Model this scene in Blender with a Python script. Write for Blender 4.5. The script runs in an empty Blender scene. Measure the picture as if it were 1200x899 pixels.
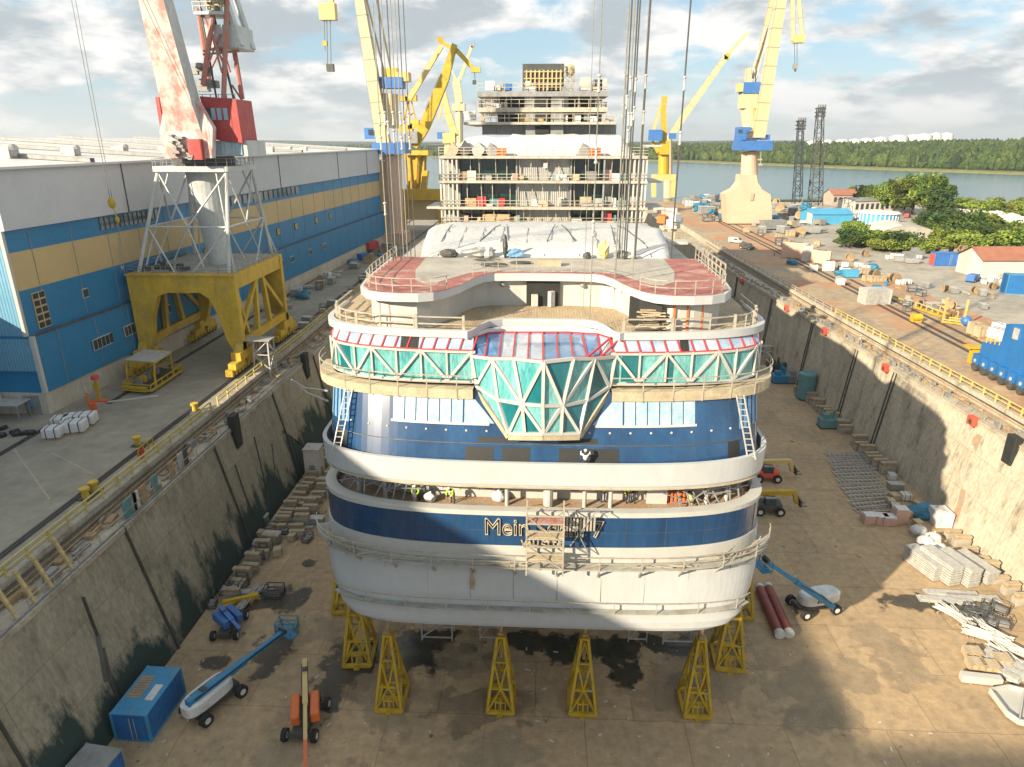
import bpy, math, random
from mathutils import Vector, Matrix
random.seed(7)
CLOUD_OFF = 3.0
sc = bpy.context.scene
COL = sc.collection
R = math.radians
PI = math.pi

# ------------------------------------------------------------------ survey helpers
# the drone stands 50 m above the dock floor; +Y runs along the dock
F_, CX_, CY_, H_ = 800.0, 600.0, 449.5, 50.0
PITCH = math.atan((CY_ - 163) / F_)
YAW = math.atan(40 / F_ * math.cos(PITCH))
_c, _s = math.cos(PITCH), math.sin(PITCH)

def ray(px, py):
    u = (px - CX_) / F_; v = (CY_ - py) / F_
    fh = _c + v * _s
    return Vector((-math.sin(YAW) * fh + math.cos(YAW) * u, math.cos(YAW) * fh + math.sin(YAW) * u, -_s + v * _c))
def at(px, py, z=0.0):
    d = ray(px, py); t = (z - H_) / d.z
    return Vector((d.x * t, d.y * t, z))
def aty(px, py, y):
    d = ray(px, py); t = y / d.y
    return Vector((d.x * t, y, H_ + d.z * t))
def zy(py, y): return aty(640, py, y).z

# ------------------------------------------------------------------ mesh builder
class MB:
    def __init__(s): s.v = []; s.f = []
    def quad(s, a, b, c, d):
        n = len(s.v); s.v += [tuple(a), tuple(b), tuple(c), tuple(d)]; s.f.append((n, n+1, n+2, n+3)); return s
    def poly(s, pts):
        n = len(s.v); s.v += [tuple(p) for p in pts]; s.f.append(tuple(range(n, n+len(pts)))); return s
    def box(s, x, y, z, sx, sy, sz, rz=0.0, rx=0.0):
        """centre x,y ; bottom z"""
        n = len(s.v); c, q = math.cos(rz), math.sin(rz)
        for dz in (0, sz):
            for dx, dy in ((-1,-1),(1,-1),(1,1),(-1,1)):
                a, b = dx*sx/2, dy*sy/2
                s.v.append((x + a*c - b*q, y + a*q + b*c, z + dz))
        s.f += [(n,n+3,n+2,n+1),(n+4,n+5,n+6,n+7),(n,n+1,n+5,n+4),(n+1,n+2,n+6,n+5),(n+2,n+3,n+7,n+6),(n+3,n,n+4,n+7)]
        return s
    def bar(s, a, b, w=0.1, h=None, w2=None, h2=None):
        """rectangular beam a->b"""
        h = h or w; w2 = w2 or w; h2 = h2 or (h if w2 == w else h*w2/w)
        a = Vector(a); b = Vector(b); d = b - a
        if d.length < 1e-6: return s
        d.normalize()
        up = Vector((0,0,1)) if abs(d.z) < 0.95 else Vector((0,1,0))
        r = d.cross(up).normalized(); u = r.cross(d).normalized()
        n = len(s.v)
        for p, ww, hh in ((a, w, h), (b, w2, h2)):
            for i, j in ((-1,-1),(1,-1),(1,1),(-1,1)):
                s.v.append(tuple(p + r*(i*ww/2) + u*(j*hh/2)))
        s.f += [(n,n+3,n+2,n+1),(n+4,n+5,n+6,n+7),(n,n+1,n+5,n+4),(n+1,n+2,n+6,n+5),(n+2,n+3,n+7,n+6),(n+3,n,n+4,n+7)]
        return s
    def tube(s, a, b, r=0.1, r2=None, n=8, cap=True):
        r2 = r if r2 is None else r2
        a = Vector(a); b = Vector(b); d = b - a
        if d.length < 1e-6: return s
        d.normalize()
        up = Vector((0,0,1)) if abs(d.z) < 0.95 else Vector((0,1,0))
        x = d.cross(up).normalized(); y = x.cross(d).normalized()
        k = len(s.v)
        for p, rr in ((a, r), (b, r2)):
            for i in range(n):
                t = 2*PI*i/n; s.v.append(tuple(p + x*(rr*math.cos(t)) + y*(rr*math.sin(t))))
        for i in range(n):
            j = (i+1) % n; s.f.append((k+i, k+j, k+n+j, k+n+i))
        if cap:
            s.f.append(tuple(k+i for i in range(n))[::-1]); s.f.append(tuple(k+n+i for i in range(n)))
        return s
    def path(s, pts, r=0.05, n=6, closed=False):
        for i in range(len(pts)-1): s.tube(pts[i], pts[i+1], r, n=n, cap=True)
        if closed: s.tube(pts[-1], pts[0], r, n=n)
        return s
    def pathbar(s, pts, w=0.05, h=None):
        for i in range(len(pts)-1): s.bar(pts[i], pts[i+1], w, h)
        return s
    def prism(s, pts, z0, z1):
        """vertical prism of a 2-D outline (counter-clockwise)"""
        n = len(s.v); m = len(pts)
        for z in (z0, z1):
            for p in pts: s.v.append((p[0], p[1], z))
        s.f.append(tuple(n+i for i in range(m))[::-1]); s.f.append(tuple(n+m+i for i in range(m)))
        for i in range(m):
            j = (i+1) % m; s.f.append((n+i, n+j, n+m+j, n+m+i))
        return s
    def extr(s, pts, off):
        """closed 3-D outline extruded by a vector"""
        n = len(s.v); m = len(pts); off = Vector(off)
        for p in pts: s.v.append(tuple(p))
        for p in pts: s.v.append(tuple(Vector(p) + off))
        s.f.append(tuple(n+i for i in range(m))[::-1]); s.f.append(tuple(n+m+i for i in range(m)))
        for i in range(m):
            j = (i+1) % m; s.f.append((n+i, n+j, n+m+j, n+m+i))
        return s
    def loft(s, rings, closed=False):
        n = len(s.v); m = len(rings[0])
        for r_ in rings: s.v += [tuple(p) for p in r_]
        for k in range(len(rings)-1):
            for i in range(m if closed else m-1):
                j = (i+1) % m
                s.f.append((n+k*m+i, n+k*m+j, n+(k+1)*m+j, n+(k+1)*m+i))
        return s
    def lattice(s, a, b, wa, wb, n, leg=0.15, br=0.08, y=None):
        """square lattice tower a->b, widths wa->wb, n bays"""
        a = Vector(a); b = Vector(b); d = (b-a).normalized()
        up = Vector((0,1,0)) if abs(d.y) < 0.9 else Vector((1,0,0))
        x = d.cross(up).normalized(); y = x.cross(d).normalized()
        def c(t, i):
            w = (wa + (wb-wa)*t)/2; p = a.lerp(b, t)
            i %= 4; q = ((-1,-1),(1,-1),(1,1),(-1,1))[i]
            return p + x*(q[0]*w) + y*(q[1]*w)
        for i in range(4):
            s.bar(c(0,i), c(1,i), leg)
            for k in range(n):
                t0, t1 = k/n, (k+1)/n
                if (k + i) % 2: s.bar(c(t0,i), c(t1,i+1), br)
                else: s.bar(c(t0,i+1), c(t1,i), br)
                s.bar(c(t1,i), c(t1,i+1), br)
        return s
    def blob(s, x, y, z, rx, ry, rz, seg=10, rings=6, jit=0.0):
        n = len(s.v)
        for i in range(rings+1):
            th = PI*i/rings
            for j in range(seg):
                ph = 2*PI*j/seg; k = 1 + (random.random()-.5)*jit
                s.v.append((x+rx*k*math.sin(th)*math.cos(ph), y+ry*k*math.sin(th)*math.sin(ph), z-rz*k*math.cos(th)))
        for i in range(rings):
            for j in range(seg):
                q = (j+1) % seg; s.f.append((n+i*seg+j, n+i*seg+q, n+(i+1)*seg+q, n+(i+1)*seg+j))
        return s
    def rail(s, pts, h=1.1, step=2.0, r=0.03, mids=(0.55,)):
        """railing along a 3-D polyline"""
        for i in range(len(pts)-1):
            a, b = Vector(pts[i]), Vector(pts[i+1]); L = (b-a).length
            for k in (h,) + tuple(h*m for m in mids): s.bar(a+Vector((0,0,k)), b+Vector((0,0,k)), r*2)
        acc = 0.0; s.bar(pts[0], Vector(pts[0])+Vector((0,0,h)), r*2.4)
        for i in range(len(pts)-1):
            a, b = Vector(pts[i]), Vector(pts[i+1]); L = (b-a).length; t = step-acc
            while t <= L + 1e-6:
                p = a.lerp(b, min(1, t/L)); s.bar(p, p+Vector((0,0,h)), r*2.4); t += step
            acc = (acc + L) % step
        return s
    def build(s, name, mat, parent=None, smooth=False, label=None, bev=0.0):
        o0 = org.get(parent.name, Vector((0,0,0))) if parent is not None else Vector((0,0,0))
        me = bpy.data.meshes.new(name)
        me.from_pydata([(a-o0.x, b-o0.y, c-o0.z) for a, b, c in s.v], [], s.f)
        me.materials.append(mat); me.update()
        if smooth: me.shade_smooth()
        o = bpy.data.objects.new(name, me); COL.objects.link(o)
        if parent is not None:
            o.parent = parent; org[o.name] = o0
        if label: o['label'] = label
        if bev > 0:
            m = o.modifiers.new('bevel', 'BEVEL'); m.width = bev; m.segments = 2; m.limit_method = 'ANGLE'; m.angle_limit = R(40)
        return o
org = {}
def thing(name, label, cat, loc=(0,0,0), rz=0.0, group=None, world=True):
    """an Empty at the thing's base; world=True: its parts are given in world coordinates"""
    o = bpy.data.objects.new(name, None); COL.objects.link(o)
    o.empty_display_size = 0.5
    o.location = loc; o.rotation_euler = (0, 0, rz)
    o['label'] = label; o['category'] = cat
    if group: o['group'] = group
    org[o.name] = Vector(loc) if world else Vector((0,0,0))
    return o
def tag(o, label, cat, group=None, kind=None):
    o['label'] = label; o['category'] = cat
    if group: o['group'] = group
    if kind: o['kind'] = kind
    return o
def rebase(o):
    """put the origin of a one-mesh thing at its base"""
    me = o.data; xs = [v.co for v in me.vertices]
    lo = Vector((sum(p.x for p in xs)/len(xs), sum(p.y for p in xs)/len(xs), min(p.z for p in xs)))
    me.transform(Matrix.Translation(-lo)); o.location = lo; return o
def struct(name, mb, m, smooth=False):
    o = mb.build(name, m, None, smooth); o['kind'] = 'structure'; return o
def dup(root, loc, rz=None, label=None, group=None, scale=None):
    r = root.copy(); COL.objects.link(r); r.location = loc
    if rz is not None: r.rotation_euler = (0, 0, rz)
    if label: r['label'] = label
    if group: r['group'] = group
    if scale: r.scale = scale if hasattr(scale, '__len__') else (scale,)*3
    def rec(a, b):
        for ch in a.children:
            c = ch.copy(); COL.objects.link(c); c.parent = b; rec(ch, c)
    rec(root, r)
    return r

# ------------------------------------------------------------------ materials
MATS = {}
def nd(nt, typ, **kw):
    n = nt.nodes.new(typ)
    for k, v in kw.items():
        if k in ('operation','blend_type','data_type','noise_dimensions','feature','wave_type','bands_direction','interpolation'): setattr(n, k, v)
        else: n.inputs[k].default_value = v
    return n
def mat(name, col, rough=0.7, metal=0.0, var=0.25, scale=0.6, col2=None, thr=(0.35, 0.7), dirt=None, dthr=(0.55,0.75), dscale=0.25,
        stretch=(1,1,1), bump=0.0, bscale=8.0, rib=None, ribdepth=0.3, spec=0.5, coat=0.0, emis=None, trans=0.0, fine=0.12):
    """procedural paint / concrete / cloth: base colour with a coarse and a fine noise, blotches of `dirt`, optional ribs"""
    if name in MATS: return MATS[name]
    m = bpy.data.materials.new(name); m.use_nodes = True; nt = m.node_tree
    b = nt.nodes['Principled BSDF']; L = nt.links.new
    tc = nt.nodes.new('ShaderNodeTexCoord')
    mp = nd(nt, 'ShaderNodeMapping'); mp.inputs['Scale'].default_value = stretch
    L(tc.outputs['Object'], mp.inputs['Vector'])
    n1 = nd(nt, 'ShaderNodeTexNoise', Scale=scale, Detail=6.0, Roughness=0.6); L(mp.outputs[0], n1.inputs['Vector'])
    r1 = nt.nodes.new('ShaderNodeMapRange'); r1.inputs[1].default_value = thr[0]; r1.inputs[2].default_value = thr[1]; L(n1.outputs['Fac'], r1.inputs[0])
    c1 = col; c2 = col2 or tuple(c*(1-var) for c in col)
    mx = nt.nodes.new('ShaderNodeMix'); mx.data_type = 'RGBA'
    mx.inputs[6].default_value = (*c1, 1); mx.inputs[7].default_value = (*c2, 1); L(r1.outputs[0], mx.inputs[0])
    out = mx.outputs[2]
    if fine:
        n3 = nd(nt, 'ShaderNodeTexNoise', Scale=scale*9, Detail=4.0, Roughness=0.7); L(mp.outputs[0], n3.inputs['Vector'])
        r3 = nt.nodes.new('ShaderNodeMapRange'); r3.inputs[1].default_value = 0.3; r3.inputs[2].default_value = 0.7
        r3.inputs[3].default_value = 1-fine*1.6; r3.inputs[4].default_value = 1+fine; L(n3.outputs['Fac'], r3.inputs[0])
        m3 = nt.nodes.new('ShaderNodeMix'); m3.data_type = 'RGBA'; m3.blend_type = 'MULTIPLY'; m3.inputs[0].default_value = 1
        L(out, m3.inputs[6]); L(r3.outputs[0], m3.inputs[7]); out = m3.outputs[2]
    if dirt:
        n2 = nd(nt, 'ShaderNodeTexNoise', Scale=dscale, Detail=8.0, Roughness=0.68); L(mp.outputs[0], n2.inputs['Vector'])
        r2 = nt.nodes.new('ShaderNodeMapRange'); r2.inputs[1].default_value = dthr[0]; r2.inputs[2].default_value = dthr[1]; L(n2.outputs['Fac'], r2.inputs[0])
        m2 = nt.nodes.new('ShaderNodeMix'); m2.data_type = 'RGBA'; m2.inputs[7].default_value = (*dirt, 1)
        L(out, m2.inputs[6]); L(r2.outputs[0], m2.inputs[0]); out = m2.outputs[2]
    L(out, b.inputs['Base Color'])
    b.inputs['Roughness'].default_value = rough; b.inputs['Metallic'].default_value = metal
    b.inputs['Specular IOR Level'].default_value = spec
    if coat: b.inputs['Coat Weight'].default_value = coat; b.inputs['Coat Roughness'].default_value = 0.08
    if trans: b.inputs['Transmission Weight'].default_value = trans
    if emis: b.inputs['Emission Color'].default_value = (*emis[0], 1); b.inputs['Emission Strength'].default_value = emis[1]
    if rib or bump:
        bp = nt.nodes.new('ShaderNodeBump'); bp.inputs['Strength'].default_value = ribdepth if rib else bump
        bp.inputs['Distance'].default_value = 0.1
        if rib:
            w = nt.nodes.new('ShaderNodeTexWave'); w.wave_type = 'BANDS'; w.bands_direction = rib[0]; w.wave_profile = 'SIN'
            w.inputs['Scale'].default_value = rib[1]; w.inputs['Distortion'].default_value = rib[2] if len(rib) > 2 else 0.0
            L(tc.outputs['Object'], w.inputs['Vector']); L(w.outputs['Fac'], bp.inputs['Height'])
        else:
            n4 = nd(nt, 'ShaderNodeTexNoise', Scale=bscale, Detail=5.0); L(mp.outputs[0], n4.inputs['Vector']); L(n4.outputs['Fac'], bp.inputs['Height'])
        L(bp.outputs[0], b.inputs['Normal'])
    MATS[name] = m
    return m

M = lambda n: MATS[n]
mat('hull_white', (.46,.48,.49), .42, bump=.25, bscale=.7, var=.08, scale=.12, dirt=(.45,.44,.38), dthr=(.60,.85), dscale=.35, stretch=(1,1,.5), fine=.04)
mat('trim_white', (.465,.465,.44), .5, var=.1, scale=.8, dirt=(.45,.42,.34), dthr=(.6,.8), dscale=.8, fine=.05)
mat('hull_blue', (.011,.042,.11), .18, var=.35, scale=.3, stretch=(1.5,1.5,.25), coat=.4, fine=.1, col2=(.02,.075,.18))
mat('film_blue', (.16,.33,.55), .35, var=.3, scale=1.5, stretch=(3,3,.3))
mat('teal_glass', (.07,.30,.32), .07, var=.0, scale=.55, stretch=(1.6,1.6,.35), col2=(.20,.47,.47), thr=(.38,.62), coat=.3, fine=.25)
mat('teal_glass_dark', (.015,.15,.18), .07, var=.3, scale=.7, stretch=(2,2,.4), coat=.3, fine=.1)
mat('grey_glass', (.25,.34,.46), .1, var=.3, scale=.5, col2=(.42,.47,.55), thr=(.4,.6), coat=.3)
mat('blue_glass', (.05,.14,.33), .08, var=.3, scale=.5, col2=(.12,.25,.45), thr=(.4,.6), coat=.3)
mat('film_window', (.38,.50,.58), .22, var=.3, scale=.7, stretch=(2.5,2.5,.25), col2=(.24,.37,.46), coat=.2)
mat('dark_void', (.02,.022,.022), .6, var=.3, scale=1)
mat('red_frame', (.52,.045,.05), .5, var=.2, scale=2)
mat('wood_deck', (.46,.36,.23), .7, var=.3, scale=.5, dirt=(.25,.19,.12), dthr=(.55,.7), dscale=.5, stretch=(1,.4,1), fine=.2, rib=('X',1.3), ribdepth=.15)
mat('ply', (.52,.44,.30), .75, var=.3, scale=.8, dirt=(.3,.25,.17), dthr=(.5,.7), dscale=.7, fine=.15)
mat('walk_grey', (.36,.36,.32), .75, var=.3, scale=.8, dirt=(.22,.19,.14), dthr=(.5,.7), dscale=.9, fine=.15)
mat('red_primer', (.36,.13,.11), .7, var=.3, scale=.5, dirt=(.42,.32,.27), dthr=(.5,.7), dscale=.6, fine=.15)
mat('rust_floor', (.40,.24,.13), .8, var=.35, scale=.6, col2=(.30,.27,.22), fine=.2, dirt=(.18,.13,.09), dthr=(.55,.72), dscale=.7)
mat('deck_grey', (.42,.40,.35), .8, var=.25, scale=.3, dirt=(.25,.23,.20), dthr=(.5,.7), dscale=.5, fine=.12)
mat('sheet_white', (.54,.55,.55), .55, var=.12, scale=.3, bump=1.0, bscale=1.6, fine=.05)
mat('slab_edge', (.48,.44,.37), .8, var=.25, scale=1.5, dirt=(.28,.22,.16), dthr=(.5,.7), dscale=1.2)
mat('corr_grey', (.33,.34,.33), .6, var=.15, scale=.5, rib=('X',.9), ribdepth=.8)
mat('steel_dark', (.07,.075,.075), .6, var=.4, scale=.8, dirt=(.16,.12,.08), dthr=(.55,.7), dscale=1)
mat('steel_grey', (.30,.31,.31), .5, metal=.2, var=.3, scale=1.2, dirt=(.2,.15,.1), dthr=(.6,.75), dscale=1.5)
mat('galv', (.50,.50,.48), .5, metal=.1, var=.3, scale=2, dirt=(.28,.24,.18), dthr=(.55,.75), dscale=1.5)
mat('scaff', (.50,.46,.38), .5, metal=.3, var=.3, scale=2, dirt=(.35,.25,.15), dthr=(.55,.75), dscale=2)
mat('scaff_yellow', (.56,.43,.20), .6, var=.3, scale=1.5, dirt=(.3,.2,.1), dthr=(.55,.75), dscale=1.5)
mat('yellow', (.54,.36,.02), .5, var=.25, scale=1, dirt=(.28,.20,.05), dthr=(.52,.72), dscale=.9, fine=.1)
mat('yellow_dirty', (.62,.41,.04), .55, var=.3, scale=.6, dirt=(.30,.23,.08), dthr=(.5,.74), dscale=.35, fine=.12, stretch=(1,1,.5))
mat('yellow_pale', (.58,.44,.18), .5, var=.15, scale=.4, fine=.05)
mat('crane_cream', (.56,.46,.27), .5, var=.1, scale=.15, dirt=(.55,.45,.28), dthr=(.55,.8), dscale=.2, stretch=(1,1,.3), fine=.05)
mat('crane_pink', (.62,.41,.30), .6, var=.12, scale=.15, dirt=(.55,.42,.32), dthr=(.55,.8), dscale=.3, fine=.05)
mat('crane_blue', (.045,.16,.45), .45, var=.2, scale=.6)
mat('crane_white', (.60,.57,.53), .5, var=.12, scale=.4, dirt=(.52,.24,.21), dthr=(.46,.60), dscale=.55, fine=.08, stretch=(1,1,.8))
mat('crane_grey', (.50,.53,.53), .5, var=.15, scale=.4, dirt=(.30,.27,.22), dthr=(.55,.8), dscale=.5, stretch=(1,1,.4))
mat('crane_red', (.42,.05,.05), .5, var=.25, scale=.8, dirt=(.35,.09,.08), dthr=(.5,.7), dscale=.7)
mat('pinkred_tube', (.45,.17,.13), .6, var=.3, scale=.6, dirt=(.3,.22,.18), dthr=(.5,.62), dscale=.6)
mat('blue_box', (.02,.15,.42), .5, var=.2, scale=.6, dirt=(.05,.12,.2), dthr=(.55,.75), dscale=.7, fine=.1)
mat('blue_top', (.05,.27,.50), .5, var=.2, scale=.6, dirt=(.12,.22,.3), dthr=(.5,.75), dscale=.5)
mat('blue_lift', (.03,.22,.42), .4, var=.2, scale=1.5)
mat('white_lift', (.62,.64,.64), .4, var=.12, scale=1.2, dirt=(.4,.4,.38), dthr=(.5,.75), dscale=1)
mat('orange', (.70,.16,.035), .45, var=.2, scale=1)
mat('orange_red', (.68,.09,.05), .5, var=.2, scale=1)
mat('tyre', (.02,.02,.02), .85, var=.3, scale=3)
mat('rubber', (.025,.028,.028), .7, var=.3, scale=1)
mat('red', (.48,.04,.045), .5, var=.25, scale=1)
mat('timber', (.42,.30,.17), .8, var=.35, scale=1.5, fine=.2, stretch=(1,.3,1))
mat('timber_pale', (.46,.38,.26), .8, var=.3, scale=1.5, fine=.2)
mat('block_conc', (.38,.35,.29), .85, var=.3, scale=.8, dirt=(.2,.18,.14), dthr=(.5,.7), dscale=1, fine=.2)
mat('wrap_white', (.62,.63,.64), .35, var=.15, scale=1.5, bump=.5, bscale=3)
mat('wrap_yellow', (.66,.52,.22), .5, var=.25, scale=1.5)
mat('pipe_red', (.25,.055,.045), .5, var=.3, scale=.8)
mat('hivis', (.50,.80,.03), .7, var=.1, scale=3)
mat('hivis_orange', (.85,.22,.03), .7, var=.1, scale=3)
mat('skin', (.50,.30,.22), .6, var=.1, scale=3)
mat('trousers', (.03,.04,.07), .8, var=.2, scale=3)
mat('helmet', (.8,.8,.78), .35, var=.05, scale=3)
mat('clad_blue', (.012,.17,.35), .45, var=.1, scale=.08, col2=(.02,.19,.38), rib=('Y',.8), ribdepth=.25, fine=.04)
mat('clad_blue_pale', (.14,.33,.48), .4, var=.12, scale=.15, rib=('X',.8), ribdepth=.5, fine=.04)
mat('clad_grey', (.50,.52,.54), .5, var=.06, scale=.05, col2=(.44,.46,.49), rib=('Y',.6), ribdepth=.12, fine=.03)
mat('clad_beige', (.52,.38,.18), .5, var=.1, scale=.08, col2=(.42,.33,.17), rib=('Y',.8), ribdepth=.2, fine=.04)
mat('plinth', (.50,.47,.40), .8, var=.2, scale=.2, dirt=(.36,.31,.24), dthr=(.5,.75), dscale=.3, stretch=(1,1,.4))
mat('roof_metal', (.60,.61,.60), .45, var=.12, scale=.05, dirt=(.45,.45,.43), dthr=(.55,.8), dscale=.04, rib=('Y',.35), ribdepth=.15, fine=.04)
mat('window_glass', (.05,.07,.08), .12, var=.4, scale=1.5, coat=.3)
mat('yellow_rail', (.62,.50,.16), .55, var=.2, scale=1, dirt=(.35,.25,.1), dthr=(.5,.75), dscale=.8)
mat('rail_steel', (.13,.11,.095), .5, metal=.4, var=.3, scale=2)
mat('rope_steel', (.13,.13,.12), .5, metal=.5, var=.3, scale=2)
mat('rope_light', (.34,.34,.30), .5, metal=.4, var=.3, scale=2)
mat('brass', (.30,.26,.15), .45, metal=.4, var=.3, scale=3)
mat('bark', (.10,.07,.05), .9, var=.3, scale=3)
for i, c in enumerate(((.08,.15,.025), (.14,.22,.035), (.22,.29,.05), (.05,.105,.027))):
    mat('leaf%d' % i, c, .75, var=.5, scale=.7, fine=.35, spec=.25)
for i in range(4):          # every tree its own green
    m_ = M('leaf%d' % i); n_ = m_.node_tree; b_ = n_.nodes['Principled BSDF']; s_ = b_.inputs['Base Color'].links[0].from_socket
    oi_ = n_.nodes.new('ShaderNodeObjectInfo'); hs_ = n_.nodes.new('ShaderNodeHueSaturation'); r1_ = n_.nodes.new('ShaderNodeMapRange'); r1_.inputs[3].default_value = .6; r1_.inputs[4].default_value = 1.35; r2_ = n_.nodes.new('ShaderNodeMapRange'); r2_.inputs[3].default_value = .475; r2_.inputs[4].default_value = .515
    n_.links.new(oi_.outputs['Random'], r1_.inputs[0]); n_.links.new(oi_.outputs['Random'], r2_.inputs[0]); n_.links.new(r1_.outputs[0], hs_.inputs['Value']); n_.links.new(r2_.outputs[0], hs_.inputs['Hue']); n_.links.new(s_, hs_.inputs['Color']); n_.links.new(hs_.outputs[0], b_.inputs['Base Color'])
mat('brick_house', (.38,.33,.28), .8, var=.2, scale=.5)
mat('roof_red', (.33,.14,.09), .8, var=.25, scale=.4)
mat('wall_pale', (.58,.55,.50), .8, var=.15, scale=.4)
mat('shed_blue', (.07,.33,.56), .5, var=.15, scale=.3)
mat('tank_white', (.68,.68,.67), .5, var=.08, scale=.05)
mat('tarp_blue', (.02,.17,.30), .5, var=.3, scale=1.5, bump=.6, bscale=2)
mat('cargo_pink', (.55,.36,.30), .7, var=.2, scale=2)
mat('green_tank', (.12,.27,.29), .5, var=.25, scale=.8)
mat('paint_white', (.6,.6,.57), .6, var=.3, scale=2)
mat('letter', (.42,.37,.27), .45, var=.15, scale=3)

# ------------------------------------------------------------------ camera, sun, sky
cam = bpy.data.cameras.new('camera'); cam.sensor_width = 36; cam.lens = 36*F_/1200; cam.clip_end = 20000; cam.clip_start = .5
co = bpy.data.objects.new('camera', cam); COL.objects.link(co)
co.location = (0, 0, H_); co.rotation_euler = (PI/2 - PITCH, 0, YAW)
sc.camera = co
SD = Vector((.70, .68, -.435)).normalized()          # the way the light travels
SUN_EL = math.asin(-SD.z)
sun = bpy.data.lights.new('sun', 'SUN'); sun.energy = 5.0; sun.angle = R(.6); sun.color = (1, .84, .61)
so = bpy.data.objects.new('sun', sun); COL.objects.link(so)
so.rotation_euler = SD.to_track_quat('-Z', 'Y').to_euler()
w = bpy.data.worlds.new('World'); sc.world = w; w.use_nodes = True; nt = w.node_tree; L = nt.links.new
bg = nt.nodes['Background']
sky = nt.nodes.new('ShaderNodeTexSky'); sky.sky_type = 'NISHITA'; sky.sun_disc = False
sky.sun_elevation = SUN_EL; sky.sun_rotation = math.atan2(-SD.x, -SD.y); sky.air_density = 1.0; sky.dust_density = .6; sky.ozone_density = 1.2
tc = nt.nodes.new('ShaderNodeTexCoord'); sp = nt.nodes.new('ShaderNodeSeparateXYZ'); L(tc.outputs['Generated'], sp.inputs[0])
def mth(op, a, b=None, clamp=False):
    n = nt.nodes.new('ShaderNodeMath'); n.operation = op; n.use_clamp = clamp
    for i, q in enumerate((a, b)):
        if q is None: continue
        if isinstance(q, (int, float)): n.inputs[i].default_value = q
        else: L(q, n.inputs[i])
    return n.outputs[0]
zc = mth('MAXIMUM', sp.outputs[2], 0.0)
den = mth('ADD', zc, 0.30)
cx = mth('DIVIDE', sp.outputs[0], den); cy = mth('DIVIDE', sp.outputs[1], den)
cb = nt.nodes.new('ShaderNodeCombineXYZ'); L(cx, cb.inputs[0]); L(cy, cb.inputs[1])
def noise(scale, detail, rough, off=0.0, dist=0.0):
    mp = nt.nodes.new('ShaderNodeMapping'); mp.inputs['Location'].default_value = (off, off*.7, off*.3); L(cb.outputs[0], mp.inputs['Vector'])
    n = nt.nodes.new('ShaderNodeTexNoise'); n.inputs['Scale'].default_value = scale; n.inputs['Detail'].default_value = detail
    n.inputs['Roughness'].default_value = rough; n.inputs['Distortion'].default_value = dist
    L(mp.outputs[0], n.inputs['Vector']); return n.outputs['Fac']
def mr(x, a, b, c=0.0, d=1.0):
    n = nt.nodes.new('ShaderNodeMapRange'); n.interpolation_type = 'SMOOTHSTEP'
    for i, q in enumerate((a, b, c, d)): n.inputs[i+1].default_value = q
    L(x, n.inputs[0]); return n.outputs[0]
dens = noise(2.6, 10, .56, CLOUD_OFF, .15)
mask = mr(dens, .385, .50)
shade = mr(noise(2.9, 9, .58, CLOUD_OFF+.10, .1), .42, .60)         # light and dark parts of the clouds
lowz = mr(zc, 0.0, .10, 1.0, 0.0)
def mixc(fac, a, b):
    n = nt.nodes.new('ShaderNodeMix'); n.data_type = 'RGBA'
    for i, q in ((0, fac), (6, a), (7, b)):
        if isinstance(q, (int, float)): n.inputs[i].default_value = q
        elif isinstance(q, tuple): n.inputs[i].default_value = (*q, 1)
        else: L(q, n.inputs[i])
    return n.outputs[2]
sc1 = nt.nodes.new('ShaderNodeVectorMath'); sc1.operation = 'SCALE'; L(sky.outputs[0], sc1.inputs[0]); sc1.inputs[3].default_value = .8
blue = mixc(.6, sc1.outputs[0], (2.7, 4.1, 5.1))
cloud = mixc(shade, (6.2, 6.1, 5.9), (3.0, 3.4, 3.65))
cl = mixc(mask, blue, cloud)
hz = mixc(mth('MULTIPLY', lowz, .45), cl, (4.8, 5.1, 5.1))
L(hz, bg.inputs[0]); bg.inputs[1].default_value = .080
sc.view_settings.view_transform = 'Standard'; sc.view_settings.look = 'None'; sc.view_settings.gamma = 1; sc.view_settings.exposure = 1.13
sc.view_settings.use_curve_mapping = False
sc.cycles.transparent_max_bounces = 40

mat('cabin_glass', (.008,.04,.038), .12, var=.4, scale=.5, coat=.2)
mat('tier_grey', (.34,.34,.33), .7, var=.25, scale=.4, dirt=(.2,.18,.15), dthr=(.55,.75), dscale=.6)
# ================================================================== THE SETTING
QZ = 16.0; LZ = 14.5; WZ = 13.0
def lerp_tab(tab, y):
    if y <= tab[0][0]: return tab[0][1]
    for (a, u), (b, v) in zip(tab, tab[1:]):
        if y <= b: return u + (v-u)*(y-a)/(b-a)
    return tab[-1][1]
RL = lambda y: lerp_tab(((-80,60.5),(60,59.5),(90,58.8),(130,56.6),(185,53.6),(400,53.0)), y)   # ledge edge on the east wall
RQ = lambda y: lerp_tab(((-80,62.8),(60,62.2),(90,61.6),(150,59.2),(220,57.6),(400,57.0)), y)   # quay edge, east
RF = lambda y: lerp_tab(((-80,56.2),(100,56.4),(185,53.0),(400,52.4)), y)
LF, LL, LQ = -37.5, -40.6, -43.4
DY0, DY1 = -80, 395
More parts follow.
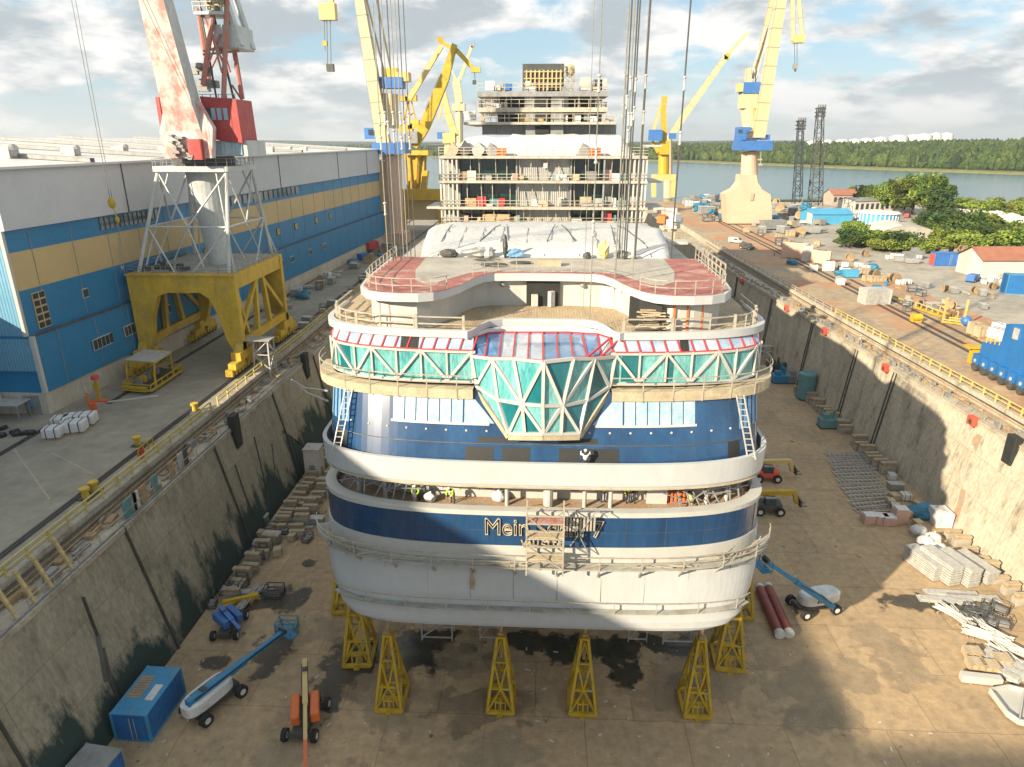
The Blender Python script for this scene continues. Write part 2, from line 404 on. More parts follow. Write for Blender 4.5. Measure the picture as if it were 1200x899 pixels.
# materials with their own node work ---------------------------------
def floor_mat():
    m = mat('dock_concrete', (.45,.325,.19), .85, var=.25, scale=.12, col2=(.35,.265,.165), dirt=(.19,.155,.115), dthr=(.55,.78), dscale=.22, fine=.16, bump=.15, bscale=3)
    nt = m.node_tree; L = nt.links.new; b = nt.nodes['Principled BSDF']
    src = b.inputs['Base Color'].links[0].from_socket
    tc = nt.nodes.new('ShaderNodeTexCoord')
    br = nt.nodes.new('ShaderNodeTexBrick'); br.offset = .5; br.inputs['Scale'].default_value = 1
    br.inputs['Brick Width'].default_value = 9; br.inputs['Row Height'].default_value = 7; br.inputs['Mortar Size'].default_value = .06; br.inputs['Mortar Smooth'].default_value = .6
    br.inputs['Color1'].default_value = (1,1,1,1); br.inputs['Color2'].default_value = (.86,.85,.84,1); br.inputs['Mortar'].default_value = (.5,.47,.42,1)
    nz = nd(nt, 'ShaderNodeTexNoise', Scale=.5, Detail=4.0); L(tc.outputs['Object'], nz.inputs['Vector'])
    ad = nt.nodes.new('ShaderNodeVectorMath'); ad.operation = 'MULTIPLY_ADD'; L(nz.outputs['Color'], ad.inputs[0]); ad.inputs[1].default_value = (.35,.35,0); L(tc.outputs['Object'], ad.inputs[2])
    L(ad.outputs[0], br.inputs['Vector'])
    mx = nt.nodes.new('ShaderNodeMix'); mx.data_type = 'RGBA'; mx.blend_type = 'MULTIPLY'; mx.inputs[0].default_value = .8
    L(src, mx.inputs[6]); L(br.outputs['Color'], mx.inputs[7])
    # dark oily spots
    n5 = nd(nt, 'ShaderNodeTexNoise', Scale=.9, Detail=5.0, Roughness=.5); L(tc.outputs['Object'], n5.inputs['Vector'])
    r5 = nt.nodes.new('ShaderNodeMapRange'); r5.inputs[1].default_value = .68; r5.inputs[2].default_value = .73; L(n5.outputs['Fac'], r5.inputs[0])
    m5 = nt.nodes.new('ShaderNodeMix'); m5.data_type = 'RGBA'; m5.inputs[7].default_value = (.10,.085,.065,1)
    L(mx.outputs[2], m5.inputs[6]); L(r5.outputs[0], m5.inputs[0]); L(m5.outputs[2], b.inputs['Base Color'])
    return m
floor_mat()
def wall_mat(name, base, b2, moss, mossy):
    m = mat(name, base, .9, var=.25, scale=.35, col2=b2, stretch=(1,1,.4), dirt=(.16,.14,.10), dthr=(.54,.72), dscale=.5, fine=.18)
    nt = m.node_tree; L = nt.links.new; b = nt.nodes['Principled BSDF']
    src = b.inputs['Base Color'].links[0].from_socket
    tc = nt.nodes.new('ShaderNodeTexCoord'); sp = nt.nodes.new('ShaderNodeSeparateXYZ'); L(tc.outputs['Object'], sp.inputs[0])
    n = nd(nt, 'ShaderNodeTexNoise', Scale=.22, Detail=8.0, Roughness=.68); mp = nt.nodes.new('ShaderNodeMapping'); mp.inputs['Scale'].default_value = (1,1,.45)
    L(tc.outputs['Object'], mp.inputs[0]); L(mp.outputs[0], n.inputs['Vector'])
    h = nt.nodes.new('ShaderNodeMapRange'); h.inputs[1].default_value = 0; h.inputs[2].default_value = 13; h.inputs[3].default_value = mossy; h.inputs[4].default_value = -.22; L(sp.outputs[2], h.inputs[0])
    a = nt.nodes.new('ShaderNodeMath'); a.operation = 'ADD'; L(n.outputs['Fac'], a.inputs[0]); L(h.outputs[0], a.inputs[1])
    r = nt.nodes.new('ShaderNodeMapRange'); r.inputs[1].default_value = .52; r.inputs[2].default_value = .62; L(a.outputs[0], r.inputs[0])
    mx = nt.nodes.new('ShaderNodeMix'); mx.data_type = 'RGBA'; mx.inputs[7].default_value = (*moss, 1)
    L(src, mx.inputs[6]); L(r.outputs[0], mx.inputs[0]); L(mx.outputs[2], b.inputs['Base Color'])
    # pour joints
    cbn = nt.nodes.new('ShaderNodeCombineXYZ'); L(sp.outputs[1], cbn.inputs[0]); L(sp.outputs[2], cbn.inputs[1])
    bk = nt.nodes.new('ShaderNodeTexBrick'); bk.offset = 0; bk.inputs['Scale'].default_value = 1; bk.inputs['Brick Width'].default_value = 9.5; bk.inputs['Row Height'].default_value = 5.1; bk.inputs['Mortar Size'].default_value = .05; bk.inputs['Mortar Smooth'].default_value = .5
    bk.inputs['Color1'].default_value = (1,1,1,1); bk.inputs['Color2'].default_value = (.88,.88,.86,1); bk.inputs['Mortar'].default_value = (.55,.52,.47,1); L(cbn.outputs[0], bk.inputs['Vector'])
    mj = nt.nodes.new('ShaderNodeMix'); mj.data_type = 'RGBA'; mj.blend_type = 'MULTIPLY'; mj.inputs[0].default_value = .75; L(mx.outputs[2], mj.inputs[6]); L(bk.outputs['Color'], mj.inputs[7]); L(mj.outputs[2], b.inputs['Base Color'])
    # vertical shutter marks
    w = nt.nodes.new('ShaderNodeTexWave'); w.wave_type = 'BANDS'; w.bands_direction = 'Y'; w.inputs['Scale'].default_value = .42; w.inputs['Distortion'].default_value = 3.5; w.inputs['Detail'].default_value = 3; w.inputs['Detail Scale'].default_value = .4
    L(tc.outputs['Object'], w.inputs['Vector'])
    bp = nt.nodes.new('ShaderNodeBump'); bp.inputs['Strength'].default_value = .16; bp.inputs['Distance'].default_value = .08; L(w.outputs['Fac'], bp.inputs['Height']); L(bp.outputs[0], b.inputs['Normal'])
    return m
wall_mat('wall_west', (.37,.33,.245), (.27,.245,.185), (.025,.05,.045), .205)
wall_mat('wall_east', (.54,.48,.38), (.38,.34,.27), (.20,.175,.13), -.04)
mat('quay_concrete', (.31,.285,.225), .85, var=.2, scale=.08, col2=(.215,.20,.165), dirt=(.155,.145,.125), dthr=(.55,.75), dscale=.12, fine=.12)
mat('quay_sand', (.42,.31,.19), .9, var=.3, scale=.07, col2=(.26,.22,.165), dirt=(.38,.19,.10), dthr=(.47,.60), dscale=.09, fine=.2)
mat('quay_east_road', (.36,.335,.28), .85, var=.2, scale=.05, col2=(.29,.27,.23), dirt=(.16,.15,.13), dthr=(.55,.75), dscale=.06, fine=.15)
mat('ledge_mat', (.44,.40,.32), .85, var=.3, scale=.4, dirt=(.24,.18,.12), dthr=(.5,.7), dscale=.4, fine=.2)
mat('land_green', (.10,.13,.035), .9, var=.4, scale=.02, col2=(.06,.10,.025), dirt=(.22,.21,.10), dthr=(.6,.7), dscale=.012, fine=.3)
mat('reeds_mat', (.23,.22,.07), .9, var=.3, scale=.02, fine=.3)
mat('hill_mat', (.035,.065,.035), .9, var=.3, scale=.005, fine=.3)
mat('water_mat', (.055,.12,.14), .22, var=.2, scale=.01, col2=(.075,.15,.165), bump=.25, bscale=.25, fine=.06, stretch=(.5,1,1))
mat('puddle_mat', (.04,.045,.035), .3, var=.4, scale=.8, fine=.2)
mat('damp_mat', (.075,.075,.065), .5, var=.4, scale=.4, fine=.2)
mat('line_paint', (.42,.36,.27), .8, var=.3, scale=1)

struct('dock_floor', MB().quad((LF-2,DY0,0),(RF(0)+4,DY0,0),(RF(0)+4,DY1,0),(LF-2,DY1,0)), M('dock_concrete'))
ys = list(range(-80, 400, 10)) + [DY1]
# dock walls (each is a thing of its own)
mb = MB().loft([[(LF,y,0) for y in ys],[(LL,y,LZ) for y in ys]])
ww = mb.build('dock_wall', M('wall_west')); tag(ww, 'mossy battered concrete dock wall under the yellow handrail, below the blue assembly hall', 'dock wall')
mb = MB()
for y in list(range(-20, 390, 19)):          # pilaster strips, drain pipes
    f = lambda z: LF + (LL-LF)*z/LZ
    mb.bar((f(0)+.05,y,0),(f(LZ)+.05,y,LZ),.35,.2)
mb.build('drain_strip', M('damp_mat'), ww)
mb = MB().loft([[(RF(y),y,0) for y in ys],[(RL(y),y,LZ) for y in ys]])
we = mb.build('dock_wall', M('wall_east')); tag(we, 'pale ribbed concrete dock wall with red fenders, crossed by the shadow of the ship', 'dock wall')
mb = MB()
for y in (108, 121, 140, 163, 190, 215, 240):
    a = Vector((RF(y)-.12,y,0)); b = Vector((RL(y)-.12,y,LZ)); mb.bar(a,b,.18); mb.bar(a+Vector((0,.9,0)),b+Vector((0,.9,0)),.18)
mb.build('pipe', M('steel_dark'), we)
mb = MB().box((LF+RF(395))/2, DY1+.5, 0, 96, 1, 15.9)
g = mb.build('dock_gate', M('steel_dark')); tag(rebase(g), 'steel dock gate closing the far end of the dock behind the ship', 'dock gate')
# gallery ledges and the low walls behind them
def ledge(sgn):
    L_ = (lambda y: LL) if sgn < 0 else RL; Q_ = (lambda y: LQ) if sgn < 0 else RQ
    mb = MB().loft([[(L_(y)-sgn*.25,y,LZ-.5) for y in ys],[(L_(y)-sgn*.25,y,LZ) for y in ys],[(Q_(y),y,LZ) for y in ys]])
    struct('gallery_ledge', mb, M('ledge_mat'))
    struct('quay_edge', MB().loft([[(Q_(y),y,LZ) for y in ys],[(Q_(y),y,QZ+.12) for y in ys],[(Q_(y)+sgn*.7,y,QZ+.12) for y in ys],[(Q_(y)+sgn*.7,y,QZ) for y in ys]]), M('ledge_mat' if sgn < 0 else 'wall_east'))
ledge(-1); ledge(1)
qw = MB().loft([[(LQ-.7,y,QZ) for y in ys],[(-420,y,QZ) for y in ys]]); qw.quad((-420,395,QZ),(LQ-.7,395,QZ),(LQ-.7,430,QZ),(-420,430,QZ))
struct('quay', qw, M('quay_concrete'))
qe = MB().loft([[(RQ(y)+.7,y,QZ) for y in ys],[(RQ(y)+30+ (0 if y<150 else 0),y,QZ) for y in ys]])
qe.quad((RQ(400)+.7-110,396,QZ),(RQ(400)+30,396,QZ),(RQ(400)+30,412,QZ),(RQ(400)+.7-110,412,QZ))
struct('quay', qe, M('quay_sand'))
shore = [(87.0,412),(110,425),(150,432),(195,418),(262,402),(330,392),(500,380),(900,370)]
mb = MB()
yy = list(range(-80, 421, 20))
mb.loft([[(RQ(y)+30,y,QZ-.004*0) for y in yy],[(RQ(y)+160,y,QZ) for y in yy]])
struct('yard_road', mb, M('quay_east_road'))
mb = MB(); mb.poly([(RQ(0)+160,-80,QZ)]+[(900,-80,QZ)]+[(x,y,QZ) for x,y in shore[::-1] if x>225]+[(RQ(400)+160,410,QZ)])
mb.poly([(87,412,QZ),(110,425,QZ),(150,432,QZ),(195,420,QZ),(217,412,QZ)][::-1])
struct('land', mb, M('land_green'))
# shore banks down to the water
mb = MB(); sh = [(-420,430),(-44,430),(-44,412),(87,412)]+shore[1:]
mb.loft([[(x,y,QZ) for x,y in sh],[(x,y+3,WZ-1) for x,y in sh]]); struct('shore_bank', mb, M('ledge_mat'))
struct('water', MB().quad((-9000,380,WZ),(9000,380,WZ),(9000,14000,WZ),(-9000,14000,WZ)), M('water_mat'))
# far land across the sound
fs = [(-9000,3500),(-2500,2600),(-900,1900),(-300,1560),(20,1400),(130,1310),(233,1236),(330,1080),(420,930),(524,807),(680,700),(1000,640),(2500,600),(9000,600)]
def off(pts, d): return [(x+d*.55, y+d) for x, y in pts]
mb = MB().loft([[(x,y,WZ-.5) for x,y in fs],[(x,y,WZ+.8) for x,y in off(fs,4)],[(x,y,WZ+1.6) for x,y in off(fs,45)]]); struct('reed_bank', mb, M('reeds_mat'))
def far_h(x, y):
    d = max(0, (x-150)/900); return WZ + 2 + 16*min(1, d)*1.0
mb = MB(); 
rows = []
for k, d in enumerate((40, 120, 250, 450, 800, 1500)):
    rows.append([(x+d*.55, y+d, WZ+1.5+ (0 if k == 0 else (min(1,k/3))*max(0,min(1,(x+300)/900))*19)) for x, y in fs])
mb.loft(rows); struct('far_land', mb, M('land_green'))
def hill(name, pts, h, dep, seed, m):
    rnd = random.Random(seed); mb = MB(); N = 80; a, b, c = [], [], []
    for i in range(N+1):
        t = i/N; x = pts[0][0]+(pts[1][0]-pts[0][0])*t; y = pts[0][1]+(pts[1][1]-pts[0][1])*t
        hh = h*(.7+.2*math.sin(t*9+seed)+.12*math.sin(t*23+seed*2)+.05*rnd.random())
        a.append((x,y,WZ)); b.append((x,y+dep*.4,WZ+hh)); c.append((x,y+dep,WZ))
    mb.loft([a,b,c]); struct(name, mb, m, True)
hill('hill', ((-4000,3900),(6000,3300)), 38, 900, 1.3, M('hill_mat'))
hill('hill', ((-1500,2600),(2400,2300)), 28, 500, 4.1, M('hill_mat'))
# oil tanks on the far shore
tk = None
for i, (px, py, wpx) in enumerate(((950,172,12),(968,171,11),(985,170.5,14),(1000,170,12),(1014,169,14),(1030,168,15),(1051,166,19),(1068,165,12),(1080,164.5,18),(1094,163.5,12),(1107,163.5,14),(905,176,10),(920,175,8))):
    Y = 1480; p = aty(px, py+7, Y); r = wpx/2*Y/F_*.96; topz = aty(px, py-6, Y).z if i < 11 else aty(px, py-3, Y).z
    if tk is None:
        tk = thing('storage_tank', 'x', 'storage tank', (0,0,0), world=False)
        mb = MB().tube((0,0,0),(0,0,1),1,n=24); mb.build('shell', M('tank_white'), tk)
        MB().tube((0,0,1),(0,0,1.08),1.02,r2=.2,n=24).build('roof', M('tank_white'), tk); o = tk
    else: o = dup(tk, (0,0,0))
    o.location = (p.x, Y, WZ+6); o.scale = (r, r, topz-WZ-6); o['group'] = 'white oil tanks above the far forest'
    o['label'] = 'white cylindrical oil tank in the row above the far wooded shore'
# far forest : one mass
for i, c in enumerate(((.055,.095,.022),(.085,.125,.03),(.032,.062,.02))): mat('forest%d' % i, c, .85, var=.5, scale=.05, fine=.5, spec=.15)
mb = [MB(), MB(), MB()]
rnd = random.Random(3)
def crown(mbx, x, y, z, r, h):
    n = len(mbx.v); seg, ri = 7, 4
    for i in range(ri+1):
        th = PI*i/ri
        for j in range(seg):
            ph = 2*PI*j/seg; k = 1+(rnd.random()-.5)*.6
            mbx.v.append((x+r*k*math.sin(th)*math.cos(ph), y+r*k*math.sin(th)*math.sin(ph), z+h*(.5-.5*k*math.cos(th))))
    for i in range(ri):
        for j in range(seg):
            q = (j+1)%seg; mbx.f.append((n+i*seg+j,n+i*seg+q,n+(i+1)*seg+q,n+(i+1)*seg+j))
def ground_far(x0, y0, d):
    k = 0
    ds = (40,120,250,450,800,1500)
    f = max(0,min(1,(x0+300)/900))*19
    for i in range(5):
        if d <= ds[i+1]: t = (d-ds[i])/(ds[i+1]-ds[i]); return WZ+1.5+(min(1,i/3)*(1-t)+min(1,(i+1)/3)*t)*f
    return WZ+1.5+f
for i in range(9000):
    seg = rnd.choices(range(2, 12), weights=(1,1.2,1.6,1.6,1.6,2.2,2.2,2.2,2,1))[0]
    t = rnd.random(); x0 = fs[seg][0]+(fs[seg+1][0]-fs[seg][0])*t; y0 = fs[seg][1]+(fs[seg+1][1]-fs[seg][1])*t
    if seg == 11: x0 = 1000+rnd.random()*500
    d = 48 + 600*rnd.random()**1.6
    hgt = rnd.uniform(8,19)
    crown(mb[rnd.choices((0,1,2),(5,3,1))[0]], x0+d*.55, y0+d, ground_far(x0,y0,d), rnd.uniform(2.6,6.0), hgt)
f0 = mb[0].build('far_forest', M('forest0')); tag(f0, 'mixed green forest covering the far shore across the water', 'forest', kind='stuff')
mb[1].build('foliage', M('forest1'), f0); mb[2].build('foliage', M('forest2'), f0)
for c in f0.children: c['kind'] = 'stuff'
# reeds and small scrub tufts are part of the bank
# ------------------------------------------------------------- painted lines, crane rails and pits on the quays
def strip(x0,y0,x1,y1,wd,z,name,m):
    a = Vector((x0,y0,z)); b = Vector((x1,y1,z)); n = (b-a).cross(Vector((0,0,1))).normalized()*wd/2
    struct(name, MB().quad(a-n,b-n,b+n,a+n), m)
strip(*at(15,524,QZ)[:2], *at(58,585,QZ)[:2], .18, QZ+.004, 'painted_line', M('line_paint'))
strip(*at(60,530,QZ)[:2], *at(110,556,QZ)[:2], .12, QZ+.004, 'painted_line', M('line_paint'))
def track(xs_, y0, y1, label, tie=False):
    t = thing('crane_track', label, 'crane track', (xs_[0], y0, QZ))
    mb = MB()
    for x in xs_:
        mb.box(x, (y0+y1)/2, QZ+.012, .9, y1-y0, .01)
    mb.build('track_bed', M('steel_dark'), t)
    for x in xs_:
        MB().box(x-.16, (y0+y1)/2, QZ+.026, .1, y1-y0, .09).build('rail', M('rail_steel'), t)
        MB().box(x+.16, (y0+y1)/2, QZ+.026, .1, y1-y0, .09).build('rail', M('rail_steel'), t)
track((-46.6,), 20, 390, 'sunken steel crane rail running beside the yellow handrail of the hall-side quay')
track((-61.9,), 20, 78, 'crane rail leading from the stacked white wrapped packs towards the blue hall')
track((-62.2+3.1,), 84, 390, 'crane rail close along the foot of the blue hall, under the portal crane')
t = thing('crane_track', 'pair of long dark crane rails on the sandy quay next to the grey container', 'crane track', (71,60,QZ))
for xa in (0, 1.9, 5.2):
    mb = MB(); mb.bar((71.2+xa,55,QZ+.02),(74.5+xa,240,QZ+.02),.9,.02); mb.build('track_bed', M('steel_dark'), t)
    MB().bar((71.0+xa,55,QZ+.09),(74.3+xa,240,QZ+.09),.12,.1).build('rail', M('rail_steel'), t)
    MB().bar((71.4+xa,55,QZ+.09),(74.7+xa,240,QZ+.09),.12,.1).build('rail', M('rail_steel'), t)
t2 = thing('crane_track', 'dark crane rails running away behind the sandy quay towards the cream tower crane', 'crane track', (75,240,QZ))
for xa in (0, 1.9, 5.2):
    MB().bar((74.5+xa,240.2,QZ+.02),(77+xa,395,QZ+.02),.9,.02).build('track_bed', M('steel_dark'), t2)
    MB().bar((74.5+xa,240.2,QZ+.09),(77+xa,395,QZ+.09),.25,.1).build('rail', M('rail_steel'), t2)
# wet patches on the dock floor: thin films whose edge breaks up
def film_mat(name, col, rough, amt):
    m = mat(name, col, rough, var=.4, scale=.6, fine=.2); nt = m.node_tree; L = nt.links.new; b = nt.nodes['Principled BSDF']
    tc = nt.nodes.new('ShaderNodeTexCoord'); oi = nt.nodes.new('ShaderNodeObjectInfo')
    ln = nt.nodes.new('ShaderNodeVectorMath'); ln.operation = 'LENGTH'; mp = nt.nodes.new('ShaderNodeMapping'); mp.inputs['Location'].default_value = (-1,-1,0); mp.inputs['Scale'].default_value = (2,2,0); L(tc.outputs['Generated'], mp.inputs[0]); L(mp.outputs[0], ln.inputs[0])
    n = nt.nodes.new('ShaderNodeTexNoise'); n.noise_dimensions = '4D'; n.inputs['Scale'].default_value = .42; n.inputs['Detail'].default_value = 7; n.inputs['Roughness'].default_value = .55; L(tc.outputs['Object'], n.inputs['Vector'])
    w_ = nt.nodes.new('ShaderNodeMath'); w_.operation = 'MULTIPLY'; w_.inputs[1].default_value = 50; L(oi.outputs['Random'], w_.inputs[0]); L(w_.outputs[0], n.inputs['W'])
    a = nt.nodes.new('ShaderNodeMath'); a.operation = 'MULTIPLY_ADD'; a.inputs[1].default_value = 2.6; L(n.outputs['Fac'], a.inputs[0]); a.inputs[2].default_value = -.68
    s_ = nt.nodes.new('ShaderNodeMath'); s_.operation = 'SUBTRACT'; L(a.outputs[0], s_.inputs[0]); L(ln.outputs['Value'], s_.inputs[1])
    r = nt.nodes.new('ShaderNodeMapRange'); r.inputs[1].default_value = -.08; r.inputs[2].default_value = .10; r.inputs[4].default_value = amt; L(s_.outputs[0], r.inputs[0]); L(r.outputs[0], b.inputs['Alpha'])
film_mat('puddle_film', (.05,.055,.04), .25, .8); film_mat('damp_film', (.075,.07,.055), .5, .75); film_mat('damp_faint', (.14,.115,.085), .7, .3); film_mat('repair_film', (.46,.37,.25), .85, .5)
zf = [.004]
def patchf(cx, cy, rx, ry, name, m, rot=0):
    z = zf[0]; zf[0] += .0015
    me = bpy.data.meshes.new(name); me.from_pydata([(-rx,-ry,0),(rx,-ry,0),(rx,ry,0),(-rx,ry,0)],[],[(0,1,2,3)]); me.materials.append(M(m))
    o = bpy.data.objects.new(name, me); COL.objects.link(o); o.location = (cx,cy,z); o.rotation_euler = (0,0,rot); o['kind'] = 'structure'
for i, (px, py, rx, ry) in enumerate(((500,752,6.0,3.0),(478,767,4.8,4.0),(520,777,3,1.6),(625,752,6.2,2.4),(665,762,3.8,3),(700,757,6.8,3),(728,776,2.4,4.2),(790,757,5.6,2.6),(795,797,2.6,2.2),(548,762,1.4,1),(575,770,1.2,.8),(440,757,3.6,4.0))):
    p = at(px, py); patchf(p.x, p.y, rx, ry, 'puddle', 'puddle_film')
for i, (px, py, rx, ry) in enumerate(((335,700,4.6,3.0),(316,765,3.2,4.6),(257,776,3,1.9),(363,660,1.8,1.6),(395,790,3.4,6.8),(1075,707,6.3,2.2),(300,708,4,1.3),(430,800,5,6),(560,830,7,4),(300,640,5,8))):
    p = at(px, py); patchf(p.x, p.y, rx, ry, 'damp_patch', 'damp_film' if i < 7 else 'damp_faint')
rq = random.Random(6)
for i in range(16): p = at(rq.uniform(200,1150), rq.uniform(600,890)); patchf(p.x, p.y, rq.uniform(3,9), rq.uniform(2,6), 'concrete_patch', 'repair_film', rq.uniform(0,3))
def cracks():
    mb = MB()
    for i in range(7):
        p = at(rq.uniform(180,900), rq.uniform(560,895)); a = rq.uniform(0,6.3)
        for k in range(rq.randint(6,16)):
            a += rq.uniform(-.5,.5); q = p+Vector((math.cos(a),math.sin(a),0))*rq.uniform(.5,1.4); n = (q-p).cross(Vector((0,0,1))).normalized()*rq.uniform(.008,.022)
            mb.quad(*[(v.x,v.y,.055) for v in (p-n,q-n,q+n,p+n)]); p = q
    struct('floor_crack', mb, M('steel_dark'))
cracks()
# ================================================================== THE SHIP
ship = thing('cruise_ship', 'unfinished blue and white cruise ship with a teal glass stern, in the dry dock', 'cruise ship', (0, 180, 2))
def sy(x, W, Y0, D, n=3.2):
    q = min(1, abs(x)/W); return Y0 + D*(1-(1-q**n)**(1/n))
def ring(W, Y0, D, z, yend=60.0, n=3.2, N=56, xcut=None):
    pts = [(-W, yend, z)]
    for i in range(N+1):
        t = -PI/2 + PI*i/N; s = math.sin(t); c = max(0, math.cos(t))
        pts.append((W*math.copysign(abs(s)**(2/n), s), Y0 + D*(1-c**(2/n)), z))
    pts.append((W, yend, z)); return pts
def band(levels, name, m, t=.3, smooth=True, parent=ship, yend=60):
    """hull strake: closed shell of thickness t through (z,W,Y0,D) levels"""
    out = [ring(W, Y0, D, z, yend) for z, W, Y0, D in levels]
    inn = [ring(W-t, Y0+t, D-t*.5, z, yend) for z, W, Y0, D in levels]
    mb = MB(); mb.loft(out); mb.loft(inn); mb.loft([out[-1], inn[-1]]); mb.loft([out[0], inn[0]])
    o = mb.build(name, m, parent); 
    return o
def patch(x0, x1, z0, z1, S, out=.05, t=.08, n=8, mb=None, slant=0, slant1=0):
    mb = mb or MB(); a, b, c, d = [], [], [], []
    for i in range(n+1):
        u = i/n; xb = x0+(x1-x0)*u; xt = (x0+slant)+((x1+slant1)-(x0+slant))*u
        a.append((xb, S(xb,z0)-out+t, z0)); b.append((xb, S(xb,z0)-out, z0)); c.append((xt, S(xt,z1)-out, z1)); d.append((xt, S(xt,z1)-out+t, z1))
    mb.loft([a,b,c,d,a]); mb.quad(a[0],b[0],c[0],d[0]); mb.quad(a[-1],b[-1],c[-1],d[-1]); return mb
# --- lower hull
lv = [(12.75,14.0,45.5,2.2,5.5),(12.85,14.8,45.3,2.6,5),(13.2,15.9,45.15,3.2,4.6),(13.8,16.7,45.05,4.0,4.2),(14.55,17.1,45.0,4.8,3.9)]
rg = [ring(W,Y0,D,z,75,n) for z,W,Y0,D,n in lv]
mb = MB().loft(rg); mb.poly(rg[0][::-1]); mb.build('hull_skirt', M('hull_white'), ship, False)
lv2 = [(14.55,17.1,45.0,4.8,3.9),(14.6,17.15,45.12,4.8,3.9),(15.6,17.6,45.08,5.4,3.7),(17.0,17.95,45.05,6.1,3.5),(18.2,18.1,45.0,6.6,3.3),(19.3,17.95,45.0,7.0,3.2)]
MB().loft([ring(W,Y0,D,z,75,n) for z,W,Y0,D,n in lv2]).build('hull_plating', M('hull_white'), ship, False)
band([(19.3,17.95,45.0,7.0),(19.6,18.0,45.0,7.0),(20.75,17.9,44.95,7.0)], 'hull_strake', M('trim_white'))
# long parallel body, forward of the stern
mb = MB().quad((-17.9,60,19),(-17.9,330,19),(-17.9,330,36),(-17.9,60,36)).quad((17.9,60,19),(17.9,330,19),(17.9,330,36),(17.9,60,36))
mb.quad((-15,75,2),(-15,330,2),(-17.9,330,19),(-17.9,75,19)).quad((15,75,2),(15,330,2),(17.9,330,19),(17.9,75,19))
mb.poly([(-13,62,12.75),(13,62,12.75),(15,78,2),(-15,78,2)]).quad((-15,78,2),(15,78,2),(15,330,2),(-15,330,2)).quad((-17.9,60,19),(-15,60,12.75),(-15,78,2),(-17.9,75,19)).quad((17.9,60,19),(15,60,12.75),(15,78,2),(17.9,75,19))
mb.build('hull_side', M('hull_white'), ship)
# --- blue name band
BW, BY, BD = 17.75, 44.9, 7.0
o = band([(20.75,BW,BY,BD),(23.35,BW,BY,BD)], 'name_band', M('hull_blue'), t=.2)
seam = MB()
for x in [-16.8,-15.5,-12.5,-9.5,-6.5,6.5,9.5,12.5,15.5,16.8]: patch(x-.02,x+.02,20.8,23.3,lambda x,z: sy(x,BW,BY,BD),.02,.03,1,seam)
patch(-16,16,22.02,22.05,lambda x,z: sy(x,BW,BY,BD),.02,.03,30,seam); seam.build('seam', M('steel_dark'), o)
def text(s_, x, z, y, size, name, label, w):
    cu = bpy.data.curves.new(name, 'FONT'); cu.body = s_; cu.size = size; cu.fill_mode = 'NONE'; cu.bevel_depth = .035; cu.extrude = .04; cu.align_x = 'LEFT'
    ob = bpy.data.objects.new(name, cu); COL.objects.link(ob); cu.materials.append(M('letter'))
    bpy.context.view_layer.update(); k = w/ob.dimensions.x
    me = bpy.data.meshes.new_from_object(ob.evaluated_get(bpy.context.evaluated_depsgraph_get())); bpy.data.objects.remove(ob); ob = bpy.data.objects.new(name, me); COL.objects.link(ob); me.materials.clear(); me.materials.append(M('letter'))
    ob.parent = ship; ob.location = Vector((x, y, z)) - org['cruise_ship']; ob.rotation_euler = (PI/2, 0, 0); ob.scale = (k, 1, 1); ob['label'] = label
    return ob
a = aty(567, 627, 44.8); b = aty(706, 627, 44.8)
text('Mein Schiff 7', a.x, a.z+.05, BY-.08, 2.0, 'ship_name', 'outlined beige letters of the name on the blue band', b.x-a.x)
a = aty(611, 641, 44.8); b = aty(660, 641, 44.8)
text('VALLETTA', a.x, a.z-.02, BY-.08, .85, 'home_port', 'outlined beige letters of the home port', b.x-a.x)
# --- white lip and open working deck
band([(23.35,17.8,44.85,7.0),(23.75,17.85,44.85,7.0)], 'deck_lip', M('trim_white'), t=.75)
mb = MB().prism([(x,y) for x,y,z in ring(17.3,45.3,6.8,0,60)], 22.95, 23.15); mb.build('working_deck', M('rust_floor'), ship)
wallS = lambda x,z: sy(x,15.9,48.0,6.0)
MB().loft([ring(15.9,48.0,6.0,z,60) for z in (23.15,25.6)]).build('inner_wall', M('trim_white'), ship)
mb = MB().prism([(x,y) for x,y,z in ring(17.6,45.7,6.8,0,60)], 25.55, 25.75); mb.build('deck_slab', M('slab_edge'), ship)
xs = [-13.2,-11.4,-8.8,-7.4,-5.9,-4.6,-3.4,2.2,4.1,6.1,8.0,9.9]
for i, x in enumerate(xs):
    mb = patch(x,x+1.0,23.75,25.0,wallS,.06,.1,1); fr = mb.build('window', M('trim_white'), ship)
    patch(x+.18,x+.82,23.95,24.8,wallS,.10,.05,1).build('pane', M('window_glass'), fr)
for x in (-14.6,-12.3,-9.9,-2.6,.6,3.4,5.4,12.9,14.6):
    MB().tube((x,sy(x,17.6,45.9,6.8)+.9,23.15),(x,sy(x,17.6,45.9,6.8)+.9,25.55),.16 if x!=.6 else .38,n=10).build('pillar', M('trim_white'), ship)
# frames and pipes of the unfinished corners
rn = random.Random(5)
for sg in (-1,1):
    mb = MB()
    for k in range(9):
        x = sg*(17.2-k*.8); y = sy(x,17.6,45.9,6.8)
        mb.bar((x,y+.2,23.2),(x-sg*rn.uniform(.2,1.6),y+rn.uniform(.3,1.3),25.5),.10)
        mb.bar((x,y+.4,rn.uniform(23.8,25)),(x-sg*1.6,y-.2+.3,rn.uniform(23.8,25)),.08)
    mb.build('bracket_frame', M('steel_grey'), ship)
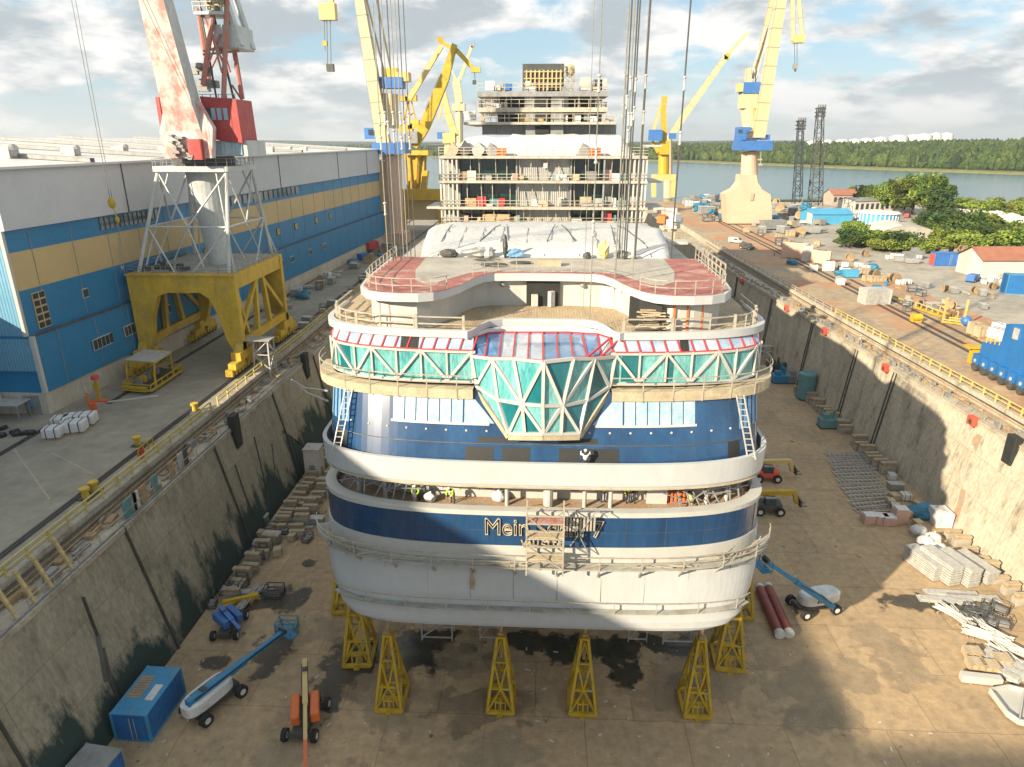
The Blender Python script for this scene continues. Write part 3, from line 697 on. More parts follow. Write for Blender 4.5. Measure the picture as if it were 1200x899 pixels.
# --- white bulwark above
band([(25.45,17.75,45.5,7.0),(25.7,17.85,45.4,7.0),(27.5,17.9,45.35,7.0)], 'bulwark', M('hull_white'), t=.28)
mb = MB().prism([(x,y) for x,y,z in ring(17.6,45.7,6.8,0,60)], 26.5, 26.6); mb.build('bulwark_deck', M('walk_grey'), ship)
mb = patch(-17.3,17.3,25.42,25.47,lambda x,z: sy(x,17.8,45.4,7),.06,.2,50); mb.build('drip_edge', M('ply'), ship)
# --- blue wall leaning forward
def blueS(x, z):
    t = (z-26.6)/5.4; return sy(x, 17.45, 46.3+2.3*t, 6.5)
NB = 6
MB().loft([ring(17.45, 46.3+2.3*t, 6.5, 26.6+5.4*t, 60) for t in [i/NB for i in range(NB+1)]]).build('stern_wall', M('hull_blue'), ship)
mb = patch(-17.1,17.1,28.25,28.31,blueS,.04,.08,60); mb.build('knuckle_line', M('steel_dark'), ship)
def X(px, py, Y): return aty(px, py, Y).x
for a_, b_, z0, z1 in ((545,578,27.0,28.05),(588,621,27.0,28.05),(655,679,27.0,28.05),(681,726,27.0,28.05),(560,615,28.4,28.75),(655,700,28.4,28.75)):
    o = patch(X(a_,533,46.5),X(b_,533,46.5),z0,z1,blueS,.02,.06,4).build('opening', M('dark_void'), ship)
for a_, b_ in ((393,409),(850,865)):
    o = patch(X(a_,520,49),X(b_,520,49),26.9,28.2,blueS,.03,.06,4).build('opening', M('dark_void'), ship)
# film-covered windows
def winrow(pxs, tri):
    for i in range(len(pxs)-1):
        x0, x1 = X(pxs[i],485,48)+.04, X(pxs[i+1],485,48)-.04
        if tri == -1 and i == 0: f = patch(x0-1.55,x1-.05,29.7,31.35,blueS,.05,.08,3,slant=1.5)
        elif tri == 1 and i == len(pxs)-2: f = patch(x0+.05,x1+1.55,29.7,31.35,blueS,.05,.08,3,slant1=-1.5)
        else: f = patch(x0,x1,29.7,31.35,blueS,.05,.08,3)
        f.build('window', M('film_window'), ship)
winrow([459,473.5,487,501,515,529,543,556.5], 1)
winrow([718,731,745,759,773.5,788,802,817], -1)
a0 = X(459,485,48)-.12; a1 = X(560,485,48)+.9
patch(a0,a1,29.55,29.7,blueS,.08,.12,10).build('window_sill', M('trim_white'), ship)
patch(X(716,485,48)-1.2,X(817,485,48)+.1,29.55,29.7,blueS,.08,.12,10).build('window_sill', M('trim_white'), ship)
for sg in (-1,1):
    for k in range(5):
        x = sg*(17.15-k*.42); patch(min(x,x+sg*-.26),max(x,x+sg*-.26),29.0,31.4,blueS,.05,.08,2).build('film_strip', M('film_blue'), ship)
mb = MB()
for x in [-15+ i*1.55 for i in range(20)]:
    if abs(x) > 3.6: mb.blob(x, blueS(x,29.15)-.03, 29.15, .10, .07, .10, 8, 4)
mb.build('deck_light', M('trim_white'), ship)
for sg in (1,-1):    # ladders leaning on the blue wall
    l = thing('ladder', 'aluminium ladder leaning on the %s corner of the ship\'s blue wall' % ('sunlit' if sg > 0 else 'shaded'), 'ladder', (sg*15.4, 47.6, 26.6))
    xa = sg*(15.3); 
    for d in (-.28,.28):
        MB().bar((xa+.6*sg+d,blueS(xa,27)-.9,27.2),(xa-.2*sg+d,blueS(xa,31)-.5,31.6),.08).build('stile', M('galv'), l)
    mb = MB()
    for k in range(11):
        t = (k+.5)/11; c_ = Vector((xa+.6*sg,blueS(xa,27)-.9,27.2)).lerp(Vector((xa-.2*sg,blueS(xa,31)-.5,31.6)), t)
        mb.bar(c_-Vector((.28,0,0)), c_+Vector((.28,0,0)), .06)
    mb.build('rung', M('galv'), l)
# --- scaffold walkways hung round the ship (parts of it while it stands here)
def walkway(z, W, Y0, D, out, x0, x1, name, fascia, rails, m_f, m_r, posth=1.1, step=2.6, brk=1.0, n_=3.2):
    N = 44; P = []
    for i in range(N+1):
        t = -PI/2+PI*i/N; s = math.sin(t); c = max(0, math.cos(t))
        P.append((W*math.copysign(abs(s)**(2/n_), s), Y0 + D*(1-c**(2/n_))))
    P = [p for p in P if x0 <= p[0] <= x1]
    Q = []
    for i, p in enumerate(P):
        a_ = P[max(0,i-1)]; b_ = P[min(len(P)-1,i+1)]; tx, ty = b_[0]-a_[0], b_[1]-a_[1]; l_ = math.hypot(tx,ty) or 1
        Q.append((p[0]+ty/l_*out, p[1]-tx/l_*out))
    mb = MB().loft([[(x,y,z) for x,y in P],[(x,y,z) for x,y in Q],[(x,y,z-fascia) for x,y in Q],[(x,y,z-fascia) for x,y in P]])
    wk = mb.build(name, m_f, ship)
    rl = MB()
    for h in rails: rl.pathbar([(x,y,z+h) for x,y in Q], .07)
    acc = 0; last = None
    for i in range(len(Q)-1):
        a_, b_ = Vector((*Q[i],z)), Vector((*Q[i+1],z)); l_ = (b_-a_).length; t = step-acc
        while t <= l_:
            p = a_.lerp(b_, t/l_); rl.bar(p-Vector((0,0,fascia)), p+Vector((0,0,posth)), .08)
            if brk: 
                q = Vector((*P[i],z-.1)).lerp(Vector((*P[i+1],z-.1)), t/l_); rl.bar(p-Vector((0,0,.1)), q, .1); rl.bar(p-Vector((0,0,fascia)), q-Vector((0,0,brk)), .12); 
                rl.blob(q.x,q.y-.03,q.z-brk,.13,.1,.13,6,4)
            t += step
        acc = (acc+l_)%step
    rl.build('guard_rail', m_r, wk); return wk
walkway(19.35, 18.0, 44.95, 7.0, .95, -17.9, 17.9, 'scaffold_walkway', .12, (.55,1.05), M('walk_grey'), M('scaff'), step=3.2, brk=1.1)
walkway(15.0, 17.38, 45.05, 5.1, .5, -16.6, 16.6, 'scaffold_walkway', .10, (.9,), M('walk_grey'), M('scaff'), step=3.3, posth=.9, brk=0, n_=3.8)
walkway(32.15, 17.6, 49.2, 6.2, 1.05, -17.6, -5.0, 'scaffold_walkway', .75, (.55,1.1), M('ply'), M('scaff'), step=2.3, brk=.6)
walkway(32.15, 17.6, 49.2, 6.2, 1.05, 5.0, 17.6, 'scaffold_walkway', .75, (.55,1.1), M('ply'), M('scaff'), step=2.3, brk=.6)
# loose scaffold tubes on the lower walkway
mb = MB(); rn = random.Random(9)
for k in range(60):
    x = rn.choice((rn.uniform(-17,-13), rn.uniform(13,17.6), rn.uniform(-12,12))); y = sy(x,18.3,44.6,7)-.35; a_ = rn.uniform(-.5,.5) + (.9 if x > 14 else -.9 if x < -14 else 0)
    l_ = rn.uniform(.8,2.2); z = 19.42+rn.uniform(0,.9) if abs(x) > 13 else 19.42
    mb.bar((x-l_/2*math.cos(a_),y-l_/2*math.sin(a_)*.6,z),(x+l_/2*math.cos(a_),y+l_/2*math.sin(a_)*.6,z+rn.uniform(0,.35)),.07)
o_t = mb.build('scaffold_tube', M('scaff'), ship); o_t['kind'] = 'stuff'
# rust runs on the hull below the walkway
mb = MB(); a = aty(553,662,44.95); mb.poly([(a.x-.12,a.y-.02,a.z+.2),(a.x+.12,a.y-.02,a.z+.2),(a.x+.06,a.y-.02,a.z-1),(a.x+.2,a.y-.02,a.z-1.5),(a.x+.08,a.y-.02,a.z-2.3),(a.x-.14,a.y-.02,a.z-2.2),(a.x-.18,a.y-.02,a.z-1.5),(a.x-.05,a.y-.02,a.z-.9)])
mb.build('rust_run', M('timber'), ship)
# --- teal glass band
TW, TY, TD = 17.6, 49.3, 6.2
TS = lambda x, z: sy(x, TW, TY, TD)
for k, (x0, x1) in enumerate(((-17.5,-5.2),(5.2,17.5))):
    patch(x0,x1,32.4,34.84,TS,.0,.1,24).build('glass_band', M('teal_glass'), ship)
nodes = [X(px,430,50.3) for px in (555,526,496,467,437,415)] + [-16.6,-17.3]
fr = MB(); dk = MB()
def fbar(xa, za, xb, zb, w_=.2, mbx=None):
    mbx = mbx or fr
    n_ = 4
    for i in range(n_):
        p = xa+(xb-xa)*i/n_; q = xa+(xb-xa)*(i+1)/n_; z_ = za+(zb-za)*i/n_; zz = za+(zb-za)*(i+1)/n_
        mbx.bar((p,TS(p,0)-.1,z_),(q,TS(q,0)-.1,zz),w_)
for sg in (1,-1):
    fr = MB(); ns = [sg*abs(x) for x in nodes]
    for i, x in enumerate(ns):
        mb_w = .16; fbar(x,32.45,x,34.95,.15)
        if i+1 < len(ns):
            if i % 2 == 0: fbar(x,34.9,ns[i+1],32.5,.2)
            else: fbar(x,32.5,ns[i+1],34.9,.2)
    fr.pathbar([(sg*x,TS(x,0)-.08,34.82) for x in [5.1+.5*k for k in range(25)]],.18); fr.pathbar([(sg*x,TS(x,0)-.08,32.42) for x in [5.1+.5*k for k in range(25)]],.16)
    fr.build('glazing_frame', M('trim_white'), ship)
pass
for x0, x1 in ((X(727,430,50),X(746,430,50)),(-16.2,-15.2),(9.2,9.9)):
    patch(x0,x1,32.6,34.8,TS,.03,.04,2).build('dark_pane', M('teal_glass_dark'), ship)
# --- sloping skylights with red frames
def RS(x, z):
    t = (z-34.84)/.86; return sy(x, TW-.1*t, TY-.05+.95*t, TD)
for sg in (1,-1):
    gl = MB(); rd = MB(); xs = [sg*(5.3+ k*1.02) for k in range(13)]
    for i in range(len(xs)-1):
        x0, x1 = sorted((xs[i],xs[i+1]))
        patch(x0,x1,34.88,35.7,RS,.0,.06,2,gl)
    for x in xs: rd.bar((x,RS(x,34.9)-.05,34.92),(x-sg*.25,RS(x,35.7)-.05,35.74),.10)
    rd.pathbar([(x,RS(x,34.86)-.06,34.93) for x in xs],.12)
    gl.build('skylight_pane', M('grey_glass'), ship); rd.build('skylight_frame', M('red_frame'), ship)
for x0, x1 in ((X(471,405,50.5),X(492,405,50.5)),(X(796,405,50.5),X(806,405,50.5))):
    patch(x0,x1,34.92,35.68,RS,.05,.05,2).build('missing_pane', M('dark_void'), ship)
# --- faceted glass prow
T = [aty(*p) for p in ((552.5,417,49.3),(576.7,420,48.1),(601.7,420,47.1),(637,424,46.2),(672,420,47.1),(696.5,420,48.1),(721,417.5,49.3))]
Mi = [aty(*p) for p in ((558.5,452,48.9),(583.3,468,47.5),(611.7,473,46.3),(636,475,45.8),(659,475,46.3),(687,469.5,47.5),(714,453,48.9))]
B = [aty(*p) for p in ((596,507.5,46.5),(615,508,46.1),(636.5,508,45.8),(657.5,508,46.1),(679,507.5,46.5))]
tris = [(T[0],Mi[0],T[1]),(T[1],Mi[0],Mi[1]),(T[1],Mi[1],Mi[2]),(T[1],Mi[2],T[2]),(T[2],Mi[2],T[3]),(T[3],Mi[2],Mi[3]),(T[3],Mi[3],Mi[4]),(T[3],Mi[4],T[4]),(T[4],Mi[4],T[5]),(T[5],Mi[4],Mi[5]),(T[5],Mi[5],Mi[6]),(T[5],Mi[6],T[6]),
 (Mi[0],Mi[1],B[0]),(Mi[1],Mi[2],B[0]),(Mi[2],B[0],B[1]),(Mi[2],B[1],B[2]),(Mi[2],B[2],Mi[3]),(Mi[3],B[2],Mi[4]),(Mi[4],B[2],B[3]),(Mi[4],B[3],B[4]),(Mi[4],B[4],Mi[5]),(Mi[5],B[4],Mi[6])]
dark = {5,7,10,15,13-0,19,20,21}
for i, t_ in enumerate(tris):
    MB().extr(t_, (0,.08,0)).build('prow_pane', M('teal_glass_dark' if i in dark else 'teal_glass'), ship)
edges = [(T[0],Mi[0]),(Mi[0],T[1]),(T[1],Mi[1]),(Mi[1],B[0]),(T[1],Mi[2]),(T[2],Mi[2]),(T[3],Mi[2]),(T[3],Mi[3]),(Mi[2],B[0]),(Mi[2],B[1]),(Mi[2],B[2]),(T[3],Mi[4]),(T[4],Mi[4]),(Mi[4],T[5]),(Mi[4],B[2]),(Mi[4],B[3]),(Mi[4],B[4]),(T[5],Mi[5]),(Mi[5],B[4]),(T[5],Mi[6]),(T[6],Mi[6]),(Mi[3],B[2])]
edges += list(zip(Mi,Mi[1:])) + list(zip(T,T[1:])) + list(zip(B,B[1:]))
mb = MB(); o_ = Vector((0,-.06,0))
for a, b in edges: mb.bar(a+o_, b+o_, .23)
mb.build('prow_frame', M('trim_white'), ship)
mb = MB(); d_ = Vector((0,-.05,-.32))
for a, b in list(zip(B,B[1:]))+[(Mi[0],B[0]),(Mi[6],B[4])]: mb.bar(a+d_, b+d_, .26, .34)
bk = [Vector((p.x, blueS(p.x, 29.2)+.1, 29.2)) for p in B]
mb.loft([[p+d_ for p in B], bk]); 
for q, p0, p1 in ((0,Mi[0],B[0]),(1,Mi[6],B[4])):
    mb.loft([[p0+d_,p1+d_],[Vector((p0.x,blueS(p0.x,31.8)+.3,p0.z-.5)),Vector((p1.x,blueS(p1.x,29.2)+.1,29.2))]])
mb.build('prow_sill', M('ply'), ship)
# glass roof of the prow
K = [aty(*p) for p in ((556,397,50.8),(572,391,52.4),(588,390,53.2),(604,390,53.4),(620,390,53.4),(636,390,53.4),(652,390,53.4),(668,390,53.4),(682,391,53.2),(700,392,52.4),(716,397,50.8))]
def Tat(x):
    for a, b in zip(T, T[1:]):
        if a.x <= x <= b.x: return a.lerp(b, (x-a.x)/(b.x-a.x))
    return T[0] if x < 0 else T[-1]
MB().loft([[tuple(p+Vector((0,.06,-.05))) for p in K],[(p.x*1.02,p.y+.25,35.74) for p in K]]).build('notch_fascia', M('hull_white'), ship)
Kb = [Tat(T[0].x + (T[6].x-T[0].x)*i/10) for i in range(11)]
rd = MB()
for i in range(10):
    MB().extr((K[i],K[i+1],Kb[i+1],Kb[i]), (0,0,-.08)).build('roof_pane', M('blue_glass' if i in (0,1,5,6,7,8) else 'grey_glass'), ship, label='pale clouded pane' if 2 <= i <= 4 else None)
u = Vector((0,0,.05))
for i in range(11): rd.bar(K[i]+u, Kb[i]+u, .11)
for i in range(10): rd.bar(K[i]+u,K[i+1]+u,.1); rd.bar(Kb[i]+u,Kb[i+1]+u,.13)
rd.bar(Kb[8]+u*2, K[10]+u*2, .12); rd.bar(Kb[9]+u*2, K[10]+Vector((.6,-.4,.1)), .12)
rd.build('roof_frame', M('red_frame'), ship)
# --- rim deck with its notch
NT = [(-5.75,49.78),(-5.35,50.5),(-4.9,52.0),(-4.3,53.2),(-3.3,53.75),(-1,53.9),(1,53.9),(3.3,53.75),(4.3,53.2),(4.9,52.0),(5.35,50.5),(5.75,49.78)]
def rim(W, Y0, D, off=0.0, yend=60):
    p = [(x,y) for x,y,z in ring(W,Y0,D,0,yend,N=70)]
    l_ = [q for q in p if q[0] < -5.8]; r_ = [q for q in p if q[0] > 5.8]
    return l_ + [(x, y+off) for x,y in NT] + r_
o1 = rim(17.95,49.98,6.4); o2 = rim(17.55,50.38,6.3,.4)
MB().loft([[(x,y,35.72) for x,y in o2],[(x,y,35.68) for x,y in o1],[(x,y,36.25) for x,y in o1],[(x,y,36.25) for x,y in o2],[(x,y,36.0) for x,y in o2]]).build('deck_rim', M('hull_white'), ship)
MB().prism([(x,y) for x,y in rim(17.6,50.33,6.3,.3,67)], 35.72, 36.0).build('pool_deck', M('wood_deck'), ship)
for sg in (1,-1):
    rl = MB(); pts = [Vector((sg*x, sy(x,17.3,50.5,6.2), 36.0)) for x in [6.1,8,10,12,13.5,14.8,15.8,16.5,17.0,17.25]]+[Vector((sg*17.3,60,36))]
    for h in (.6,1.15): rl.pathbar([p+Vector((0,0,h)) for p in pts], .1)
    for k in [0,1.9,5,7,8,9]:
        i = int(k); p = pts[i].lerp(pts[i+1], k-i); rl.bar(p, p+Vector((0,0,1.3)), .2)
    rl.bar(pts[0],pts[0]+Vector((0,0,1.2)),.12)
    for k in (2,3.5,6,8.6): 
        i = int(k); p = pts[i].lerp(pts[i+1], k-i); rl.bar(p, p+Vector((0,0,1.15)), .09)
    rl.build('deck_railing', M('scaff'), ship)
# --- upper deck house
HR = [(15.1,67.2),(14.95,56.5),(14.6,53.2),(13.7,51.4),(12.6,50.75),(11.2,50.45),(9.5,50.45),(8.4,50.9),(7.6,51.9),(6.7,53.9),(5.9,56.6),(5.2,58.2),(4.3,58.9),(2,59.1)]
HW = [(14.4,67.2),(14.4,56.5),(13.9,53.6),(13.0,52.1),(11.5,51.5),(9.8,51.4),(8.9,52.2),(7.7,54.4),(6.9,57.0),(6.2,58.7),(5.0,59.6),(2,59.9)]
def sym(p): return [(-x,y) for x,y in p] + [(x,y) for x,y in p[::-1]]
rf = MB().prism(sym(HR), 38.35, 39.0).build('roof', M('hull_white'), ship)
MB().prism([(x*.985,y+.12) for x,y in sym(HR)], 39.0, 39.03).build('roof_primer', M('red_primer'), rf)
GF = [(11.6,67.2),(11.4,60),(10.6,55.6),(9.6,54.4),(8.6,54.6),(7.4,57),(6.4,58.9),(5,59.7),(2,59.9)]
MB().prism(sym(GF), 39.03, 39.06).build('roof_membrane', M('deck_grey'), rf)
MB().loft([[(x,y,36.0) for x,y in sym(HW)],[(x,y,38.35) for x,y in sym(HW)]]).build('house_wall', M('trim_white'), ship)
a = X(617,343,59.8); b = X(656,343,59.8)
MB().box((a+b)/2, 59.75, 36.05, b-a, .3, 2.15).build('doorway', M('dark_void'), ship)
for k in (.25,.75): MB().box(a+(b-a)*k, 59.3, 36.05, .5,.4,.9+k*.6,k).build('wrapped_bundle', M('wall_pale'), ship)
for px in (445,457,468): MB().box(X(px,365,51.9), 51.55+ (0.15 if px>455 else .5), 36.05, .10, .12, 2.25).build('orange_strip', M('cargo_pink'), ship)
for px in (790,806,824): 
    x = X(px,360,51.6); MB().box(x, 51.3+(0 if px<800 else .12 if px<815 else .5), 36.05, .14, .12, 2.25).build('orange_strip', M('orange'), ship, label='bright orange strip')
MB().prism([(X(743,360,53)-.3,53.6),(X(742,360,53)+.4,52.6),(X(776,360,51.3),51.2),(X(776,360,51.3),51.6),(X(745,360,53),53.9)], 36.1, 38.3).build('side_opening', M('dark_void'), ship)
mb = MB()
for k in range(14):
    mb.box(8.3+random.uniform(-.3,.5), 51.5+random.uniform(-.2,.5), 36.05+.12*k, 1.9, .25, .08, random.uniform(-.5,.1))
mb.build('stored_boards', M('timber_pale'), ship)
mb = MB()
for x, y in [(-8,59.2),(-3.6,59.5),(3.4,59.5)]: mb.blob(x,y,37.9,.25,.2,.2,8,5)
mb.build('wall_lamp', M('steel_grey'), ship)
rl = MB()
pts = [Vector((x*.97,y+.3,39.03)) for x,y in sym(HR)]
rl.rail(pts[:9], 1.05, 1.5, .028, (.5,)); rl.build('roof_railing', M('scaff'), ship); rl = MB().rail(pts[-9:], 1.05, 1.5, .028, (.5,)); rl.build('roof_railing', M('scaff'), ship); rl = MB().rail([Vector((15.2,58,39)),Vector((15.2,67,39))],1.1,1.6,.05,(.5,)); rl.build('roof_railing', M('scaff'), ship)
rl = MB().rail([Vector((-6,57.3,39.06)),Vector((-4.6,59.5,39.06)),Vector((4.6,59.5,39.06)),Vector((6,57.3,39.06))],1.0,1.6,.022,(.5,))
rl.build('roof_railing', M('scaff'), ship)
# --- sheeted mid deck, lower decks at the sides
MB().quad((-17.9,67,36),(17.9,67,36),(17.9,330,36),(-17.9,330,36)).build('mid_deck', M('deck_grey'), ship)
from mathutils import noise as mnoise
g = []
for j in range(31):
    t = j/30; y = 67.3+t*54; W0 = 12.3+ (min(t,.35)/.35)*1.3 + 2.2*t; zt = 39.12+.8*min(1,t/.05) if t < .3 else 39.92-3.5*((t-.3)/.7)**1.1
    row = []
    for i in range(41):
        s = -1+2*i/40; a_ = abs(s)
        if a_ < .86: x = s/.86*W0; z = zt - .15*(a_/.86)**4
        else: q = (a_-.86)/.14; x = math.copysign(W0+q*((13.4+4.0*min(1,t*1.6))-W0)*(.35+.65*q), s); z = zt-.15-(zt-.15-36.05)*q**.9
        nz = mnoise.noise(Vector((x*.35,y*.3,1)))*.16+mnoise.noise(Vector((x*1.6,y*.35,5)))*.12
        row.append((x, y, z + nz*(1 if 0<j else .2)))
    g.append(row)
g0 = g; sh = MB().loft(g); sh.loft([[(x,y,36.02) for x,y,z in g[0]], g[0]]); so_ = sh.build('weather_sheeting', M('sheet_white'), ship, True)
for px in (536,560,585,616,671,700,727):
    p0 = aty(px,300,67.6); sm = MB()
    sm.pathbar([(p0.x*(1+k*.012), 67.6+k*1.9, g[min(30,int(round(k*1.05)))][min(38,max(2,int(20+20*.78*p0.x/13)))].__getitem__(2)+.06) for k in range(10)], .06)
    sm.build('sheet_seam', M('galv'), so_)
def lump(x, y, z, sx, sy_, sz, m, name, label=None):
    return MB().blob(x,y,z+sz/2,sx/2,sy_/2,sz/2,9,6,.45).build(name, M(m), ship)
for px, w_, hgt, m in ((527,2.0,.8,'steel_dark'),(560,3.6,1.0,'steel_grey'),(572,1.4,1.1,'galv'),(604,1.8,.9,'film_blue'),(592,.5,2.2,'steel_dark'),(688,.9,.6,'steel_dark'),(707,1.2,1.7,'wrap_yellow'),(729,2.0,.8,'steel_grey'),(740,1.2,.6,'galv')):
    p = aty(px,301,67); lump(p.x,66.9,39.05,w_,.8,hgt,m,'deck_equipment')
lump(-4.5,62,39.06,2.6,.8,.35,'steel_dark','tarpaulin'); lump(-2.2,63.5,39.06,2.3,.7,.3,'steel_dark','tarpaulin'); lump(-5.5,65,39.06,2.6,.5,.25,'steel_dark','tarpaulin')
MB().box(X(643,318,62.5),62.8,39.06,2.2,1.0,.5).build('deck_crate', M('timber_pale'), ship)
# --- the midship tower of cabins
TYY = 124.0
def zt(py, Y=TYY): return aty(640, py, Y).z
tower = MB()
zl = [zt(263), zt(243), zt(212), zt(183)]
xL, xR = X(515,212,TYY), X(758,212,TYY)
def slab(px0, px1, py, Y, dep, th, m='slab_edge', name='deck_slab', sag=0):
    x0, x1 = X(px0,py,Y), X(px1,py,Y); z = zt(py,Y)
    return MB().prism([(x0,Y),(x1,Y),(x1,Y+dep),(x0,Y+dep)], z-th, z).build(name, M(m), ship)
for k, py in enumerate((183,212,243)): slab(514,759,py,TYY,36,.42)
slab(500,515,243,TYY+2,10,.35,'trim_white','outrigger'); slab(759,779,243,TYY+2,10,.35,'trim_white','outrigger'); slab(759,775,212,TYY+5,10,.3,'trim_white','outrigger'); slab(500,516,170,TYY+12,6,.3,'trim_white','outrigger'); slab(757,776,170,TYY+12,8,.3,'trim_white','outrigger')
slab(514,759,264,TYY,36,.3)
wall_y = TYY+3.4
def wpanel(px0, px1, z0, z1, Y, m, name, t=.2, parent=ship, label=None):
    x0, x1 = X(px0,220,Y), X(px1,220,Y); return MB().box((x0+x1)/2, Y, z0, x1-x0, t, z1-z0).build(name, M(m), parent, label=label)
for k in range(3):
    z0, z1 = zl[k], zl[k+1]-.42
    wpanel(519,754,z0,z1,wall_y+.6,'tier_grey','cabin_wall')
    wpanel(607,667,z0,z1,wall_y-.9,'corr_grey','lift_shaft')
    for a_, b_ in ((540,562),(566,583),(586,604),(672,690),(693,706),(718,733)):
        wpanel(a_,b_,z0+.2,z1-.15,wall_y,'cabin_glass','window')
    for px in (517,521,526,531,536,605,669,707,737,742,747,752,756):
        x = X(px,220,TYY+.8); MB().box(x, TYY+.6+ (abs(px-636)<60)*1.6, z0, .28, .5, z1-z0).build('partition', M('trim_white' if abs(px-636)>80 else 'steel_grey'), ship)
    r_ = MB().rail([Vector((xL,TYY+.15,z0)),Vector((xR,TYY+.15,z0))],1.1,3.4,.045,(.5,)); r_.rail([Vector((xL,TYY+.15,z0)),Vector((xL,TYY+30,z0))],1.1,3.4,.045,(.5,)); r_.build('balcony_railing', M('scaff'), ship)
rn = random.Random(21)
for k, (px, pyb, w_, hh, m, nm) in enumerate(((565,238,1.6,1.7,'red','stored_panel'),(588,239,1.1,1.4,'red','stored_panel'),(686,240,2.0,1.7,'timber_pale','crate'),(552,241,2.0,1.4,'timber','crate'),(637,240,1.6,.9,'timber_pale','crate'),(658,209,1.7,1.0,'wrap_white','wrapped_bundle'),(545,209,1.6,1.5,'timber','crate'),(553,206,1.5,1.6,'wall_pale','crate'),(711,207,1.3,1.8,'cargo_pink','crate'),(722,209,1.5,1.2,'wrap_white','wrapped_bundle'),(582,266,5.0,1.6,'timber','crate'),(711,262,1.6,2.0,'crane_red','crate'),(639,197,.7,.9,'trim_white','notice_board'),(545,262,1.4,1.3,'cargo_pink','crate'),(697,178,2,1.3,'orange','crate'),(588,179,1.6,1.3,'orange','crate'))):
    p = aty(px, pyb, TYY+1.6); MB().box(p.x, TYY+1.6, p.z if nm=='notice_board' else [z for z in zl if z <= p.z+1.2][-1], w_, .8, hh, rn.uniform(-.2,.2)).build(nm, M(m), ship)
# tarpaulined deck on top of the cabins
z0 = zl[3]
MB().rail([Vector((xL,TYY+.2,z0)),Vector((xR,TYY+.2,z0))],1.4,2.2,.05,(.33,.66)).build('balcony_railing', M('scaff'), ship)
g = []
for j in range(7):
    row = []
    for i in range(61):
        px = 528+ (745-528)*i/60; x = X(px,170,TYY+6); e = min(1, min(i,60-i)/5)
        hgt = [0,2.2,3.1,3.5,3.4,3.4,3.4][j]*e*(1+.12*mnoise.noise(Vector((x*.3,j*.5,3)))) - (1.0 if (2<i<20 and j>2) else 0)
        row.append((x, TYY+3.2+j*1.3, z0+max(0.02,hgt)))
    g.append(row)
MB().loft(g).build('tarpaulin', M('sheet_white'), ship)
for px, w_, h_, m in ((545,3.2,2.6,'steel_dark'),(560,3.6,2.4,'galv'),(575,3.2,2.2,'steel_grey'),(683,2.6,2.2,'steel_grey'),(531,3.2,2.3,'timber_pale')):
    x = X(px,178,TYY+3.4); MB().extr([(x-w_/2,TYY+2.6,z0),(x+w_/2,TYY+2.6,z0),(x+w_/3,TYY+2.6,z0+h_*.5),(x,TYY+2.6,z0+h_)],(0,1.4,0)).build('deck_equipment', M(m), ship)
# upper tiers
Y2 = 137.0
slab(543,722,143,Y2,26,.45,'slab_edge'); slab(560,712,126,Y2+1,24,.8,'slab_edge'); slab(559,713,107,Y2+1,24,.9,'steel_grey'); 
MB().prism([(X(548,147,Y2),Y2+1),(X(720,147,Y2),Y2+1),(X(720,147,Y2),Y2+20),(X(548,147,Y2),Y2+20)], zt(146,Y2), zt(143.5,Y2)-.4).build('deck_beam', M('steel_grey'), ship)
for (p0, p1, pyb, pyt, Y, m, nm) in ((565,722,158,146,Y2+2.5,'corr_grey','cabin_wall'),(583,706,143,129,Y2+6,'tier_grey','cabin_wall'),(583,702,126,111,Y2+6,'steel_grey','cabin_wall'),(616,632,158,111,Y2+1.8,'steel_grey','stair_shaft'),(645,660,158,111,Y2+1.8,'steel_grey','stair_shaft'),(613,660,107,77,Y2+6,'steel_dark','mast_house')):
    x0, x1 = X(p0,pyb,Y), X(p1,pyb,Y); MB().box((x0+x1)/2, Y+ (0 if 'shaft' in nm else .5), zt(pyb,Y), x1-x0, .5 if 'mast' not in nm else 8, zt(pyt,Y)-zt(pyb,Y)).build(nm, M(m), ship)
for p0,p1,pyb,pyt in ((588,613,142,130),(627,643,157,148),(627,643,142,129),(627,643,125,113),(662,683,142,130),(662,690,125,113),(588,612,125,113),(694,706,157,148)):
    Y = Y2+1.5+(2.5 if not 620<p0<650 else 0); x0, x1 = X(p0,pyb,Y), X(p1,pyb,Y); MB().box((x0+x1)/2, Y, zt(pyb,Y), x1-x0, .3, zt(pyt,Y)-zt(pyb,Y)).build('window', M('dark_void'), ship)
mb = MB()
for py, p0, p1, Y in ((143,543,722,Y2+.2),(126,560,712,Y2+1.2),(107,559,713,Y2+1.2)): mb.rail([Vector((X(p0,py,Y),Y,zt(py,Y))),Vector((X(p1,py,Y),Y,zt(py,Y)))],1.4,2.6,.05,(.5,))
mb.build('balcony_railing', M('scaff'), ship)
mb = MB()
for i in range(9): 
    x = X(617+i*5.0,92,Y2+2.3); mb.box(x, Y2+2.3, zt(106,Y2+2.3), .25, .25, zt(82,Y2+2.3)-zt(106,Y2+2.3))
for py in (99,92,84): mb.bar((X(614,py,Y2+2.3),Y2+2.25,zt(py,Y2+2.3)),(X(659,py,Y2+2.3),Y2+2.25,zt(py,Y2+2.3)),.18)
mb.build('mast_frame', M('scaff_yellow'), ship)
mb = MB()
for sx_ in (664,671): mb.lattice((X(sx_,107,Y2+3),Y2+3,zt(107,Y2+3)),(X(sx_,78,Y2+3),Y2+3,zt(78,Y2+3)),.9,.9,5,.1,.07)
mb.build('mast_scaffold', M('scaff'), ship)
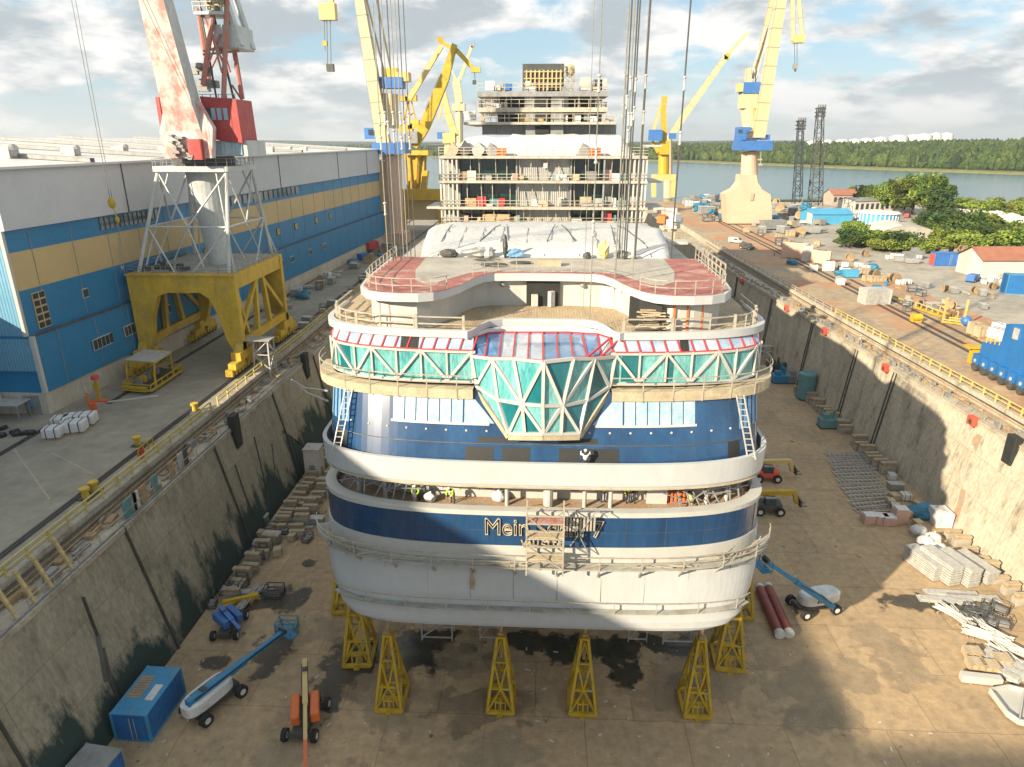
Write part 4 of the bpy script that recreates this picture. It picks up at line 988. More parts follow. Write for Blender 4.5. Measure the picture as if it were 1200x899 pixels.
for px, pyb, w_, h_, m in ((575,106,1.8,1.6,'tank_white'),(595,106,1.6,1.2,'crane_blue'),(583,106,1.2,.8,'trim_white'),(685,106,2,2.2,'galv'),(700,106,1.6,1.8,'steel_dark'),(706,105,1.4,1.8,'galv'),(551,141,2.2,1.6,'wrap_white'),(690,141,2,1.5,'steel_grey')):
    Y=Y2+3; MB().box(X(px,pyb,Y),Y,zt(pyb,Y),w_,1.6,h_).build('deck_equipment', M(m), ship)
p = aty(668,83,Y2+4); MB().blob(p.x,Y2+4,p.z,.9,.9,1.2,10,6).build('radar_dome', M('wrap_yellow'), ship)
# cargo heaped on the outer side deck
for i in range(16):
    p = (18.6+random.uniform(-.4,1.5), 104+random.uniform(0,9)); z = 36.0+random.uniform(0,2.8)
    MB().box(p[0],p[1],z,random.uniform(.7,1.6),random.uniform(.7,1.6),random.uniform(.6,1.1),random.uniform(0,1)).build('crate', M(random.choice(('timber_pale','cargo_pink','wrap_white','orange','wall_pale'))), ship)
MB().box(18.8,108,35.6,4,14,.4).build('outrigger', M('trim_white'), ship)

# --- scaffold tower in front of the name
def PT(px, py, Y=43.3): return aty(px, py, Y)
st = thing('scaffold_tower', 'two-bay scaffold tower standing on the stern walkway in front of the ship\'s name', 'scaffold', (PT(639,662).x, 43.6, PT(640,662).z))
zz0, zz1 = PT(640,664).z, PT(640,603).z; x0, x1 = PT(617,640).x, PT(660,640).x
for xx in (x0, x1):
    for yy_ in (43.0, 44.1): MB().bar((xx,yy_,zz0-.6),(xx,yy_,zz1+.7),.11).build('standard', M('scaff'), st)
for k in range(8):
    z = zz0+(zz1-zz0)*k/7
    mb = MB(); mb.bar((x0,43.0,z),(x1,43.0,z),.09).bar((x0,44.1,z),(x1,44.1,z),.09).bar((x0,43,z),(x0,44.1,z),.08).bar((x1,43,z),(x1,44.1,z),.08); mb.build('ledger', M('scaff'), st)
    if k in (1,4,6): MB().box((x0+x1)/2,43.55,z+.05,x1-x0,.95,.06).build('platform', M('ply' if k != 6 else 'red_primer'), st)
MB().bar((x0,42.95,zz0+(zz1-zz0)*.45),(x1,42.95,zz0),.09).bar((x0,42.95,zz1),(x1,42.95,zz0+(zz1-zz0)*.5),.07).build('brace', M('scaff'), st)
mb = MB(); A_ = (PT(644,599),PT(672,599),PT(712,601),PT(700,618),PT(690,650),PT(660,645))
hb = thing('hanging_frame', 'bent steel hanging frame between the scaffold tower and the lit blue band', 'scaffold frame', tuple(PT(686,650,44)))
o_ = MB().pathbar([aty(a,b,44.0) for a,b in ((652,606),(664,598),(700,598),(712,606))],.08).pathbar([aty(a,b,44.2) for a,b in ((664,598),(690,650),(676,640))],.07).pathbar([aty(a,b,44.2) for a,b in ((700,598),(668,640))],.07); o_.build('tube_frame', M('steel_grey'), hb)
for i in range(9):
    px = 665+i*4.0; MB().bar(aty(px,606,44.3),aty(px-1,622,44.3),.14).build('hook_bar', M('scaff'), hb)

# plate seams on the white hull, props and scaffolding in front of the cabins
sm = MB()
for x in (-15.6,-12.2,-8.8,-5.4,-2.0,1.4,4.8,8.2,11.6,15.0): patch(x-.015,x+.015,15.7,19.2,lambda x,z: sy(x,17.98,45.03,6.6,3.4),.02,.05,1,sm)
sm.build('weld_seam', M('walk_grey'), ship)
for x in (): patch(x-.015,x+.015,25.75,27.45,lambda x,z: sy(x,17.88,45.36,7),.02,.05,1).build('weld_seam', M('walk_grey'), ship)
rn = random.Random(33)
for k in range(3):
    z0, z1 = zl[k], zl[k+1]-.42; mb = MB()
    for i in range(16):
        x = X(520+ i*15+rn.uniform(-4,4),220,TYY+.5); mb.bar((x,TYY+.5+rn.uniform(0,2),z0),(x+rn.uniform(-.2,.2),TYY+.6+rn.uniform(0,2),z1),.12)
    mb.build('prop', M('scaff'), ship)
    for i in range(14):
        px = rn.uniform(524,750); x = X(px,220,TYY+1.5); h = rn.uniform(.4,1.6); MB().box(x,TYY+1.2+rn.uniform(0,1.5),z0,rn.uniform(.5,2),.6,h,rn.uniform(-.3,.3)).build('stored_material', M(rn.choice(('timber_pale','galv','wrap_white','steel_grey','scaff_yellow','cargo_pink','green_tank'))), ship)
for py, p0, p1, Y in ((143,556,716,Y2+1),(126,566,708,Y2+2),(107,565,708,Y2+2)):
    for i in range(9):
        px = rn.uniform(p0,p1); x = X(px,py,Y); h = rn.uniform(.5,1.9); MB().box(x,Y+rn.uniform(0,1.5),zt(py,Y),rn.uniform(.4,2),.6,h,rn.uniform(-.3,.3)).build('stored_material', M(rn.choice(('timber_pale','galv','wrap_white','steel_grey','scaff_yellow'))), ship)
mb = MB()
for i in range(26):
    px = rn.uniform(560,712); x = X(px,120,Y2+1.6); a_ = rn.choice(((143,126),(126,107))); mb.bar((x,Y2+1.6,zt(a_[0],Y2+1.6)),(x,Y2+1.6,zt(a_[1],Y2+1.6)-.6),.12)
mb.build('prop', M('scaff'), ship)

mb = MB()
for k in range(7):
    x = -10.5+k*3.5; mb.pathbar([(x+j*.15*(1 if k%2 else -1), 67.5+j*2.4, g0[min(30,int(j*1.33))][min(38,max(2,int(20+20*.86*x/13)))][2]+.05) for j in range(10)], .07)
mb.build('lashing', M('steel_dark'), ship)
# ================================================================== ASSEMBLY HALL
HK = 8.8/147
xw = lambda Y: -65 + (Y-80)*HK
hall = thing('assembly_hall', 'long blue, beige and grey clad shipyard assembly hall with a white metal roof', 'hall', (-65, 80, QZ))
HY0, HY1 = 80.0, 236.0
def hwall(z0, z1, out, name, m, y0=HY0, y1=HY1, label=None):
    n = 12; f = [(xw(y0+(y1-y0)*i/n)+out, y0+(y1-y0)*i/n) for i in range(n+1)]
    mb = MB(); mb.loft([[(x,y,z0) for x,y in f],[(x,y,z1) for x,y in f]])
    mb.loft([[(x,y,z1) for x,y in f],[(x-1.5,y,z1) for x,y in f]]); mb.loft([[(x,y,z0) for x,y in f],[(x-1.5,y,z0) for x,y in f]])
    mb.quad((f[0][0],y0,z0),(f[0][0]-90,y0,z0),(f[0][0]-90,y0,z1),(f[0][0],y0,z1)) if out > -5 else None
    mb.quad((f[-1][0],y1,z0),(f[-1][0]-90,y1,z0),(f[-1][0]-90,y1,z1),(f[-1][0],y1,z1))
    return mb
def wparts(z0, z1, out, name, m, mend=None):
    n = 12; f = [(xw(HY0+(HY1-HY0)*i/n)+out, HY0+(HY1-HY0)*i/n) for i in range(n+1)]
    mb = MB(); mb.loft([[(x,y,z0) for x,y in f],[(x,y,z1) for x,y in f],[(x-1.5,y,z1) for x,y in f]]); mb.loft([[(x,y,z0) for x,y in f],[(x-1.5,y,z0) for x,y in f]])
    o = mb.build(name, M(m), hall)
    e = MB().quad((f[0][0],HY0,z0),(-155,HY0,z0),(-155,HY0,z1),(f[0][0],HY0,z1)); e.quad((f[-1][0],HY1,z0),(-155,HY1,z0),(-155,HY1,z1),(f[-1][0],HY1,z1))
    e.build('end_'+name, M(mend or m), hall); return o
wparts(QZ, 19.0, .55, 'plinth', 'plinth')
wparts(19.0, 26.6, .8, 'lower_cladding', 'clad_blue')
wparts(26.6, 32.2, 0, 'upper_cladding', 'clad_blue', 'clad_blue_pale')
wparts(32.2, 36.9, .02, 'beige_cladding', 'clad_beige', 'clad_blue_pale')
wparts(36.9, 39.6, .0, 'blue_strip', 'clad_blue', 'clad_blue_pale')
wparts(39.6, 46.6, .5, 'grey_cladding', 'clad_grey')
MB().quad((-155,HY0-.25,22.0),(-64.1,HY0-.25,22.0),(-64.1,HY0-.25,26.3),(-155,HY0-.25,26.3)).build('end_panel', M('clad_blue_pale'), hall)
mb = MB().box(xw(HY0)+.75, HY0-.1, 19.0, .5, .5, 7.6); mb.box(xw(HY0)+.05,HY0-.1,26.6,.45,.45,13).build('corner_trim', M('trim_white'), hall)
MB().bar((xw(HY0)+.83,HY0,26.62),(xw(HY1)+.83,HY1,26.62),.2,.3).build('ledge_flashing', M('steel_dark'), hall)
# roof
rx, rz_ = -118, 50.2
mb = MB().loft([[(xw(HY0)+1.0,HY0-1,46.6),(xw(HY1)+1.0,HY1+1,46.6)],[(xw(HY0)+1.0,HY0-1,46.9),(xw(HY1)+1.0,HY1+1,46.9)],[(rx,HY0-1,rz_),(rx,HY1+1,rz_)],[(-170,HY0-1,46.9),(-170,HY1+1,46.9)],[(-170,HY0-1,45),(-170,HY1+1,45)]])
mb.poly([(xw(HY0)+1.0,HY0-1,46.6),(xw(HY0)+1.0,HY0-1,46.9),(rx,HY0-1,rz_),(-170,HY0-1,46.9),(-170,HY0-1,45)])
rf = mb.build('roof', M('roof_metal'), hall)
for y in (97,119,143,171,203):
    MB().loft([[(xw(y)+1.0,y-.5,46.95),(rx,y-.5,rz_+.05)],[(xw(y)+1.0,y-.5,47.5),(rx,y-.5,rz_+.6)],[(xw(y)+1.0,y+.5,47.5),(rx,y+.5,rz_+.6)],[(xw(y)+1.0,y+.5,46.95),(rx,y+.5,rz_+.05)]]).build('roof_gutter', M('steel_grey'), rf)
for y in (103.5,126,158,196,222): MB().box(xw(y)+.56,y,39.6,.12,.14,7.0).build('downpipe', M('steel_dark'), hall)
def hwin(Y, z0, z1, wd, n, m='window_glass', out=.0, fr='trim_white'):
    x = xw(Y)+out; f = MB().box(x+.03, Y, z0, .14, wd, z1-z0).build('window', M(fr), hall)
    w_ = wd/n
    for k in range(n): MB().box(x+.10, Y-wd/2+w_*(k+.5), z0+.12, .06, w_-.14, z1-z0-.24).build('pane', M(m), f)
def bigwin(Y, z0, z1, wd):
    x = xw(Y); f = MB().box(x+.03, Y, z0, .14, wd, z1-z0).build('window', M('clad_beige'), hall); mb = MB()
    for i in range(2):
        for k in range(5): MB().box(x+.12, Y-wd/4+wd/2*i, z0+.15+(z1-z0)/5*k, .06, wd/2-.25, (z1-z0)/5-.25).build('pane', M('window_glass'), f)
bigwin(83.3, 26.9, 31.6, 2.3)
hwin(92, 21.7, 23.3, 4.6, 5, out=.82); hwin(98.8, 21.8, 23.4, 4.4, 5, out=.82); hwin(91.6, 29.0, 30.3, 1.2, 1)
for y in (108,133,140,150,153,159,170,180): hwin(y, 22.6, 24.0, 2.4, 3, out=.82)
for y in (124,131,155,165,178,188): hwin(y, 29.4, 31.0, 1.6, 2, m='yellow_dirty', fr='steel_dark')
for k in range(34): 
    y = 96.5+k*1.1 if k < 14 else 122+ (k-14)*2.4; x = xw(y)
    if k == 0: continue
    MB().box(x+.06, y, 37.6, .1, .8 if k<14 else 1.8, 1.7).build('strip_window', M('window_glass'), hall)
for y in [84+7.2*k for k in range(21)]:
    x = xw(y); MB().box(x+.84,y,19.05,.06,.09,7.4).box(x+.04,y,26.8,.06,.09,12.7).build('panel_seam', M('steel_grey'), hall)
# end facade facing the camera: door, lamp
MB().box(-66.4, HY0-.1, QZ, 2.0, .15, 2.6).build('end_door', M('steel_grey'), hall, label='small grey end door with a blue and white sign')
MB().box(-66.5, HY0-.2, QZ+1.2, .9, .06, .9).build('door_sign', M('film_blue'), hall)
MB().box(-71.5, HY0-.3, 19.9, .9, .2, .8).build('wall_sign', M('trim_white'), hall)
vent = None
for i, (px, py, s_) in enumerate(((5,168,1.2),(82,167,1.0),(140,166,1.0),(193,166,.9),(316,167,.8),(337,166,.8),(356,166,.7))):
    Y = (96,110,124,136,165,175,186)[i]
    p = aty(px, py, Y); 
    if vent is None:
        vent = thing('roof_vent', 'x', 'roof vent', (0,0,0), world=False); o = vent
        MB().box(0,0,0,1.8,1.6,.9).build('housing', M('galv'), vent); MB().tube((-1.5,0,.7),(1.0,0,.7),.55,n=12).build('duct', M('trim_white'), vent); MB().blob(.6,0,1.1,.8,.8,.5,10,5).build('cowl', M('galv'), vent)
    else: o = dup(vent, (0,0,0))
    zr = 46.9+ (rz_-46.9)*max(0,min(1,(xw(Y)-p.x)/(xw(Y)-rx)))
    o.location = (p.x, Y, zr-.02); o.scale = (s_,)*3; o['group'] = 'ventilators on the white hall roof'; o['label'] = ('white roof ventilator at the picture\'s edge on the hall roof' if i == 0 else 'grey ventilator on the hall roof, '+('before the crane boom, beside the hoist ropes' if i==1 else 'midway between the hoist ropes and the crane boom' if i==2 else 'just before the white crane boom' if i==3 else 'first one past the red crane cab' if i==4 else 'middle one past the red crane cab' if i==5 else 'last one past the red crane cab'))
# annex at the far end and added unseen blocks that shade the dock from the west
an = thing('hall_annex', 'beige annex with a sunlit panel at the far end of the blue hall', 'annex', (-60, 240, QZ))
MB().box(-66, 244, QZ, 24, 15, 27).build('wall', M('clad_beige'), an); MB().box(-66,244,QZ+27,25,16,.5).build('roof', M('roof_metal'), an)
MB().extr([(-55.5,236.4,QZ),(-51.5,236.4,QZ),(-54,236.4,QZ+8)],(0,1.5,0)).build('stair_flank', M('plinth'), an)
for nm, lab, x0, x1, y0, y1, h in (('shade_block','tall blue block added out of view before the assembly hall to shade the stern', -80,-71,-90,48,62.0),('shade_block_wing','wide blue wing added out of view behind the tall shade block', -130,-80.3,-90,-2,60.0),('low_shade_block','low blue block added out of view to trim the sunlight between shade block and hall',-110,-71.2,48.3,77.5,31.0),('high_shade_block','high grey block added out of view west of the dock head to shade its floor',-210,-56,-130,-70,75)):
    b = thing(nm, lab, 'building', ((x0+x1)/2,(y0+y1)/2,QZ)); MB().box((x0+x1)/2,(y0+y1)/2,QZ,x1-x0,y1-y0,h-QZ).build('wall', M('clad_blue' if nm!='high_shade_block' else 'clad_grey'), b)
    MB().box((x0+x1)/2,(y0+y1)/2,h,x1-x0-.6,y1-y0-.6,.3).build('roof', M('roof_metal'), b)
    wm = MB()
    for k in range(int((y1-y0)/6)): MB().box(x1+.05,y0+4+k*6,QZ+5,.1,2.4,1.6).build('window', M('window_glass'), b)

# ================================================================== CRANES
# --- the portal crane on the hall side
pc = thing('portal_crane', 'old portal crane with yellow portal, red machine house and peeling white jib beside the hall', 'crane', (-54.5, 108, QZ))
XA, XB, YA, YB = -62.0, -46.7, 99.5, 118.0; ZT, ZB = 31.0, 28.2
po = MB()
# end frames seen from the dock: deep top beam that flows into the legs (plate girders)
def frame_y(Y, t=1.1):
    pts_in = [(XA+1.6,QZ+3.4),(XA+1.9,QZ+5.5),(XA+2.5,QZ+8.6),(XA+3.7,ZB-.6),(XA+5.4,ZB),(XB-5.0,ZB),(XB-3.7,ZB-.9),(XB-2.6,QZ+8.6),(XB-1.9,QZ+5.0),(XB-1.5,QZ+3.4)]
    outl = [(XA-.5,QZ+3.4)]+[(x,z) for x,z in pts_in[:1]]
    mb = MB()
    # left leg, beam, right leg as three plates
    L_ = [(XA-.6,QZ+3.0),(XA+1.0,QZ+3.0)]+pts_in[1:5]+[(XA+5.4,ZT),(XA-.6,ZT)]
    Rr = [(XB-1.0,QZ+3.0),(XB+.6,QZ+3.0),(XB+.6,ZT),(XB-5.0,ZT)]+pts_in[5:9]
    Mm = [(XA+5.4,ZB),(XB-5.0,ZB),(XB-5.0,ZT),(XA+5.4,ZT)]
    for q in (L_, Mm, Rr): mb.extr([(x,Y-t/2,z) for x,z in q],(0,t,0))
    for x in (XA+3.2,(XA+XB)/2,XB-3.4): mb.box(x,Y-t/2-.06,ZB+.05,.14,.1,ZT-ZB-.2)
    mb.box((XA+XB)/2,Y-t/2-.08,ZT-.25,XB-XA+1.4,.3,.22); mb.box((XA+XB)/2,Y-t/2-.05,ZB+.0,XB-XA-12,.25,.15)
    return mb
frame_y(YA).build('portal_frame', M('yellow_dirty'), pc); frame_y(YB).build('portal_frame', M('yellow_dirty'), pc)
for X_ in (XA, XB):
    mb = MB(); 
    mb.bar((X_,YA,ZT-1.2),(X_,YB,ZT-1.2),.9,2.3)
    mb.bar((X_,YA,QZ+3.9),(X_,YA+2.2,QZ+7),.9,.9) if False else None
    mb.bar((X_,YA+.3,QZ+4.2),(X_,YB-.3,QZ+4.2),.8,1.3)
    c_ = (YA+YB)/2
    mb.bar((X_,c_-2.6,QZ+4.5),(X_,c_-1.2,ZT-2),.7,.8); mb.bar((X_,c_+2.8,QZ+4.5),(X_,c_+1.4,ZT-2),.7,.8)
    mb.bar((X_,c_+1.4,ZT-2.6),(X_,YB-.8,QZ+6),.6,.7); mb.bar((X_,c_-1.4,ZT-2.6),(X_,YA+.8,QZ+6),.6,.7)
    mb.bar((X_,YA+.6,ZT-2.4),(X_,YA+3.2,QZ+5),.5,.6)
    mb.build('side_frame', M('yellow_dirty'), pc)
for X_ in (XA, XB):
    for Y_ in (YA, YB):
        b = MB(); b.box(X_,Y_,QZ+2.0,1.5,4.6,1.3); b.extr([(X_-.6,Y_-1.2,QZ+3.3),(X_-.6,Y_+1.2,QZ+3.3),(X_-.6,Y_+.4,QZ+4.6),(X_-.6,Y_-.4,QZ+4.6)],(1.2,0,0))
        for k in (-1.9,1.9): b.box(X_,Y_+k*1.2,QZ+1.0,1.2,3.4,1.1)
        bo = b.build('bogie', M('yellow_dirty'), pc)
        for k in range(8):
            y = Y_-4.0+k*1.14; MB().tube((X_-.35,y,QZ+.55),(X_+.35,y,QZ+.55),.5,n=12).build('wheel', M('steel_dark'), bo)
            MB().box(X_,y,QZ+.55,1.3,.5,.8).build('axle_box', M('yellow'), bo)
        MB().box(X_,Y_-5.0,QZ+.5,1.1,.5,1.0).build('buffer', M('yellow'), bo)
mb = MB().box((XA+XB)/2,(YA+YB)/2,ZT-.1,XB-XA-.5,YB-YA-1,.2); dk = mb.build('portal_deck', M('walk_grey'), pc)
mb = MB().rail([Vector((XA-.4,YA-.4,ZT)),Vector((XB+.4,YA-.4,ZT)),Vector((XB+.4,YB,ZT)),Vector((XA-.4,YB,ZT)),Vector((XA-.4,YA-.4,ZT))],1.1,2.0,.03); mb.build('railing', M('steel_grey'), pc)
mb = MB()
for k in range(9): mb.box(XA+1+k*.85,YA+random.uniform(1,3),ZT+.1,random.uniform(.4,1),.5,random.uniform(.6,1.4))
mb.build('cable_drum', M('steel_dark'), pc)
# legs of the tower, inverted cone column
CXc, CYc, ZP = -52.3, 108.0, 45.4
low = [(XA+.8,YA+.6),(XB-.6,YA+.6),(XB-.6,YB-.6),(XA+.8,YB-.6)]; hi = [(CXc-5.2,CYc-4.6),(CXc+5.2,CYc-4.6),(CXc+5.2,CYc+4.6),(CXc-5.2,CYc+4.6)]
zm = 37.6
def lp(i, t): a, b = low[i%4], hi[i%4]; return Vector((a[0]+(b[0]-a[0])*t, a[1]+(b[1]-a[1])*t, ZT+(ZP-ZT)*t))
tmid = (zm-ZT)/(ZP-ZT)
for i in range(4):
    MB().tube(lp(i,0),lp(i,1),.28,n=8).build('tower_leg', M('crane_grey'), pc)
mb = MB()
for i in range(4):
    a, b = i, i+1
    mb.tube(lp(a,tmid),lp(b,tmid),.14,n=6)
    mid0 = (lp(a,0)+lp(b,0))/2; mid1 = (lp(a,tmid)+lp(b,tmid))/2; mid2 = (lp(a,1)+lp(b,1))/2
    mb.tube(mid0+(lp(a,0)-mid0)*.2,lp(a,tmid),.13,n=6); mb.tube(mid0+(lp(b,0)-mid0)*.2,lp(b,tmid),.13,n=6)
    mb.tube(mid1,mid0+(lp(b,0)-mid0)*.5,.10,n=6); mb.tube(mid1,lp(a,1),.15,n=6); mb.tube(mid1,lp(b,1),.15,n=6); mb.tube(lp(a,0)+Vector((.6,.6,0)),lp(a,1)+Vector((1.6 if i in(0,3) else -1.6,0,0)),.12,n=6)
mb.build('tower_brace', M('crane_grey'), pc)
MB().tube((CXc,CYc,ZT),(CXc,CYc,ZP),1.55,3.1,n=24).build('centre_column', M('crane_grey'), pc)
pl = MB().box(CXc,CYc,ZP,11.4,10.2,.8); pl.build('platform', M('crane_grey'), pc, bev=.08)
MB().rail([Vector((CXc-5.6,CYc-5,ZP+.8)),Vector((CXc+5.6,CYc-5,ZP+.8)),Vector((CXc+5.6,CYc+5,ZP+.8)),Vector((CXc-5.6,CYc+5,ZP+.8)),Vector((CXc-5.6,CYc-5,ZP+.8))],1.1,1.6,.03).build('railing', M('steel_grey'), pc)
MB().tube((CXc,CYc,ZP+.8),(CXc,CYc,ZP+2.1),4.3,n=28).build('slewing_ring', M('steel_dark'), pc)
# machinery house
b = MB(); x0, x1 = aty(246,140,105).x, aty(283,140,105).x
b.extr([(x0,104,50.0),(x1+.2,104,49.4),(x1,104,55.4),(x0-.6,104,55.8)],(0,5.5,0)); mh = b.build('machine_house', M('crane_red'), pc, bev=.08)
for k in range(3): MB().box(x1-3.6+k*.9,103.95,52.6,.6,.1,1.6).build('window', M('film_window'), mh)
MB().box(x0+.5,103.9,50.6,.5,.2,3.6).build('door', M('steel_dark'), mh)
MB().box((x0+x1)/2+.3,108,47.6,5.2,7,2.2).build('lower_cabin', M('crane_grey'), pc)
for k in range(3): MB().box(x0+1.0+k*1.5,104.4,47.8,1.0,.2,1.7).build('window', M('film_window'), pc)
# jib : big box girder that leans out to the west, with its foot plates
J0, J1 = aty(222,163,103), aty(183,2,99); jd = (J1-J0); J2 = J0 + jd*2.0
def jib_sec(p, w_, d_):
    return [(p.x-w_/2,p.y-d_/2,p.z),(p.x+w_/2,p.y-d_/2,p.z),(p.x+w_/2,p.y+d_/2,p.z),(p.x-w_/2,p.y+d_/2,p.z)]
mb = MB(); secs = [(0,5.2,2.2),(.28,4.4,2.6),(1,3.3,2.6),(2.0,2.4,2.0)]
rs = [jib_sec(J0+jd*t, w_, d_) for t,w_,d_ in secs]; mb.loft([r_+[r_[0]] for r_ in rs]); mb.poly(rs[0]); mb.poly(rs[-1])
jb = mb.build('jib', M('crane_white'), pc)
MB().loft([[tuple(Vector(r_[1])+Vector((.05,-.1,0))),tuple(Vector(r_[2])+Vector((.05,0,0)))] for r_ in rs]).build('side_plate', M('crane_grey'), jb)
MB().extr([(J0.x-3.4,101.6,J0.z-2.6),(J0.x+3.6,101.6,J0.z-2.6),(J0.x+4.3,101.6,J0.z+1.5),(J0.x+2.6,101.6,J0.z+5),(J0.x-2.6,101.6,J0.z+3.5),(J0.x-3.5,101.6,J0.z+1)],(0,1.2,0)).build('jib_foot', M('crane_white'), pc)
MB().box(J0.x-3.2,103,49.4,.5,2.4,6.2).build('foot_plate', M('crane_red'), pc)
MB().box(J0.x+1.6,101.5,47.2,2.0,1.2,2.8).build('winch_frame', M('crane_red'), pc)
mb = MB()
for k in range(12): mb.box(J0.x+random.uniform(-1.8,1.2),101.2,47.2+k*.28,random.uniform(.4,1.0),.9,.35)
mb.build('winch', M('steel_grey'), pc)
# A-frame with tube legs
TP = aty(255,10,108)
legs = [((238,100,104.5),(250,14,106)),((262,118,104.5),(266,0,106)),((284,116,110),(263,-10,110)),((246,100,110.5),(232,10,110))]
for a, b in legs: MB().tube(aty(*a),aty(*b),.38,n=8).build('frame_leg', M('pinkred_tube'), pc)
mb = MB()
for (a, b) in (((240,85,104.5),(258,40,106)),((260,85,104.5),(246,30,106)),((270,85,110),(250,20,108)),((238,60,105),(266,55,106)),((238,64,105),(280,60,109)),((243,90,108),(262,50,108)),((231,0,106),(262,75,105)),((272,100,108),(284,118,110))): mb.tube(aty(*a),aty(*b),.16,n=6)
mb.build('frame_brace', M('pinkred_tube'), pc)
mb = MB()
for k in range(10): p = aty(random.uniform(225,252),random.uniform(72,118),106+random.uniform(-1,2)); mb.box(p.x,p.y,p.z,random.uniform(.6,1.8),1,random.uniform(.4,1.2))
mb.build('winch', M('steel_grey'), pc)
mb = MB()
for k in range(8): p = aty(random.uniform(242,262),random.uniform(0,14),106+random.uniform(-1,2)); mb.box(p.x,p.y,p.z,random.uniform(.6,1.6),1,random.uniform(.4,1.0))
mb.build('sheave_block', M('brass'), pc)
MB().box(TP.x-.1,107,TP.z-1.2,4.2,4,.4).rail([Vector((TP.x-2.2,105,TP.z-.8)),Vector((TP.x+2,105,TP.z-.8))],1.2,1,.04).build('head_platform', M('crane_grey'), pc)
a, b = aty(222,113,106), aty(276,100,109)
MB().box((a.x+b.x)/2,107,a.z-1.3,7.5,4,.3).rail([Vector((a.x,105,a.z-1)),Vector((b.x+1.5,105,a.z-1))],1.2,1.2,.035).build('service_platform', M('steel_grey'), pc)
a, b = aty(250,-60,109), aty(290,56,109)
for dy in (-2,2): MB().bar((a.x,109+dy,a.z),(b.x,109+dy,b.z),.5,1.3).build('counterweight_arm', M('crane_grey'), pc)
c0, c1 = aty(252,59,109), aty(290,59,109); MB().box((c0.x+c1.x)/2,109,c0.z,c1.x-c0.x,5.5,3.0).build('counterweight', M('crane_grey'), pc, bev=.1)
a = aty(232,-60,108); MB().tube(a, aty(276,125,106), .18, n=6).tube(aty(222,-60,106),aty(256,128,105),.15,n=6).build('tie_rod', M('steel_dark'), pc)
# hoist rope with hook
hk = thing('crane_hook', 'small yellow hook block hanging on thin ropes in front of the blue hall', 'crane hook', tuple(aty(133,250,92)))
h0 = aty(131,238,92)
MB().bar(h0+Vector((-.15,0,.6)),h0+Vector((-3.5+3.3,0,45)),.05).bar(h0+Vector((.15,0,.6)),h0+Vector((.5,0,45)),.05).build('rope', M('rope_steel'), hk)
MB().blob(h0.x,h0.y,h0.z,.55,.3,.75,12,8).build('block', M('yellow'), hk); MB().blob(h0.x+.35,h0.y,h0.z-2.2,.28,.2,.5,8,6).tube(h0,h0+Vector((.3,0,-2)),.08).build('hook', M('yellow'), hk)
MB().bar(h0+Vector((.35,0,-2.4)),aty(146,320,92),.06).bar(h0+Vector((.35,0,-2.4)),aty(142,320,92),.04).blob(*aty(143,314,92),.22,.2,.3,8,4).build('sling', M('rope_light'), hk)

# --- luffing cranes farther away: drawn in the plane of their tower, built with depth
def box_px(c, name, m, px0, px1, py0, py1, Y, dep, bev=0):
    a, b = aty(px0,py1,Y), aty(px1,py0,Y)
    return MB().box((a.x+b.x)/2, Y+dep/2-dep/2, a.z, abs(b.x-a.x), dep, b.z-a.z).build(name, M(m), c)
def beam_px(c, name, m, p0, p1, w0, w1, Y, dep, Y1=None, dep1=None):
    a, b = aty(*p0,Y), aty(*p1,Y1 or Y); k = Y/F_
    return MB().bar(a, b, 1, 1).build(name, M(m), c) if False else _beam(c,name,m,a,b,w0*k,w1*k,dep,dep1 or dep)
def _beam(c,name,m,a,b,w0,w1,d0,d1):
    d = (b-a).normalized(); r = d.cross(Vector((0,1,0))).normalized(); mb = MB(); rs = []
    for p,w_,d_ in ((a,w0,d0),(b,w1,d1)):
        rs.append([tuple(p-r*w_/2-Vector((0,d_/2,0))),tuple(p+r*w_/2-Vector((0,d_/2,0))),tuple(p+r*w_/2+Vector((0,d_/2,0))),tuple(p-r*w_/2+Vector((0,d_/2,0)))])
    mb.loft([q+[q[0]] for q in rs]); mb.poly(rs[0][::-1]); mb.poly(rs[1]); o = mb.build(name, M(m), c)
    n = int((b-a).length/6)
    if n > 1:
        cb_ = MB()
        for k in range(1,n):
            t = k/n; q = [Vector(u).lerp(Vector(v),t) for u,v in zip(rs[0],rs[1])]; cc_ = sum(q,Vector())/4; q = [cc_+(p-cc_)*1.06 for p in q]; cb_.loft([[tuple(p-d*.12) for p in q+q[:1]],[tuple(p+d*.12) for p in q+q[:1]]])
        e0, e1 = Vector(rs[0][1]), Vector(rs[1][1]); cb_.bar(e0+r*.25,e1+r*.25,.12)
        cb_.build('seam_frame', M('steel_grey' if 'yellow' not in m else 'yellow_dirty'), o)
    return o
def rope_px(c, pts, Y, r=.06, m='rope_steel', name='rope'):
    mb = MB()
    for a, b in pts: mb.bar(aty(*a,Y),aty(*b,Y),r*2)
    return mb.build(name, M(m), c)
